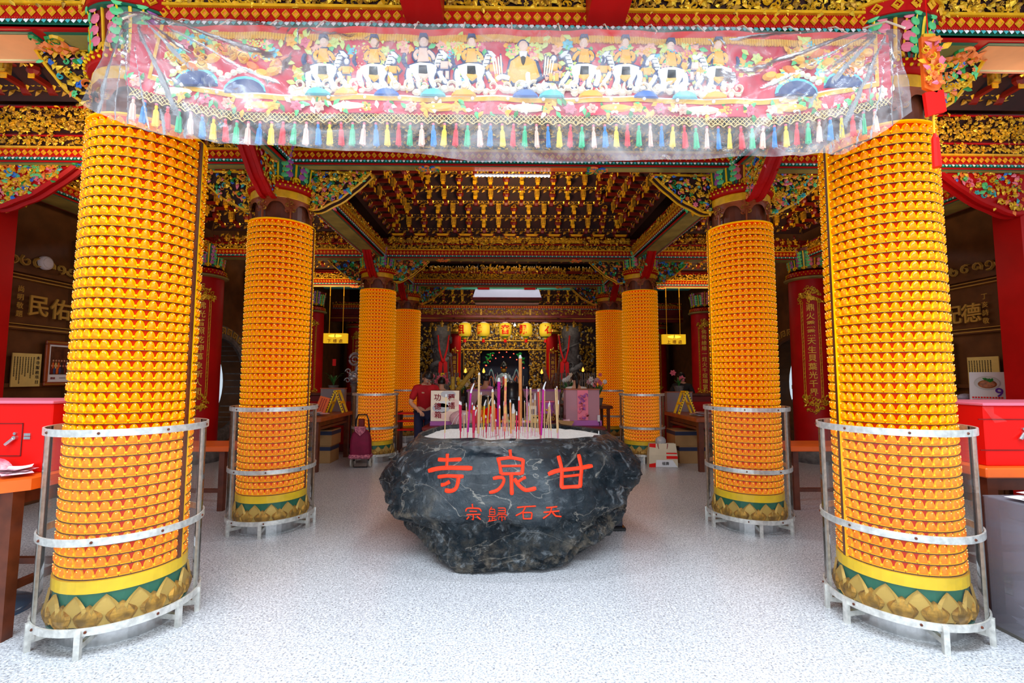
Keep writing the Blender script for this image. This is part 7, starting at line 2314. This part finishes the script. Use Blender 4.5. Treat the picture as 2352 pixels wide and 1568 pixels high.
# red posts with gilt couplets either side of the shrine
def post(px, Y, r, text, label, a=-pi / 2):
    x = pxx(px, Y)
    root = thing('couplet_post', label, 'column', (x, Y, 0))
    m = MB(); m.add(t_lathe([(r, 0), (r, 3.0)], 24), RED, None, True); m.build('shaft', root)
    m = MB(); m.add(t_lathe([(r * 1.4, 2.95), (r * 1.6, 3.02), (r * 1.2, 3.1), (r * 1.3, 3.18)], 24), OLDGOLD); m.build('capital', root)
    m = MB(); m.add(t_box((-r * .55, -r - .012, .6), (r * .55, -r * .8, 2.30), ), DRED)
    for s in (-1, 1): m.add(t_tube([(s * r * .55, -r - .012, .6), (s * r * .55, -r - .012, 2.3)], .012, 4), GOLDP)
    carve(m, TR((-r * .6, -r - .012, 2.3)), r * 1.2, .2, .08, GPAL, 2, 2); m.build('board', root)
    m = MB(); vtext(m, text, .13, .155, GOLDP, TR((0, -r - .014, 2.14)), .004, .006); m.build('couplet', root)
post(1046, 16.0, .2, '慈雲普覆福德長春', 'red post with gilt couplet left of the shrine opening')
post(1269, 16.0, .2, '大慈大悲救苦救難', 'red post with gilt couplet right of the shrine opening')

# shrine
root = thing('gilt_shrine', 'dark gilt carved shrine front with a blue-black niche at the end of the hall', 'shrine', (0, 17.2, 0))
SHP = ((OLDGOLD, 5), (BGOLD, 3), (GOLD, 1), (LSTONE, .5))
m = MB(); x0, x1 = pxx(1104, 17.2), pxx(1216, 17.2); zt = pz(804, 17.2)
m.box((-3.4, 0, 0), (x0, .25, 4.0), MAROON); m.box((x1, 0, 0), (3.4, .25, 4.0), MAROON); m.box((x0, 0, zt), (x1, .25, 4.0), MAROON)
m.build('screen', root)
m = MB()
for (a, b, z0, z1, sz) in ((x0 - 1.0, x1 + 1.0, zt + .02, zt + .30, .08), (x0 - 1.0, x1 + 1.0, zt + .36, zt + .85, .10), (x0 - .6, x0 - .02, 1.0, zt, .09), (x1 + .02, x1 + .6, 1.0, zt, .09), (-3.2, x0 - 1.0, .9, 3.4, .12), (x1 + 1.0, 3.2, .9, 3.4, .12), (x0, x1, zt + .9, zt + 1.2, .08)):
    carve(m, TR((a, -.005, z0)), b - a, z1 - z0, sz, SHP, int(z0 * 10), 1.7, fig=.12)
m.build('carving', root)
m = MB()
for z in (zt, zt + .33, zt + .88): m.box((x0 - 1.0, -.05, z), (x1 + 1.0, .0, z + .03), GOLDP)
for x in (x0 - .62, x1 + .60): m.box((x, -.04, .9), (x + .03, 0, zt), OLDGOLD)
m.build('moulding', root)
for s in (-1, 1):
    cx = x0 - .85 if s < 0 else x1 + .85
    for z in (1.15, 1.75, 2.2):
        m = MB(); m.box((cx - .13, -.03, z), (cx + .13, 0, z + .5), DRED)
        for (a, b) in (((-.14, 0), (-.12, .5)), ((.12, 0), (.14, .5)), ((-.14, .48), (.14, .5)), ((-.14, 0), (.14, .02))): m.box((cx + a[0], -.045, z + a[1]), (cx + b[0], -.02, z + b[1]), BGOLD)
        carve(m, TR((cx - .11, -.032, z + .03)), .22, .44, .08, ((BGOLD, 2), (OLDGOLD, 3)), int(z * 7), 1.6); m.build('panel', root)
m = MB(); m.box((x0, .9, 0), (x1, .95, zt + .3), mat('midnight_blue', (.008, .015, .05), .6, var=.4, vs=5)); m.box((x0 - .02, .2, 0), (x0, .95, zt + .3), MATS['midnight_blue']); m.box((x1, .2, 0), (x1 + .02, .95, zt + .3), MATS['midnight_blue']); m.build('niche', root)
for k in range(16):
    a = pi * (k + .5) / 16
    cx, cz = (x0 + x1) / 2, zt - .62
    m = MB(); m.add(t_sphere(.022, 6, 4), RLED, TR((cx + .70 * cos(a), -.06, cz + .55 * sin(a) if k % 2 else cz + .45 * sin(a) - .08))); m.build('red_bulb', root)
for s in (-1, 1):
    m = MB()
    for k in range(10): m.add(LEAF, GREEN, TR(((x0 + x1) / 2 + s * (.50 + .02 * k), -.08, zt - .12 - .035 * k), ry=k * 1.7, s=.14))
    m.build('garland', root)

# statue on the altar
root = thing('altar_statue', 'crowned silver and red altar figure between two pointed lamps in the niche', 'statue', (pxx(1158, 15.6), 15.6, 0))
PALEB = mat('pale_silver_blue', (.45, .60, .66), .3, .3)
m = MB(); m.box((-.55, -.25, 0), (.55, .25, 1.05), DRED, .01); m.build('pedestal', root)
m = MB(); m.add(t_lathe([(.26, 1.05), (.22, 1.2), (.16, 1.45), (.19, 1.55), (.09, 1.62)], 16), PALEB, TR(s=(1, .7, 1)), True); m.add(t_sphere(.09, 10, 7), OLDGOLD, TR((0, 0, 1.72)))
for s in (-1, 1): m.add(t_tube([(s * .17, 0, 1.55), (s * .27, -.05, 1.35), (s * .05, -.16, 1.30)], .05, 7), PALEB)
m.build('figure', root)
m = MB(); m.add(t_lathe([(.10, 1.78), (.12, 1.86), (.05, 1.98), (.0, 2.03)], 10), BLACK); m.add(t_octa(.03), PALEB, TR((0, -.1, 1.86)))
for s in (-1, 1): m.add(t_sphere(.03, 6, 4), ORANGE, TR((s * .08, -.07, 1.80)))
m.build('crown', root)
m = MB(); m.add(t_box((-.05, -.17, 1.05), (.05, -.12, 1.5)), BRED); m.build('sash', root)
for s in (-1, 1):
    m = MB()
    c = s * .42
    m.add(t_tube([(c - .14, -.05, 1.35), (c - .03, -.05, 1.70), (c, -.05, 1.76), (c + .03, -.05, 1.70), (c + .14, -.05, 1.35)], .022, 6), PALEB); m.add(t_tube([(c - .12, -.04, 1.15), (c - .05, -.04, 1.45), (c, -.04, 1.52), (c + .05, -.04, 1.45), (c + .12, -.04, 1.15)], .02, 6), ROSE)
    m.add(t_octa(.03), TEAL, TR((c, -.07, 1.70))); m.build('pointed_lamp', root)
# candle lamps and small altar pieces
for k, (px, py, Y) in enumerate(((1112, 853, 15.0), (1070, 853, 15.5), (1245, 855, 15.4), (1340, 850, 15.6))):
    root = thing('oil_lamp', 'small glowing orange oil lamp, %s of four on the far altar' % ('second', 'leftmost', 'third', 'rightmost')[k], 'lamp', (pxx(px, Y), Y, 0), group='oil lamps on the far altar')
    z = pz(py, Y)
    m = MB(); m.add(t_lathe([(.10, 0), (.04, .05), (.03, z - .15), (.09, z - .1), (.10, z - .05)], 12, True), BLACK); m.build('stand', root)
    m = MB(); m.add(t_lathe([(.0, z - .06), (.045, z - .02), (.03, z + .05), (.0, z + .12)], 8), mat('flame', (1, .4, .05), .5, e=(1., .38, .04), es=2.2, sampl=False)); m.build('flame', root)
for k in range(14):
    x = -.55 + k * .08
    root = thing('joss_stick', 'pale joss stick, %s from the left in the row before the far altar figure' % ordinal(k + 1), 'incense', (x, 14.9, 1.12), group='joss sticks before the far altar')
    m = MB(); m.add(t_tube([(0, 0, 0), (.02 * ((k * 5) % 3 - 1), 0, .36 + .05 * (k % 4))], .008, 5), LSTONE if k % 2 else PINK); m.build('stick', root)
root = thing('sand_trough', 'dark censer trough before the far altar figure', 'censer', (0, 14.9, 0))
m = MB(); m.box((-.7, -.15, .95), (.65, .15, 1.13), BLACK, .02); m.build('trough', root)
for s in (-1, 1):
    m = MB(); m.box((s * .5 - .06, -.1, 0), (s * .5 + .06, .1, .95), BLACK, .01); m.build('leg', root)
# white strip light under the second beam
root = thing('strip_light', 'row of small white lights under the second painted beam', 'light', (.0, R2 - .06, 3.622))
m = MB(); m.box((-.40, -.02, 0), (.40, .02, .014), WHITE); m.build('rail', root)
m = MB()
for k in range(21): m.add(t_sphere(.011, 6, 4), WLED, TR((-.385 + k * .0385, -.012, -.006)))
m.build('lamps', root)
# tube lights behind the middle lantern
for s in (-1, 1):
    root = thing('shrine_light', 'small white shrine light %s of the middle lantern' % ('left' if s < 0 else 'right'), 'lamp', (s * .22 + .0, 14.62, 3.16))
    m = MB(); m.add(t_lathe([(.02, .0), (.035, -.06), (.0, -.07)], 10), WLED); m.build('bulb', root)
    m = MB(); m.add(t_tube([(0, 0, 0), (0, .05, .05)], .012, 5), WHITE); m.build('holder', root)
